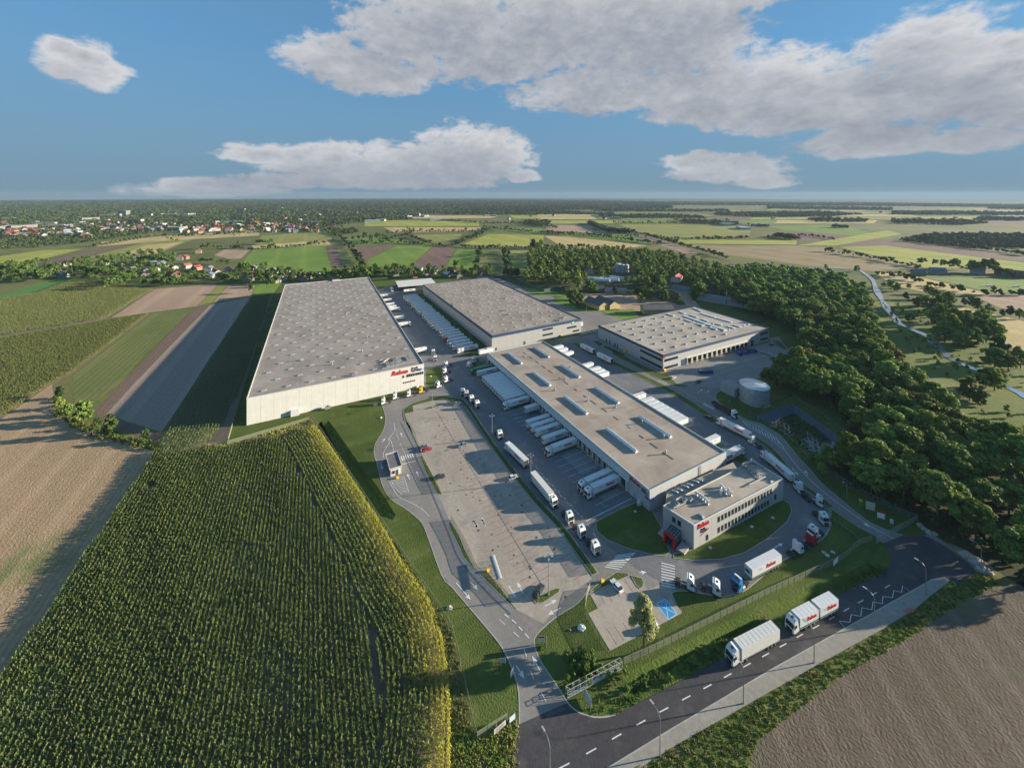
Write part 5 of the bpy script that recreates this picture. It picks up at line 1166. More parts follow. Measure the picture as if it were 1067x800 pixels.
tractor('b2', 338, 540, heading((781,600),(767,612)), 'bright blue tractor unit on the ring road in front of the parked white trailer', 'blue')
trailer(P(*px('b2', 395, 488)), heading(px('b2',508,428), px('b2',395,488)), 'white semi-trailer with red lettering standing on the ring road behind the blue cab')
tractor('b2', 175, 535, heading((707,608),(720,613)), 'white tractor unit beside the zebra crossing, left one of the pair'); tractor('b2', 282, 556, heading((732,611),(746,617)), 'white tractor unit beside the blue parking bay, right one of the pair')
# row along the dark-banded hall
hC_ = TC+pi
fa, fb = P(475.5,368.5), P(419.5,312.0)
for i in range(27):
    p = fa+(fb-fa)*(i/26)+Bu*rt.uniform(-.8,.8)
    lb = f'{nth(i)} vehicle from the near end of the long trailer row by the pale hall'
    if i in (7, 8, 15, 21): trailer(p+Bu*1.5, hC_, lb, 'long row of parked trailers', text=False, stripe=False)
    else: artic(p, hC_, lb, 'red' if i == 4 else 'white', 'long row of parked trailers', text=i == 0, stripe=i % 3 == 0)
# docked at the high hall
for i, (x, y) in enumerate(((175,212),(190,248),(203,283),(243,318),(252,300),(268,388),(332,435),(458,640))):
    p = P(*px('c1', x, y), h=2.5); p.z = 0; t = (p-A0).dot(Av)
    if i in (3, 6): artic(A0+Av*t+Au*(WA+17.3), TA, f'white articulated truck docked at the high hall, {nth(i)} from the far end', group='vehicles docked at the high hall')
    else: trailer(A0+Av*t+Au*(WA+14.4), TA, f'white semi-trailer docked at the high hall, {nth(i)} from the far end', 'vehicles docked at the high hall')
trailer(P(*px('c1',222,188)), heading(px('c1',205,155), px('c1',225,190)), 'white semi-trailer alone at the top of the yard'); trailer(P(*px('c1',310,192)), TA+pi, 'white semi-trailer crosswise before the open shed')
tractor('c1', 325, 245, hC_, 'white tractor unit beside the farthest trailers of the long row') if False else None
# small box trailers / portable toilets near the dark-banded hall corner
for i, (x, y) in enumerate(((525,80),(572,68))): 
    b = empty('box_trailer', f'small white box trailer by the corner of the pale hall, {("left","right")[i]} one', 'trailer', P(*px('c2', x, y)), hC_); trailer_parts(b, 0, L=6.5, text=False, stripe=False, fridge=False, axles=2)
# cars
def car(c, x, y, hd, col, label, suv=False, at=None, name='parked_car'):
    b = empty(name, label, 'car', at or P(*px(c, x, y)), hd); k = 'car'+col+str(suv)
    if k not in VM:
        h0, h1 = (.95, 1.75) if suv else (.85, 1.42); L = 4.7 if suv else 4.3
        prof = [(-L/2,.35),(L/2,.35),(L/2+.05,.65),(L/2-.15,h0-.12),(L/2-1.15,h0),(-L/2+.2,h0+.05),(-L/2-.02,.7)]; y_ = .88; n = len(prof)
        m = MB(); m.add([(a,-y_,b_) for a, b_ in prof]+[(a,y_,b_) for a, b_ in prof], [(i,(i+1)%n,n+(i+1)%n,n+i) for i in range(n)]+[tuple(range(n))[::-1], tuple(range(n,2*n))])
        a0, a1, a2, a3 = L/2-1.25, L/2-1.95, -L/2+(.5 if suv else .95), -L/2+.22
        m.add([(a1,-.66,h1),(a2,-.66,h1),(a2,.66,h1),(a1,.66,h1)], [(3,2,1,0)][:1] if False else [(0,3,2,1)])
        g_ = MB(); z0 = h0-.02
        g_.add([(a0,-.8,z0),(a3,-.8,z0),(a3,.8,z0),(a0,.8,z0),(a1,-.65,h1-.02),(a2,-.65,h1-.02),(a2,.65,h1-.02),(a1,.65,h1-.02)], [(0,4,5,1),(1,5,6,2),(2,6,7,3),(3,7,4,0)])
        m.box(a2, a1, -.67, .67, h1-.02, h1+.03)
        VM[k] = (m.mesh('body', COLS[col]), g_.mesh('glasshouse', v_glass), L, MB().box(0,.04,-.18,.18,-.08,.08).mesh('headlight', v_lamp), MB().box(-.04,0,-.16,.16,-.1,.1).mesh('tail_light', v_tail))
    bm, gm_c, L, hl_, tl_ = VM[k]; link('body', bm, b); link('glasshouse', gm_c, b)
    for s in (-1, 1):
        link('headlight', hl_, b, (L/2+.0, .62*s, .68)); link('tail_light', tl_, b, (-L/2+.0, .68*s, .8))
        for x_ in (-L*.3, L*.3): link('wheel', wheel_me(.33,.22,'wc'), b, (x_, .78*s, .33))
    return b
dcar = TD
car('a5', 935, 203, dcar, 'silver', 'silver car parked at the top corner of the car park'); car('a5', 956, 374, dcar+pi, 'silver', 'silver car parked on the right side of the car park')
car('a5', 803, 380, dcar, 'silver', 'pale silver car parked beside the red one'); car('a5', 810, 392, dcar, 'red', 'red car parked beside the footway in the car park')
car('a5', 862, 505, dcar, 'dark', 'dark grey car parked alone near the guardhouse side of the car park'); car('a6', 215, 626, dcar, 'white', 'white car parked against the hedge of the car park')
car('b1', 400, 305, dcar+.5, 'dark', 'black van parked on the grass island with the lamp mast', True); car('b1', 722, 284, radians(118), 'white', 'white estate car in the small staff car park')
car('e7', 480, 400, radians(20), 'white', 'white car half hidden behind the willow tree')
car('a7', 85, 136, dcar, 'white', 'white car parked before the corner of the wide hall'); car('a7', 187, 152, dcar+pi, 'dark', 'dark car standing near the small grass tip before the wide hall')
car('a7', 490, 55, dcar+pi, 'red', 'red car on the grass edge at the far right lot'); car('c7', 795, 150, dcar, 'dark', 'dark car at the right end of the wide hall')
car('a7', 228, 300, heading((742,439),(734,434)), 'dark', 'dark pickup parked at the green strip in the right yard', True)
# blue skips
sk0 = None
for i, (c, x, y, L_, rz) in enumerate((('c7',268,372,9,TD+pi*.86),('c7',535,222,6,TD+.9),('c7',575,212,6,TD+.9),('c7',628,208,8,TD+2.6))):
    b = empty('skip_container', ('long blue open container standing alone on the apron' if i == 0 else f'blue skip at the right end of the dock row, {nth(i-1)} from the left'), 'container', P(*px(c, x, y)), rz)
    m = MB(); w2, h2 = 1.25, 2.3
    for a in ((-L_/2,L_/2,-w2,-w2+.1),(-L_/2,L_/2,w2-.1,w2),(-L_/2,-L_/2+.1,-w2+.1,w2-.1),(L_/2-.1,L_/2,-w2+.1,w2-.1)): m.box(*a, .15, h2)
    m.box(-L_/2+.1, L_/2-.1, -w2+.1, w2-.1, .15, .35)
    for j in range(int(L_)): 
        for s in (-1, 1): m.box(-L_/2+.5+j, -L_/2+.62+j, s*w2-.06, s*w2+.06, .2, h2)
    m.build('skip_body', COLS['navy'], b); MB().box(-L_/2+.15, L_/2-.15, -w2+.15, w2-.15, .36, 1.6 if i else 2.1).build('contents', mat('scrap_load', (.22,.17,.11), .9, var=.5, vscale=1.5), b)
# ------------------------------------------------------------------ vegetation
def np_mesh(name, V, nq, mats, mi=None):
    """V: (nq*4, 3) quads"""
    me = bpy.data.meshes.new(name); me.vertices.add(nq*4); me.vertices.foreach_set('co', V.astype(np.float32).ravel())
    me.loops.add(nq*4); me.loops.foreach_set('vertex_index', np.arange(nq*4, dtype=np.int32)); me.polygons.add(nq)
    me.polygons.foreach_set('loop_start', np.arange(0, nq*4, 4, dtype=np.int32))
    for m in mats: me.materials.append(m)
    if mi is not None: me.polygons.foreach_set('material_index', mi.astype(np.int32))
    me.update(calc_edges=True); return me
def quads_at(C, Nn, s, asp=1.0, rng=RNG):
    n = len(C); r = rng.normal(size=(n,3)); t = np.cross(Nn, r); t /= np.linalg.norm(t, axis=1)[:,None]+1e-9; b = np.cross(Nn, t)
    s = np.broadcast_to(s, (n,))[:,None]; t = t*s*.5; b = b*s*.5*asp
    V = np.stack([C-t-b, C+t-b*.6, C+t*.8+b, C-t*.7+b*1.1], 1); return V.reshape(-1, 3)
def crown_arr(rng, Hh, R, base, ncl, nl, ls, shape='round'):
    """a crown: clumps of leaves spread over an uneven, gappy volume"""
    out = []
    cz = base+(Hh-base)*.5; rz = (Hh-base)*.5
    lob = rng.normal(size=(6,3)); lob /= np.linalg.norm(lob, axis=1)[:,None]; la = rng.uniform(-.28,.22,6)
    for i in range(ncl):
        u = rng.normal(size=3); u /= np.linalg.norm(u)
        if u[2] < (-.55 if base > 1 else -.85): u[2] = -u[2]
        f = rng.uniform(.62, 1.0) if i % 4 else rng.uniform(.2, .6)
        f *= 1+sum(a*max(0, float(u@l))**2 for a, l in zip(la, lob))
        c = np.array([u[0]*R*f, u[1]*R*f, cz+u[2]*rz*f])
        if shape == 'cone': t = (c[2]-base)/(Hh-base); c[:2] *= max(.12, 1.25*(1-t))
        if shape == 'willow': t = (c[2]-base)/(Hh-base); c[:2] *= .55+.6*sin(pi*min(1, max(0, t*.9+.1)))
        r = R*rng.uniform(.20, .36)
        v = rng.normal(size=(nl,3)); v /= np.linalg.norm(v, axis=1)[:,None]; v[:,2] = np.where(v[:,2] < -.4, -v[:,2], v[:,2])
        p = c+v*r*rng.uniform(.6, 1.05, (nl,1))*np.array([1,1,.78])
        nn = v+rng.normal(size=(nl,3))*.45; nn /= np.linalg.norm(nn, axis=1)[:,None]
        out.append(quads_at(p, nn, ls*rng.uniform(.6, 1.3, nl), 1.0, rng))
    V = np.concatenate(out); V[:,2] = np.maximum(V[:,2], base*.5); return V
def trunk_mb(rng, Hh, R, base, r0, nl=6):
    m = MB(); bend = rng.uniform(-.4, .4, 2)
    pts = [Vector((bend[0]*t*t, bend[1]*t*t, Hh*.82*t)) for t in (0,.25,.5,.75,1)]
    for i, (a, b) in enumerate(zip(pts, pts[1:])): m.cyl(a, b, r0*(1-.22*i), r0*(1-.22*(i+1)), 7, 0, False)
    for i in range(nl):
        t = rng.uniform(.3, .8); a = 2*pi*i/nl+rng.uniform(-.4,.4); s = Vector((bend[0]*t*t, bend[1]*t*t, Hh*.82*t)); e = s+Vector((cos(a)*R*.7, sin(a)*R*.7, Hh*.16))
        mid = (s+e)/2+Vector((0,0,-.3)); m.cyl(s, mid, r0*.35, r0*.22, 5, 0, False); m.cyl(mid, e, r0*.22, r0*.06, 5, 0, False)
    return m
bark = mat('bark', (.09,.07,.05), .9, var=.3, vscale=3)
lf_oak = leafmat('leaves_broad', (.078,.13,.026), (.16,.215,.044)); lf_light = leafmat('leaves_light', (.12,.175,.032), (.20,.25,.055))
lf_will = leafmat('leaves_willow', (.30,.34,.14), (.46,.48,.22), .4); lf_dark = leafmat('leaves_dark', (.038,.072,.018), (.068,.105,.026)); lf_rust = leafmat('leaves_rust', (.085,.085,.02), (.13,.11,.03))
TP = []      # near prototypes: crown mesh, trunk mesh
rg = np.random.default_rng(21)
for i in range(7):
    Hh = 17; R = (6.0,5.2,6.6,4.8,5.8,6.2,5.0)[i]
    V = crown_arr(rg, Hh, R, 3.2, 62, 64, .78)
    TP.append((np_mesh('crown', V, len(V)//4, [lf_oak if i not in (3,6) else lf_light]), trunk_mb(rg, Hh, R, 3.2, .38).mesh('trunk', bark)))
V = crown_arr(rg, 17, 5.5, 3.2, 60, 60, .78); TP.append((np_mesh('crown', V, len(V)//4, [lf_rust]), TP[0][1]))
LPA = []     # light prototypes as arrays (unit: 12 m tree)
for i in range(5): LPA.append(crown_arr(rg, 12, (4.5,3.8,5.2,3.4,4.2)[i], 1.0, 16, 13, 1.9))
LPM = [np_mesh('tree_mesh', v, len(v)//4, [lf_oak if i % 2 else lf_dark]) for i, v in enumerate(LPA)]
MPM = []
for i in range(4):
    V = crown_arr(rg, 12, (4.4,3.8,5.0,3.6)[i], .1, 44, 34, .95); MPM.append((np_mesh('crown', V, len(V)//4, [(lf_oak, lf_light, lf_oak, lf_dark)[i]]), trunk_mb(rg, 12, 4, 1.4, .28, 4).mesh('trunk', bark)))
def tree(p, s, label, group=None, k=0, near=True, name='tree', cat='tree', sz=None):
    cr, tk_ = (TP if near else MPM)[k]; b = empty(name, label, cat, p, random.uniform(0, 6.28), group); b.scale = (s, s, s*(sz or random.uniform(.85, 1.15)))
    link('crown', cr, b); link('trunk', tk_, b); return b
def merged(name, label, cat, pts, scales, arrs, matl, zs=None):
    out = []
    rr_ = np.random.default_rng(len(pts))
    for i, (x, y) in enumerate(pts):
        a = arrs[i % len(arrs)]; t = rr_.uniform(0, 6.28); c, s_ = cos(t), sin(t); k = scales[i]
        out.append(np.stack([(a[:,0]*c-a[:,1]*s_)*k+x, (a[:,0]*s_+a[:,1]*c)*k+y, a[:,2]*k*(zs[i] if zs is not None else 1)], 1))
    V = np.concatenate(out); o = link(name, np_mesh(name, V, len(V)//4, [matl])); return tag(o, label, cat, kind='stuff')
def wob(x, y, s=.05, k=1): return np.sin(x*s*1.3+k)*np.cos(y*s+2*k)+.5*np.sin((x+y)*s*2.3+k*3)
def poisson(poly, d, n=20000, seed=1, avoid=()):
    r = np.random.default_rng(seed); xs = [p[0] for p in poly]; ys = [p[1] for p in poly]
    x = r.uniform(min(xs), max(xs), n); y = r.uniform(min(ys), max(ys), n); k = inside(poly, x, y); x, y = x[k], y[k]
    cell = {}; out = []
    for a, b in zip(x, y):
        ci, cj = int(a//d), int(b//d); ok = True
        for i in (-1,0,1):
            for j in (-1,0,1):
                for (u, v) in cell.get((ci+i, cj+j), ()):
                    if (u-a)**2+(v-b)**2 < d*d: ok = False; break
                if not ok: break
            if not ok: break
        if ok and all((a-u)**2+(b-v)**2 > rr_*rr_ for u, v, rr_ in avoid): cell.setdefault((ci, cj), []).append((a, b)); out.append((a, b))
    return out
FOR = G('', '768,324 800,333 838,356 852,374 812,394 806,402 826,411 864,424 884,448 898,466 888,482 855,484 884,506 912,522 958,541 985,556 1030,582 1067,606 1105,616 1105,540 1067,502 1035,484 1005,464 967,427 932,390 912,360 902,334 899,308 870,293 823,285 780,283 748,290')
fp = poisson(FOR, 8.8, 40000, 3, [(o.location.x, o.location.y, 12) for o in S.objects if o.get('category') in ('farm building', 'tank')])
fp.sort(key=lambda p: p[0]**2+p[1]**2)
rv = random.Random(9)
def fsc(x, y): return rv.uniform(.85, 1.2)*(.8 if y < 190 and x < 150 else 1)
kinds = {0:'rounded dark green tree', 1:'narrow dark green tree', 2:'broad dark green tree', 3:'pale green airy tree', 4:'dense green tree', 5:'wide spreading green tree', 6:'slim pale green tree', 7:'rusty brownish green tree'}
def zone(x, y):
    return 'near the main road end' if y < 190 else ('above the pond' if y < 240 else ('between the tank and river' if y < 310 else 'at the far end'))
for x, y in fp[:212]:
    k = rv.choice((0,1,2,3,4,5,6,0,2,4,5,1)) if rv.random() < .97 else 7
    tree((x, y, -.1), fsc(x, y)*1.0, f'{kinds[k]} in the wood {zone(x, y)}', f'{kinds[k]}s of the wood {zone(x, y)}', k)
rest = fp[212:]; merged('woodland', 'dense dark wood stretching away behind the nearer trees', 'wood', rest, [rv.uniform(1.0,1.55) for _ in rest], LPA, lf_oak)
# understorey along the wood's edge
ue = poisson(FOR, 4.2, 60000, 8)
ue = [p for p in ue if p[0]**2+p[1]**2 < 320**2]
merged('undergrowth', 'dark shrubs and saplings filling the floor of the wood', 'undergrowth', ue, [rv.uniform(.22,.42) for _ in ue], LPA, lf_dark)
# single tree groups
def T(c, x, y, s, label, k=0, near=True, group=None, **kw): return tree(P(*px(c, x, y)), s, label, group, k, near, **kw)
T('a7', 480, 175, .75, 'round dark tree jutting out at the corner of the apron', 0); T('a7', 560, 190, .85, 'dark tree second from the apron corner', 2); T('a7', 640, 215, .9, 'broad tree leaning over the top of the pond', 5); T('a7', 760, 235, .95, 'pale green tree above the dark pond slope', 3)
for i, (x, y, s) in enumerate(((690,510,.45),(740,520,.5),(660,495,.3),(790,500,.55),(720,480,.4),(770,470,.45),(840,510,.5),(700,545,.35))): T('a7', x, y, s, f'light green bush between the pond and the fence, {nth(i)} nearest the road' if False else 'light green bush between the pond and the road fence', 3, True, 'bushes between pond and fence', name='bush', cat='bush')
# willow
wl = crown_arr(rg, 14, 3.0, 1.6, 80, 100, .33, 'willow'); wt = trunk_mb(rg, 15, 3.5, 3, .3, 9)
b = empty('willow_tree', 'tall pale yellow-green willow on the lawn by the staff car park', 'tree', P(*px('e7', 437, 552))); link('crown', np_mesh('crown', wl, len(wl)//4, [lf_will]), b); wt.build('trunk', bark, b)
# hedge trees at left
for (c, x, y, s, k, lb) in (('b7',345,155,.62,0,'dark round bush at the field corner, left of two big ones'),('b7',455,205,.60,3,'bright green round bush at the field corner, right of two big ones'),('b7',598,235,.36,3,'small green bush near the tip of the grey field'),('b7',400,180,.35,4,'low bush between the two round ones at the field corner'),('b7',245,60,.42,4,'bush at the top of the curving hedge'),('b7',250,100,.35,1,'small bush lower on the curving hedge'),('b7',275,130,.36,2,'spreading bush on the bend of the curving hedge')):
    T(c, x, y, s*1.35, lb, min(k, 3), False, name='bush', cat='bush')
hl_ = smooth_line(G('b7', '235,60 240,110 285,150 330,175 420,212 520,240 640,262'), 5)
hp_ = [(p.x+rv.uniform(-2.5,2.5), p.y+rv.uniform(-2.5,2.5)) for p in resample(hl_, 1.1) for _ in (0,1)]
merged('hedge', 'low scrubby hedge curving along the corner of the stubble field', 'hedge', hp_, [rv.uniform(.08,.17) for _ in hp_], LPA, lf_light)
# village, meadow and riverside trees counted one by one
VT = []; VS = []
def many(c, s, base, grp, sc=(.7,1.1), k=None, name='tree', avoidr=0):
    L = [tuple(map(float, t.split(','))) for t in s.split()]; L.sort()
    if c not in ('a4', 'e6', 'a3'):
        for t in L: p = P(*px(c, t[0], t[1])); VT.append((p.x, p.y)); VS.append(rv.uniform(*sc)*(t[2] if len(t) > 2 else 1.))
        return
    for i, t in enumerate(L):
        z = t[2] if len(t) > 2 else 1.0
        tree(P(*px(c, t[0], t[1])), rv.uniform(*sc)*z, f'{base}, {nth(i)} from the left', grp, rv.randrange(4) if k is None else k, False, name, name if name != 'tree' else 'tree')
many('e2', '20,180 60,190 110,200 150,235,1.1 190,215,1.2 230,190 260,170 300,250,1.1 340,255,1.1 380,240 410,230 440,225 160,180 210,170 90,170', 'dark tree of the clump left of the village', 'trees left of the village', (1.0,1.5))
many('e2', '430,145,.7 470,140,.7 600,110,.8 640,115,.6 660,90,.6 700,85,.6 770,80,.7 720,150 730,155 690,190 640,190 600,190,.8 750,220,1.1 790,225,1.1 830,225,1.1 860,220 700,220 900,230 940,235 870,320,1.1 910,300 945,290 980,275 1015,265 1050,255 900,100,.8 990,90,.7', 'tree on the village edge above the maize', 'trees on the village edge', (.8,1.25))
many('e3', '120,345 150,345 180,350 210,350 240,350 270,345 300,345 330,340 360,335 390,325 450,320 485,315 520,315 580,320,1.2 610,325,1.1 640,325 370,310 400,300 420,285 120,200,1.3 150,200,1.4 210,200,1.3 240,205,1.4 170,290 60,240,.7 90,260,.7 470,205 500,205 540,205 580,210 610,215 640,225 190,310 660,310,.8 690,325,.7 520,120,1.2 490,115 545,115,1.1 470,115,.8 575,115,.8 600,115,.8 715,245,1.2 745,255,1.2 850,250,1.3 870,240 830,300,1.1 855,310 700,300,.8 780,390,.9 900,350,.9 940,335,.9 265,60,.7 290,70,.9 320,70,.6 830,90,1.1 860,90,1.2 890,90 700,92,.8 740,95,.6 675,40,.5 710,35,.5', 'tree among the village gardens', 'trees among the village gardens', (.75,1.1))
many('a2', '20,340 90,345 240,350,.8 385,362,1.3 410,365,1.3 440,365,1.4 470,355,1.2 520,360,1.6 545,345,1.3 560,350 500,340,1.2 590,355 650,350 700,360 750,355 890,320,1.2 900,355,1.1 930,350,1.2 955,345,1.2 975,330,1.2 1025,345,1.1 1010,330 830,350,.8 660,330 480,330 560,330 610,350,.8', 'tree along the village road behind the halls', 'trees along the village road', (.75,1.05))
many('a2', '465,200,.9 490,200,1.1 515,202,1.2 540,204,1.3 570,200,1.3 600,205,1.4 610,180,1.2 590,195,1.1 450,140,.8 420,150,.8 385,205,.6 130,215,.8 90,215,.9 70,215,.9 690,158,.7 715,160,.7 670,160,.5 945,200,.8 975,195,.8 875,225,.7', 'dark tree in the open meadows beyond the village', 'trees in the open meadows', (.95,1.5), None)
many('a3', '220,232,1.6 240,236,1.5 255,225,1.3 130,350,1.1 145,345 155,350 120,340 210,300 225,310 240,330 55,130,.8 40,320,.8 15,335,.8', 'tree beside the meadow behind the halls', 'trees behind the halls', (.9,1.3))
many('e8', '175,470,.9 195,470,.9 272,480,.8 325,490,.9 390,500,1.1 410,500,1.1 160,512,.8 510,520,1.1 520,515,1.1 570,525,1.1 595,520,1.5 620,520,1.4 650,520,1.1 675,530,.8 445,500,.4 740,545,.8', 'tree along the lane by the sports ground', 'trees by the sports ground', (1.0,1.4))
many('a4', '700,260,.8 745,272,.6 775,275,.8 815,280,1.0', 'tree standing along the lane before the yellow meadow', 'roadside trees before the meadow', (.6,.9)) if False else None
many('a4', '585,350,.8 610,360,.7 640,390,.8 680,420,1.0 700,415 720,430 740,440,1.1 760,470,1.3 790,430,1.2 770,500,1.2 800,540,1.4 840,520,1.3 870,560,1.3 780,545 830,560,1.2 900,550,1.2 930,520,1.3 960,550,1.2 860,500 890,500 920,490 960,640,1.3 980,620,1.2 1010,650 1055,640,.9 930,710,1. 960,720,1.1 650,470,.6 810,400,.7 850,410,.6 880,415,.7 900,430,.8 940,440,.6 990,450,.6 1020,450,.7 1050,460,.7 650,350,.5 720,370,.7 750,390,.8 770,410,.8 560,345,.5 460,290,.7 350,280,.6 870,755,.8 900,770,.7', 'tree on the far bank of the winding stream', 'trees beyond the stream', (1.0,1.45))
sb = poisson(G('', '916,314 1000,332 1067,378 1120,470 1067,470 1000,410 945,362'), 7, 3000, 4); sb = [p for p in sb if wob(p[0], p[1], .03, 2) > .1]
merged('riverside_scrub', 'scrub and young bushes scattered over the meadow beyond the stream', 'bushes', sb, [rv.uniform(.12,.38) for _ in sb], LPA, lf_light)
# copse round the farm
COP = G('', '552,264 600,262 650,262 700,268 745,280 765,292 768,318 748,312 728,302 700,296 690,306 668,300 640,298 600,302 585,298 566,296 548,294')
av0 = [o.location for o in S.objects if o.get('category') in ('silo', 'greenhouse', 'farm building')]
av = [(v.x*t, v.y*t, 15) for v in av0 for t in (.975, .95, .925)]+[(o.location.x, o.location.y, 15) for o in S.objects if o.get('category') in ('farm building', 'silo', 'greenhouse', 'house')]
cp = poisson(COP, 12.5, 40000, 12, av); cp.sort(key=lambda p: p[1])
merged('copse', 'mixed copse of trees spreading behind the farmyard and silos', 'wood', cp, [rv.uniform(.85,1.35) for _ in cp], LPA, lf_oak)
many('e6', '30,520,1.1 60,530,1.2 45,500,1.1 20,500 112,465,1.3 130,465 70,500,.9 455,505,1.2 440,500 330,485,1.1 350,490 370,495 390,500 345,510,.9 610,495,1.5 630,490,1.3 595,500 520,515,.7 225,475,.8 430,440,1.5 410,430,1.2 380,460 400,470', 'tree standing between the farm buildings', 'trees between the farm buildings', (.85,1.15))
for s_, d_ in (('50,285 60,280 95,272 160,262 182,268 182,297 140,297 110,297 80,292', 13), ('238,292 250,283 300,284 330,292 262,297', 12), ('318,290 350,283 420,280 512,284 514,289 420,288 340,293', 12), ('0,283 40,274 60,280 55,292 20,296 0,298', 13)):
    for x, y in poisson(G('', s_), d_, 3000, 3, [(o.location.x, o.location.y, 8) for o in S.objects if o.get('category') == 'house']): VT.append((x, y)); VS.append(rv.uniform(.55, 1.0))
MPA = [crown_arr(rg, 12, (4.5,3.8,5.0)[i], 1.2, 24, 22, 1.25) for i in range(3)]
merged('village_trees', 'many garden and roadside trees standing among the village houses', 'trees', VT, VS, MPA, lf_oak)
# far woods: uneven canopies seen from far off
can_m = leafmat('far_canopy', (.032,.055,.018), (.065,.092,.03), 0.0)
def canopy(pxpoly, hgt, cell_px, label, seed):
    r = np.random.default_rng(seed); xs = [p[0] for p in pxpoly]; ys = [p[1] for p in pxpoly]; out = []
    y = min(ys)
    while y < max(ys):
        Z = H*F/(y-Y0); s = max(5.5, cell_px*Z/F); step = cell_px*max(.12, (y-Y0)/95)
        x = min(xs)+r.uniform(0, cell_px)
        row = np.arange(min(xs), max(xs), cell_px*.8); row = row+r.uniform(-.5,.5,len(row))*cell_px; yy = y+r.uniform(-.5,.5,len(row))*step
        k = inside(pxpoly, row, yy)
        for a, b in zip(row[k], yy[k]): p = P(a, b); out.append((p.x, p.y, s))
        y += step
    return out
small = [v for v in LPA]
tiny = [crown_arr(rg, 12, 5.0, .3, 6, 5, 4.2) for _ in range(4)]
far = []
def wood(s, cell=2.2, hs=1.0, seed=0):
    for x, y, sz in canopy(X('', s), 0, cell, '', seed): far.append((x, y, sz*hs))
wood('-30,209.5 150,208.5 300,208 450,208 620,209 700,211 700,214.5 560,216 430,217 330,218 200,219 60,221 -30,222', 2.0, .9, 1)
wood('-30,222 60,221 200,219 330,218 430,217 480,217 470,223 330,226 330,243 260,238 180,240 130,247 95,253 40,258 -30,262', 3.3, .62, 2)
wood('470,217 700,214 700,217.5 560,220 470,221', 2.2, .8, 3); wood('700,210.5 900,211.5 1090,214 1090,216.5 900,215 700,214', 2.2, .6, 4)
for i, s in enumerate(('936,251 959,245.5 1000,244 1090,245 1090,260 1008,259 979,256', '930,229.5 1000,229.5 1030,233 1000,235 930,233', '930,220.5 1090,222 1090,225 930,224', '1020,227 1090,228 1090,231 1015,230',
  '620,218.5 760,219 760,221 620,220.5', '745,222 860,221 900,224 860,226 800,227 745,225', '800,214.8 930,217 930,219.5 800,218', '430,219 560,219.5 620,222 560,224 470,224', '330,226 420,224 430,229 380,231 345,236 330,240',
  '548,230 575,231 572,236 560,237 545,234', '340,238 372,240 374,243 350,246 338,242', '620,225 700,224 740,228 640,228', '840,228 900,229 905,232 850,231.5', '600,222.5 640,222.5 640,224 600,224', '700,229.5 760,231 760,234 720,233', '1030,216 1090,217 1090,219 1030,218')): wood(s, 2.4, .8, 10+i)
def hedgeline(s, step=9, hs=.55):
    pts = smooth_line(G('', s), 4)
    for p in resample(pts, step): far.append((p.x+rv.uniform(-2,2), p.y+rv.uniform(-2,2), 10*hs*rv.uniform(.6,1.4)))
for s in ('412,243 440,241.5 500,241 506,238 540,241 565,243 600,244 620,246 655,251 690,255', '426,246 440,252 455,256 470,257 482,252 500,245 507,240', '482,257.5 500,259 530,258 552,259 570,258 620,258', '565,243 620,246.5 670,247 700,249 740,249.5 780,248', '616,234 640,240 670,245 700,253 735,263 760,270', '380,280 372,268 365,258 358,250 345,238', '470,230 505,233 545,233 580,238', '360,256 400,253 440,255', '618,240 640,242 660,243.5', '240,259 262,260 300,258 338,254', '860,262 900,268 950,278', '912,286 940,290 980,300 1025,307 1067,308', '640,233 700,233 780,235 800,237', '100,257 160,247 200,246 300,241', '1008,259 1040,262 1067,266 1090,268', '400,250 420,246 430,242', '497,276 500,262', '529,287 526,262', '800,247 840,246 870,250'): hedgeline(s)
hedgeline('733,234 736,234', 4, 1.); 
for s_, b_ in (('615,233 625,238 640,242 655,243', 1.3), ('722,226 731,227', 1.2), ('810,247 830,250', 1.2), ('870,237 885,238',1.)): 
    for o_ in range(3): hedgeline(s_, 9, b_)
sc_ = [z*.125*rv.uniform(.75,1.3) for _, _, z in far]; zs_ = [min(1., 1.15/max(s, .3)*rv.uniform(.7,1.1)) for s in sc_]
print('far clumps', len(far))
merged('distant_woods', 'distant woods, hedgerows and town trees spreading to the horizon', 'woods', [(x, y) for x, y, z in far], sc_, tiny, can_m, zs_)

# ------------------------------------------------------------------ maize
m_corn = leafmat('maize_leaf', (.042,.086,.019), (.08,.126,.029), .3); m_tas = leafmat('maize_tassel', (.105,.125,.045), (.15,.165,.06), .3); m_corny = leafmat('maize_sunlit_yellow', (.25,.25,.035), (.38,.35,.05), .4)  # last one: yellow leaf copy, sunlight on the field edge put into its colour
def corn_clump(rng, hgt=2.3, n=8, wd=.13, ln_=.8, tas=1):
    Q = []; mi = []
    for i in range(n):
        a = rng.uniform(0, 2*pi); z0 = hgt*rng.uniform(.25, .85); L = ln_*rng.uniform(.7, 1.15); o = rng.uniform(-.15, .15, 2); d = np.array([cos(a), sin(a), 0]); t = np.array([-sin(a), cos(a), 0])*wd*.5
        p0 = np.array([o[0], o[1], z0]); p1 = p0+d*L*.5+[0,0,.42]; p2 = p0+d*L+[0,0,rng.uniform(-.2,.25)]
        Q += [p0-t*.5, p0+t*.5, p1+t, p1-t, p1-t, p1+t, p2+t*.2, p2-t*.2]; mi += [0, 0]
    for i in range(tas):
        a = rng.uniform(0, pi); o = rng.uniform(-.28, .28, 2); t = np.array([cos(a), sin(a), 0])*.06
        p0 = np.array([o[0], o[1], hgt*.82]); p1 = p0+[rng.uniform(-.1,.1), rng.uniform(-.1,.1), hgt*.27]; Q += [p0-t, p0+t, p1+t*1.6, p1-t*1.6]; mi += [1]
    return np.array(Q), np.array(mi)
rc = np.random.default_rng(31)
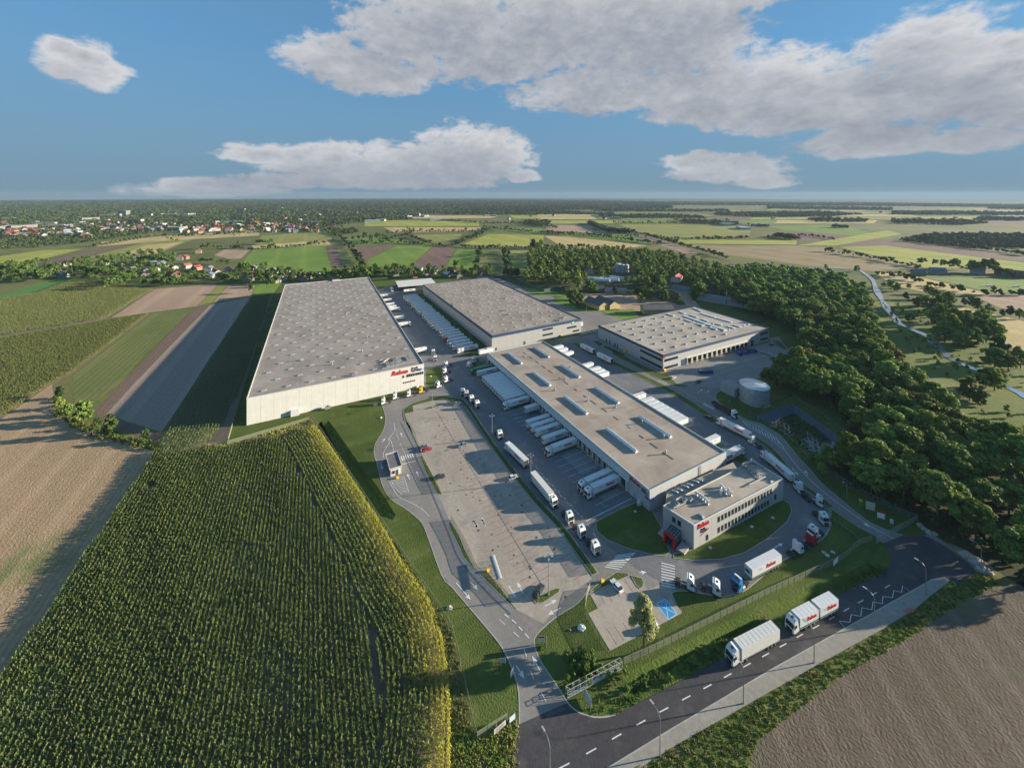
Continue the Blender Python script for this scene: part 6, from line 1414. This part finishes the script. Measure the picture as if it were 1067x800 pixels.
def corn_field(name, label, pts, protos, mats, smin=.85, smax=1.12, zf=None):
    n = len(pts); pts = np.array(pts); out = []; mis = []
    idx = rc.integers(0, len(protos), n)
    for k, (Q, mi) in enumerate(protos):
        S_ = pts[idx == k]; m = len(S_)
        if not m: continue
        a = rc.uniform(0, 2*pi, m); c, s = np.cos(a), np.sin(a); sc = rc.uniform(smin, smax, m)
        zk = sc if zf is None else sc*zf(S_[:,0], S_[:,1])
        x = (Q[:,0][None]*c[:,None]-Q[:,1][None]*s[:,None])*sc[:,None]+S_[:,0:1]; y = (Q[:,0][None]*s[:,None]+Q[:,1][None]*c[:,None])*sc[:,None]+S_[:,1:2]; z = Q[:,2][None]*zk[:,None]
        out.append(np.stack([x, y, z], 2).reshape(-1, 3)); mis.append(np.tile(mi, m))
    V = np.concatenate(out); o = link(name, np_mesh(name, V, len(V)//4, mats, np.concatenate(mis))); return tag(o, label, 'maize', kind='stuff')
def row_points(poly, ang, row, step, jit=.16):
    c, s = cos(ang), sin(ang); U = [p[0]*c+p[1]*s for p in poly]; W_ = [-p[0]*s+p[1]*c for p in poly]
    w_ = np.arange(min(W_), max(W_), row); u = np.arange(min(U), max(U), step); uu, ww = np.meshgrid(u, w_)
    uu = uu+rc.uniform(-.5,.5,uu.shape)*step; ww = ww+rc.normal(0, jit, ww.shape)*row*.6
    x = (uu*c-ww*s).ravel(); y = (uu*s+ww*c).ravel(); k = inside(poly, x, y); return np.stack([x[k], y[k]], 1)
NC = G('', '163,471 185,475 212,468 238,468 326,446 333,453 351,479 376.6,519 404,562 417,588 447,632 461,672 468,730 468,800 460,870 -90,870 -60,800 0,712')
edge = G('', '326,446 333,453 351,479 376.6,519 404,562 417,588 447,632 461,672 468,730 468,800 460,870')
pc = [corn_clump(rc, 2.3, 7, .12, .62, 1) for _ in range(10)]
allp = row_points(NC, A117, 1.2, .25, .10)
def dist_edge(x, y):
    d = np.full(len(x), 1e9)
    for a, b in zip(edge, edge[1:]):
        dx, dy = b.x-a.x, b.y-a.y; t = np.clip(((x-a.x)*dx+(y-a.y)*dy)/(dx*dx+dy*dy), 0, 1); d = np.minimum(d, np.hypot(x-a.x-t*dx, y-a.y-t*dy))
    return d
de = dist_edge(allp[:,0], allp[:,1]); inner = allp[de > 15]
# a few bare slots and thin spots
def gap(P_, a, b, w_):
    dx, dy = b.x-a.x, b.y-a.y; t = np.clip(((P_[:,0]-a.x)*dx+(P_[:,1]-a.y)*dy)/(dx*dx+dy*dy), 0, 1); return P_[np.hypot(P_[:,0]-a.x-t*dx, P_[:,1]-a.y-t*dy) > w_]
for a, b, w_ in ((G1('b6',490,335),G1('b6',515,565),.9),(G1('b6',437,205),G1('b6',445,235),.8),(G1('b6',350,10),G1('b6',357,45),.6),(G1('a5',275,480),G1('a5',280,505),.8),(G1('a5',340,615),G1('a5',345,640),.8),(G1('b7',618,425),G1('b7',628,440),1.2)): inner = gap(inner, a, b, w_)
th = wob(inner[:,0], inner[:,1], .09, 2); inner = inner[rc.uniform(0, 1, len(inner)) > np.where(th > 1.15, .35, .03)]
corn_field('maize', 'dense tall maize field in rows filling the lower left', inner, pc, [m_corn, m_tas], zf=lambda x, y: 1+.09*wob(x, y, .11, 1))
# headland rows following the fence, outer ones coloured yellow as if sunlit
eg = resample(smooth_line(edge, 3), .27); hd_pts = []
for j in range(12):
    for p, (a, b) in zip(eg[1:-1], zip(eg, eg[2:])):
        t = (b-a).normalized(); q_ = p+Vector((t.y, -t.x, 0))*(j*1.24+.3); hd_pts.append((q_.x+rc.normal(0,.1), q_.y+rc.normal(0,.1), j))
hd_ = np.array(hd_pts); k = inside(NC, hd_[:,0], hd_[:,1]); hd_ = hd_[k]
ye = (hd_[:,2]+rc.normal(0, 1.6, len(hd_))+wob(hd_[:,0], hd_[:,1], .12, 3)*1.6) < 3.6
corn_field('maize_headland', 'yellow sunlit-tinted rows of maize along the fence', hd_[ye][:,:2], pc, [m_corny, m_tas]); corn_field('maize_headland', 'green headland rows of maize beside the yellow ones', hd_[~ye][:,:2], pc, [m_corn, m_tas])
DC = G('', '264,308 283,307 253.5,401 231,446 214,466 186,474 164,469 202,401')
corn_field('maize_strip', 'maize strip in the shade between the grey field and the long warehouse', row_points(DC, A117, 1.4, .6), pc, [m_corn, m_tas])
FC1 = G('', '-80,362 0,354 109,335 155,327.5 77,388 54,401 0,437 -80,442'); FC2 = G('', '-80,318 0,312 38,306 76,292 111,292 147,302 160,302 109,332 0,350.5 -80,357')
pf = [corn_clump(rc, 2.3, 7, .26, .95, 1) for _ in range(8)]
m_cf = leafmat('maize_far_leaf', (.15,.175,.042), (.25,.255,.075), .3)
corn_field('maize_far', 'pale olive maize field at the far left, lower part', row_points(FC1, A117, 1.35, .9, .3), pf, [m_cf, m_tas]); corn_field('maize_far', 'pale olive maize field at the far left, upper part', row_points(FC2, A117, 1.7, 1.2, .3), pf, [m_cf, m_tas])
# weeds and tall grass
def tuft(rng, n=9, hgt=.42, wd=.13):
    Q = []
    for i in range(n):
        a = rng.uniform(0, 2*pi); o = rng.uniform(-.4,.4,2); d = np.array([cos(a), sin(a), 0]); t = np.array([-sin(a), cos(a), 0])*wd; p0 = np.array([o[0],o[1],0]); p1 = p0+d*rng.uniform(.1,.4)+[0,0,hgt*rng.uniform(.5,1.2)]
        Q += [p0-t, p0+t, p1+t*.4, p1-t*.4]
    return np.array(Q), np.zeros(n, int)
tf = [tuft(rc) for _ in range(6)]
m_w1 = leafmat('weeds_green', (.08,.14,.02), (.16,.21,.04), .4); m_w2 = leafmat('weeds_dry', (.16,.18,.045), (.32,.29,.11), .4)
def weeds(name, label, poly, dens, mats, s0=.6, s1=1.4, seed=0, thr=-9):
    r = np.random.default_rng(seed); xs = [p[0] for p in poly]; ys = [p[1] for p in poly]; A_ = (max(xs)-min(xs))*(max(ys)-min(ys)); n = int(A_*dens)
    x = r.uniform(min(xs), max(xs), n); y = r.uniform(min(ys), max(ys), n); k = inside(poly, x, y) & (wob(x, y, .35, seed+1)+wob(x, y, 1.1, seed) > thr); L = np.stack([x[k], y[k]], 1)
    if len(L): o = corn_field(name, label, L, tf, mats, s0, s1); o['category'] = 'weeds'
VG = G('', '600,850 667,800')+G('b5', '0,524 210,404 440,274 640,164 740,102')+G('b3', '602,566 684,506 712,516 792,469 850,462')+G('', '1040,610 1023,617 985,638 941,669 885,699 838,734 789,772 779,800 770,830')
weeds('roadside_weeds', 'rough weedy verge between the pavement and the ploughed field', VG, 1.6, [m_w2], .35, .95, 4, -.2); weeds('roadside_grass', 'green grass tufts on the verge beside the pavement', VG, 2.4, [m_w1], .35, .75, 5)
weeds('ditch_grass', 'long green grass on the bank between fence and main road', G('', '652,716 735,672 800,651 860,625 912,588 926,592 925,602 902,606 868,624 830,645')+G('b4', '990,260 830,346 640,446 560,486 500,498 440,486 400,468 480,420'), 1.3, [m_w1], .5, 1.2, 6)
weeds('fence_weeds', 'mixed weeds between the maize and the fence', G('', '331,446 372,506 471,657 496,768 520,762 540,752 539,800 520,830 472,830 470,740 462,676 448,634 418,588 377,519 352,479'), 1.8, [m_w2], .6, 1.3, 7); weeds('fence_weeds', 'green weeds at the corner of maize and fence', G('', '470,740 496,771 539,746 541,753 530,800 520,840 472,840'), 1.5, [m_w1], .7, 1.4, 8)
weeds('field_edge_weeds', 'scrubby weeds along the top edge of the maize', G('', '213,464 237,464 326,437 331,446 326,449 240,472 214,474'), 1.2, [m_w2], .8, 1.6, 9)
weeds('ditch_reeds', 'reeds growing along the bottom of the long lawn ditch', TR1, 1.2, [m_w1], .2, .4, 10); False and weeds('stubble_weeds', 'green weeds scattered over the ploughed field in the corner', G('', '779,800 838,740 941,675 1040,620 1110,640 1110,900 780,900'), .8, [m_w1], .25, .5, 11, .55)
bm_ = [(p.x+rv.uniform(-1.5,1.5), p.y+rv.uniform(-1.5,1.5)) for p in CUL+CUL+tr2c[:6]+G('b1', '560,600 590,600 610,630 700,670 740,650 560,580 580,590 600,610')*3]
merged('culvert_scrub', 'dark bushes growing in the hollow by the culvert and gate', 'bushes', bm_, [rv.uniform(.10,.19) for _ in bm_], LPA, lf_oak)
pw_ = poisson([tuple(p[:2]) for p in G('a7', '500,300 580,280 680,330 720,370 690,380 600,350 640,400 600,390 540,340')], 1.6, 4000, 5)
o = merged('pond_weed', 'dark green reeds and weed growing in the pond', 'reeds', pw_, [rv.uniform(.08,.17) for _ in pw_], LPA, lf_oak); o.location.z = -2.3
pw2 = [(p.x+rv.uniform(-2,2), p.y+rv.uniform(-2,2)) for p in resample(offs(PIT[3:]+[PIT[0]], 0), 1.2)]; merged('pond_edge_scrub', 'bushes along the road side of the pond', 'bushes', pw2, [rv.uniform(.08,.2) for _ in pw2], LPA, lf_light)
# ------------------------------------------------------------------ fences, lamps, signs
m_mesh = mesh_fence_mat('fence_mesh', (.30,.32,.22), .42); m_meshd = mesh_fence_mat('fence_mesh_dark', (.10,.14,.11), .5); m_post = mat('fence_post', (.24,.26,.20), .7)
def fence(pts, label, hgt=1.9, mm=None, step=2.5, z=0.):
    L = resample(pts, step); b = empty('fence', label, 'fence', L[0]); o0 = L[0]
    m = MB()
    for p in L: q_ = p-o0; m.box(q_.x-.05, q_.x+.05, q_.y-.05, q_.y+.05, z, z+hgt+.1)
    m.build('post', m_post, b) if len(L) > 100 else None
    if len(L) <= 100:
        pmx = VM.setdefault(('post', hgt), MB().box(-.03,.03,-.03,.03,0,hgt).mesh('post', m_post))
        for p in L: link('post', pmx, b, p-o0+Vector((0,0,z)))
    m = MB(); r_ = MB()
    for p, q_ in zip(L, L[1:]):
        a, c = p-o0, q_-o0; m.add([(a.x,a.y,z+.05),(c.x,c.y,z+.05),(c.x,c.y,z+hgt),(a.x,a.y,z+hgt)], [(0,1,2,3)])
        r_.cyl((a.x,a.y,z+hgt), (c.x,c.y,z+hgt), .035, None, 4)
    m.build('mesh_panel', mm or m_mesh, b); r_.build('rail', m_post, b)
fence(G('', '237,463 326,437 369,502 420,579 471,656 484,712 496.5,771.5 539,744.5'), 'long mesh fence round the lawn corner beside the maize')
fence(G('', '285,306 270,350 255,401 237,462'), 'mesh fence between the shaded maize strip and the long warehouse')
fence(G('', '650,692 680,679 730,654 800,619 850,596 876,584')+G('b2', '800,395 850,345 925,325'), 'mesh fence along the bank above the main road', 1.8); fence(G('b3', '545,245 500,232 360,165 250,100 110,10')+G('a7', '650,482 600,430'), 'green mesh fence along the foot of the wood', 2.0, m_meshd)
fence(G('a7', '600,425 560,380 505,340 430,300 390,285 560,212 572,205 600,225 700,290 830,385'), 'mesh fence around the pond', 1.6, m_meshd)
fence(G('', '479,415.5 488,424.5 512,461 535,492 560,523 583,547 600,570 620,598'), 'green mesh fence along the hedge strip between car park and truck lane', 1.7, m_meshd, 3.0)
fence(G('b1', '612,285 596,330 592,390 640,480 700,578'), 'mesh fence beside the staff car park', 1.7); fence(G('f8', '0,10 80,140 150,270 210,428')+G('f8', '225,440 330,530 420,600 540,745'), 'mesh fence along the lower left edge of the car park', 1.6)
fence(G('f3', '735,380 850,600 955,790'), 'mesh fence beside the footway near the dark car', 1.5); fence(G('b2', '720,235 790,290 862,340'), 'old mesh fence crossing the lawn right of the ring road', 1.6, m_meshd)
# opaque noise fence by the nursery
L = resample(G('a3', '55,355 130,355 250,408 262,412 350,400 352,418'), 5); b = empty('noise_barrier', 'tall dark green barrier fence behind the pale hall', 'fence', L[0]); m = MB()
for p, q_ in zip(L, L[1:]):
    a, c = p-L[0], q_-L[0]; t = (c-a).normalized(); n_ = Vector((-t.y, t.x, 0))*.08; m.add([tuple(a-n_),tuple(c-n_),tuple(c+n_),tuple(a+n_)]+[(v.x,v.y,3.6) for v in (a-n_,c-n_,c+n_,a+n_)], [(0,1,5,4),(1,2,6,5),(2,3,7,6),(3,0,4,7),(4,5,6,7)])
m.build('barrier_panel', mat('barrier_green', (.05,.10,.085), .7, var=.2), b)
# cantilever gate
ga, gb = P(591.5, 728), P(648.5, 697); b = empty('sliding_gate', 'long white truss sliding gate standing open above the culvert', 'gate', ga, atan2((gb-ga).y, (gb-ga).x)); Lg = (gb-ga).length; m = MB()
for z in (.25, 2.0):
    for y in (0, .9): m.cyl((0,y,z), (Lg,y,z), .05, None, 5)
n = 9
for i in range(n+1):
    x = Lg*i/n; m.cyl((x,0,.25), (x,0,2.0), .05, None, 4); m.cyl((x,.9,.25), (x,.9,2.0), .05, None, 4); m.cyl((x,0,2.0), (x,.9,2.0), .05, None, 4)
    if i < n: m.cyl((x,0,.25), (x+Lg/n,0,2.0), .04, None, 4); m.cyl((x,.9,2.0), (x+Lg/n,.9,.25), .04, None, 4)
m.build('truss_frame', mat('gate_paint', (.36,.37,.33), .5), b); MB().box(.5, Lg-.5, .2, .7, -.02, .18).build('gate_rail', m_metal, b)
# entrance gate on the far right
ga, gb = G1('b3', 372, 345), G1('b3', 545, 247); b = empty('mesh_gate', 'pale mesh gate across the right-hand road by the junction', 'gate', ga, atan2((gb-ga).y, (gb-ga).x)); Lg = (gb-ga).length; m = MB()
for z in (.15, 1.0, 1.9): m.cyl((0,0,z), (Lg,0,z), .05, None, 5)
for i in range(int(Lg/1.2)+1): m.cyl((i*1.2,0,.15), (i*1.2,0,1.9), .04, None, 4)
m.build('gate_frame', m_metal, b); MB().add([(0,0,.15),(Lg,0,.15),(Lg,0,1.9),(0,0,1.9)], [(0,1,2,3)]).build('mesh_panel', m_mesh, b)
# lamps
m_lp = mat('lamp_column', (.28,.29,.29), .5, .4); m_lh = mat('lamp_head', (.36,.37,.38), .5)
def street_lamp(c, x, y, label, hgt=9.2, rz=radians(125), group=None):
    b = empty('street_lamp', label, 'lamp', P(*px(c, x, y)), rz, group)
    k = ('sl', hgt)
    if k not in VM:
        arm = [Vector((0,0,hgt-1.4)), Vector((.25,0,hgt-.7)), Vector((.8,0,hgt-.2)), Vector((1.8,0,hgt))]
        VM[k] = (MB().cyl((0,0,0), (0,0,hgt-1.4), .12, .08, 8).cyl((0,0,0), (0,0,.5), .16, None, 8).mesh('pole', m_lp), MB().tube(arm, .06, 6).mesh('arm', m_lp), MB().box(1.6, 2.5, -.17, .17, hgt-.05, hgt+.08).mesh('lamp_head', m_lh))
    for nm, me in zip(('pole', 'arm', 'lamp_head'), VM[k]): link(nm, me, b)
street_lamp('b4', 742, 665, 'curved street lamp on the pavement nearest the viewer, lowest in the photo', 9.6); street_lamp('b5', 217, 387, 'curved street lamp beside the plain white articulated truck', 9.6)
street_lamp('b5', 431, 264, 'curved street lamp beside the drawbar truck'); street_lamp('b5', 614, 154, 'curved street lamp beside the white zigzag marking'); street_lamp('b5', 770, 57, 'curved street lamp at the rounded end of the pavement')
street_lamp('b3', 810, 470, 'curved street lamp beside the rubble at the asphalt end'); b_ = street_lamp('b4', 288, 790, 'curved street lamp at the bottom edge of the junction', 9.6)
def mast(c, x, y, label, hgt=11.5, n=4):
    b = empty('flood_mast', label, 'lamp', P(*px(c, x, y))); k = ('ms', hgt)
    if k not in VM:
        VM[k] = (MB().cyl((0,0,0), (0,0,hgt), .16, .09, 8).cyl((0,0,0), (0,0,.3), .3, None, 8).mesh('pole', m_lp), MB().box(-1.0, 1.0, -.05, .05, hgt-.1, hgt).box(-.05, .05, -1.0, 1.0, hgt-.1, hgt).mesh('cross_arm', m_lp), MB().box(-.3, .3, -.22, .22, -.08, .14).mesh('lamp_head', m_lh))
    link('pole', VM[k][0], b); link('cross_arm', VM[k][1], b)
    for dx, dy in ((1,0),(-1,0),(0,1),(0,-1)): link('lamp_head', VM[k][2], b, (dx*1.05, dy*1.05, hgt), 0)
mast('b1', 441, 316, 'floodlight mast with four heads on the island by the black van'); mast('c2', 630, 745, 'floodlight mast on the hedge strip near the cross-dock end'); mast('c5', 328, 482, 'floodlight mast on the hedge strip beside the plain white truck')
mast('a5', 832, 218, 'floodlight mast on the top edge of the car park', 9)
for i, (x, y) in enumerate(((850,592),(718,482),(618,372),(540,300))): street_lamp('c1', x, y, f'slim lamp on the grass strip by the pale hall, {nth(i)} from the near end', 8, TC+pi, 'lamps along the pale hall')
for i, (x, y) in enumerate(((805,630),(850,643))): street_lamp('a7', 800, 630, 'lamp beside the fence under the wood', 7, radians(200)) if i == 0 else None
street_lamp('a7', 538, 350, 'lamp at the edge of the pond', 7, radians(200)); street_lamp('c7', 460, 605, 'lamp on the lawn before the round tank', 5, radians(200))
for i, (x, y) in enumerate(((390,358),(612,368))): street_lamp('c8', x, y, f'slim lamp on the grass behind the apron, {("left","right")[i]} one', 8, TC)
# bike shelter with curved clear roof
p = G1('f8', 405, 560); b = empty('bicycle_shelter', 'long shelter with a rounded clear roof at the car park edge', 'shelter', p, heading(px('f8',372,548), px('f8',320,380))-pi/2); m = MB(); n = 8; Ls = 8.2
R_ = 1.0
for j in range(n):
    a0, a1 = pi*(.12+.76*j/n), pi*(.12+.76*(j+1)/n); v = [(R_*cos(a0), 0, 1.7+R_*.6*sin(a0)), (R_*cos(a1), 0, 1.7+R_*.6*sin(a1))]
    m.add([(v[0][0],0,v[0][2]),(v[1][0],0,v[1][2]),(v[1][0],Ls,v[1][2]),(v[0][0],Ls,v[0][2])], [(3,2,1,0)])
m.build('clear_roof', mat('polycarbonate', (.27,.28,.30), .4), b); m = MB()
for i in range(6):
    for s in (-1.15, 1.15): m.cyl((s, i*Ls/5, 0), (s, i*Ls/5, 2.1), .05, None, 5)
m.build('frame', m_metal, b); m = MB()
for i in range(14): m.tube([Vector((-.4, 1+i*1.1, 0)), Vector((-.4, 1+i*1.1, .8)), Vector((.4, 1+i*1.1, .8)), Vector((.4, 1+i*1.1, 0))], .03, 4)
m.build('bicycle_rack', m_metal, b)
def bin_(c, x, y, label, s=1.):
    b = empty('grit_bin', label, 'bin', P(*px(c, x, y)), TD); b.scale = (s,)*3; m = MB(); m.prism([(-.6,-.45),(.6,-.45),(.5,.45),(-.5,.45)], 0, .8); m.build('bin_body', m_yel, b)
    MB().add([(-.68,-.52,.8),(.68,-.52,.8),(.55,.52,.8),(-.55,.52,.8),(-.5,-.2,1.1),(.5,-.2,1.1),(.42,.4,1.05),(-.42,.4,1.05)], [(0,1,5,4),(1,2,6,5),(2,3,7,6),(3,0,4,7),(4,5,6,7)]).build('bin_lid', m_yel, b)
bin_('f8', 305, 440, 'yellow grit bin beside the rounded shelter', .8); bin_('b1', 662, 262, 'yellow grit bin at the top of the staff car park', .85); bin_('f3', 472, 622, 'yellow grit bin before the gatehouse', .8)
bin_('c8', 190, 540, 'yellow grit bin at the foot of the pale hall', 1.6); bin_('c8', 695, 664, 'yellow grit bin on the grass left of the wide hall', 1.6); bin_('f7', 280, 462, 'yellow grit bin at the corner of the wide hall', 1.4)
def board(c, x, y, w_, h_, leg, rz, label, m_, name='sign_board', cat='sign', extra=None):
    b = empty(name, label, cat, P(*px(c, x, y)), rz)
    for s in (-.8, .8): MB().cyl((s*w_/2,0,0), (s*w_/2,0,leg+h_), .05, None, 5).build('leg', m_metal, b)
    MB().box(-w_/2, w_/2, -.1, -.055, leg, leg+h_).build('panel', m_, b)
    if extra: extra(b, w_, h_, leg)
def redbar(b, w_, h_, leg): MB().box(-w_/2, w_/2, -.13, -.1, leg+h_*.75, leg+h_*1.02).build('red_band', m_redp, b)
def lines(b, w_, h_, leg):
    for i in range(4): MB().box(-w_*.4, w_*(.4-.1*(i % 2)), -.12, -.1, leg+h_*(.15+.2*i), leg+h_*(.22+.2*i)).build('printed_line', m_ink, b)
board('b2', 897, 205, 2.8, 3.0, .3, radians(-22), 'pale information board on the lawn beside the right-hand road', mat('board_cream', (.50,.48,.38), .6)); board('b2', 940, 240, 2.2, 2.6, .4, radians(-25), 'white sign with magenta top band near the right-hand gate', m_signw, extra=redbar)
board('b2', 984, 270, .9, 1.5, 1.2, radians(-30), 'narrow white sign nearest the right-hand gate', m_signw, extra=lines); board('b2', 857, 185, 1.0, 1.1, 1.6, radians(-30), 'small yellow sign left of the pale board', mat('sign_yellow', (.60,.55,.03), .5))
board('b1', 410, 515, 1.5, 1.5, .6, 0, 'white sign on the grass at the entrance corner, left one', m_signw, extra=redbar); board('b1', 430, 530, 1.3, 3.0, .3, radians(80), 'dark tall board at the entrance corner, right of the white sign', m_dstruct)
board('b1', 253, 605, 1.6, 1.2, .8, 0, 'white sign on the lawn left of the entrance road, upper one', m_signw, extra=lines); board('b1', 290, 655, 1.5, 1.4, .8, radians(60), 'white sign on the lawn left of the entrance road, lower one', m_signw)
board('b4', 82, 560, 3.0, 1.1, .5, radians(33), 'white banner with red print on the fence by the junction', mat('banner_cloth', (.42,.40,.39), .8), 'banner', 'banner', lines); board('b4', 133, 523, 1.5, 1.2, .5, radians(33), 'pale blue banner on the fence end by the junction', mat('banner_blue', (.40,.48,.60), .6), 'banner', 'banner')
board('b4', 443, 445, 2.6, 2.0, .4, radians(115), 'blue and white sign beside the culvert scrub', mat('banner_blue2', (.45,.52,.60), .6)); board('b2', 753, 428, 3.2, 1.6, .4, radians(30), 'white board hanging on the roadside fence', m_signw, 'banner', 'banner')
def round_sign(c, x, y, label, m_, hgt=2.6, rz=.3): b = empty('road_sign', label, 'sign', P(*px(c, x, y)), rz); MB().cyl((0,0,0), (0,0,hgt), .04, None, 6).build('post', m_metal, b); MB().cyl((0,-.05,hgt-.1), (0,-.09,hgt-.1), .42, None, 16).build('disc', m_, b); MB().cyl((0,-.091,hgt-.1), (0,-.11,hgt-.1), .18, None, 10).build('symbol', m_signw, b)
round_sign('b3', 487, 628, 'round blue road sign beside the red brick patch', mat('sign_blue2', (.03,.15,.5), .5)); 
for i, (x, y) in enumerate(((375,225),(735,345),(408,605))): round_sign('f3', x, y, f'small round sign near the gatehouse, {nth(i)} from the far end' if False else ('small orange-topped sign on the tip of the gatehouse island', 'red round sign by the footway crossing', 'small red sign at the corner of the gatehouse')[i], (m_yel, m_redp, m_redp)[i], 1.8)
# satellite dish like white domes on the lawns, stones, shrubs
def boulder(c, x, y, s, label, col=(.36,.34,.31)):
    r = random.Random(int(x*7+y)); m = MB(); n, k_ = 9, 5; vs = [(0,0,s)]
    for j in range(1, k_):
        for i in range(n): t = pi*.55*j/(k_-1); q_ = s*r.uniform(.8,1.15); vs.append((q_*sin(t)*cos(2*pi*i/n)*1.2, q_*sin(t)*sin(2*pi*i/n), max(-.1, q_*cos(t)*.8)))
    fs = [(0,1+i,1+(i+1)%n) for i in range(n)]+[(1+(j-1)*n+i,1+j*n+i,1+j*n+(i+1)%n,1+(j-1)*n+(i+1)%n) for j in range(1,k_-1) for i in range(n)]
    m.add(vs, fs); o = m.build('boulder', mat('stone_%d' % int(col[0]*100), col, .9, var=.25, vscale=1.2)); o.location = P(*px(c, x, y)); tag(o, label, 'boulder')
boulder('b1', 33, 370, .8, 'pale boulder on the lawn left of the entrance road'); boulder('b1', 577, 452, .9, 'white dome-shaped stone on the grass by the staff car park', (.62,.62,.62)); boulder('b1', 530, 460, .4, 'small brown stone beside the white dome', (.25,.2,.15))
for i, (x, y, s) in enumerate(((555,270,1.0),(572,285,.9),(592,300,1.1),(615,305,.9),(750,395,1.6),(790,425,1.8),(815,455,1.4),(770,410,1.1),(840,465,1.2),(725,385,.9))): boulder('b3', x, y, s, f'broken concrete lump by the wood edge, {nth(i)} along from the gate', (.33,.30,.27))
dt = G('b3', '565,310 590,318 640,345 700,380 760,425 790,462 850,480 870,455 820,415 760,380 720,360 660,340 610,308'); sheet('bare_earth', dt, .05, gmat('rubble_earth', (.20,.17,.13), (.28,.25,.21), .1, 1.5, bump=1.))
for i, (c, x, y) in enumerate((('b2',408,272),('b2',495,235),('b2',705,378),('b2',720,390),('b2',742,376),('f5',180,590),('f5',120,450),('f5',735,130),('a8',403,210),('a8',712,360))): boulder(c, x, y, .6 if i != 6 else 1.1, ('pale pipe cap cluster in the middle of the office lawn','pale stone at the right end of the office lawn','white stone on the big lawn, left of three','white stone on the big lawn, middle of three','white stone on the big lawn, right of three','pale debris on the lawn edge under the cream wall','pale crate-like stone beside the first tractor','stone feature on the small lawn by the high hall','pale stone on the shaded lawn left of the office','pale stone before the office corner')[i], (.5,.49,.46))
# shrubs and planters at the portal
for i, (x, y, s) in enumerate(((570,650,.17),(435,560,.16))): 
    o = link('box_shrub', LPM[2], None, P(*px('c6', x, y)), 0); o.scale = (s*.9, s*.9, s*1.1); tag(o, f'dark rounded shrub beside the red portal, {("right","left")[i]} one', 'shrub')
# ------------------------------------------------------------------ air
hz = MB().box(-9500, 9500, -9500, 9500, -4.5, 123.5).build('haze', None) if False else None
m = bpy.data.materials.new('haze'); m.use_nodes = True; m.node_tree.nodes.clear(); k = NT(m.node_tree); o_ = k.new('ShaderNodeOutputMaterial'); pv = k.new('ShaderNodeVolumePrincipled')
pv.inputs['Color'].default_value = (.26,.36,.46,1); pv.inputs['Density'].default_value = HAZE = 7e-5; pv.inputs['Anisotropy'].default_value = .1; k.l.new(pv.outputs[0], o_.inputs['Volume'])
h_ = MB().box(-10800, 10800, -10800, 10800, -4.3, 150).build('haze', m); h_['kind'] = 'stuff'
tag(h_, 'thin bluish summer haze lying over the whole plain', 'haze')
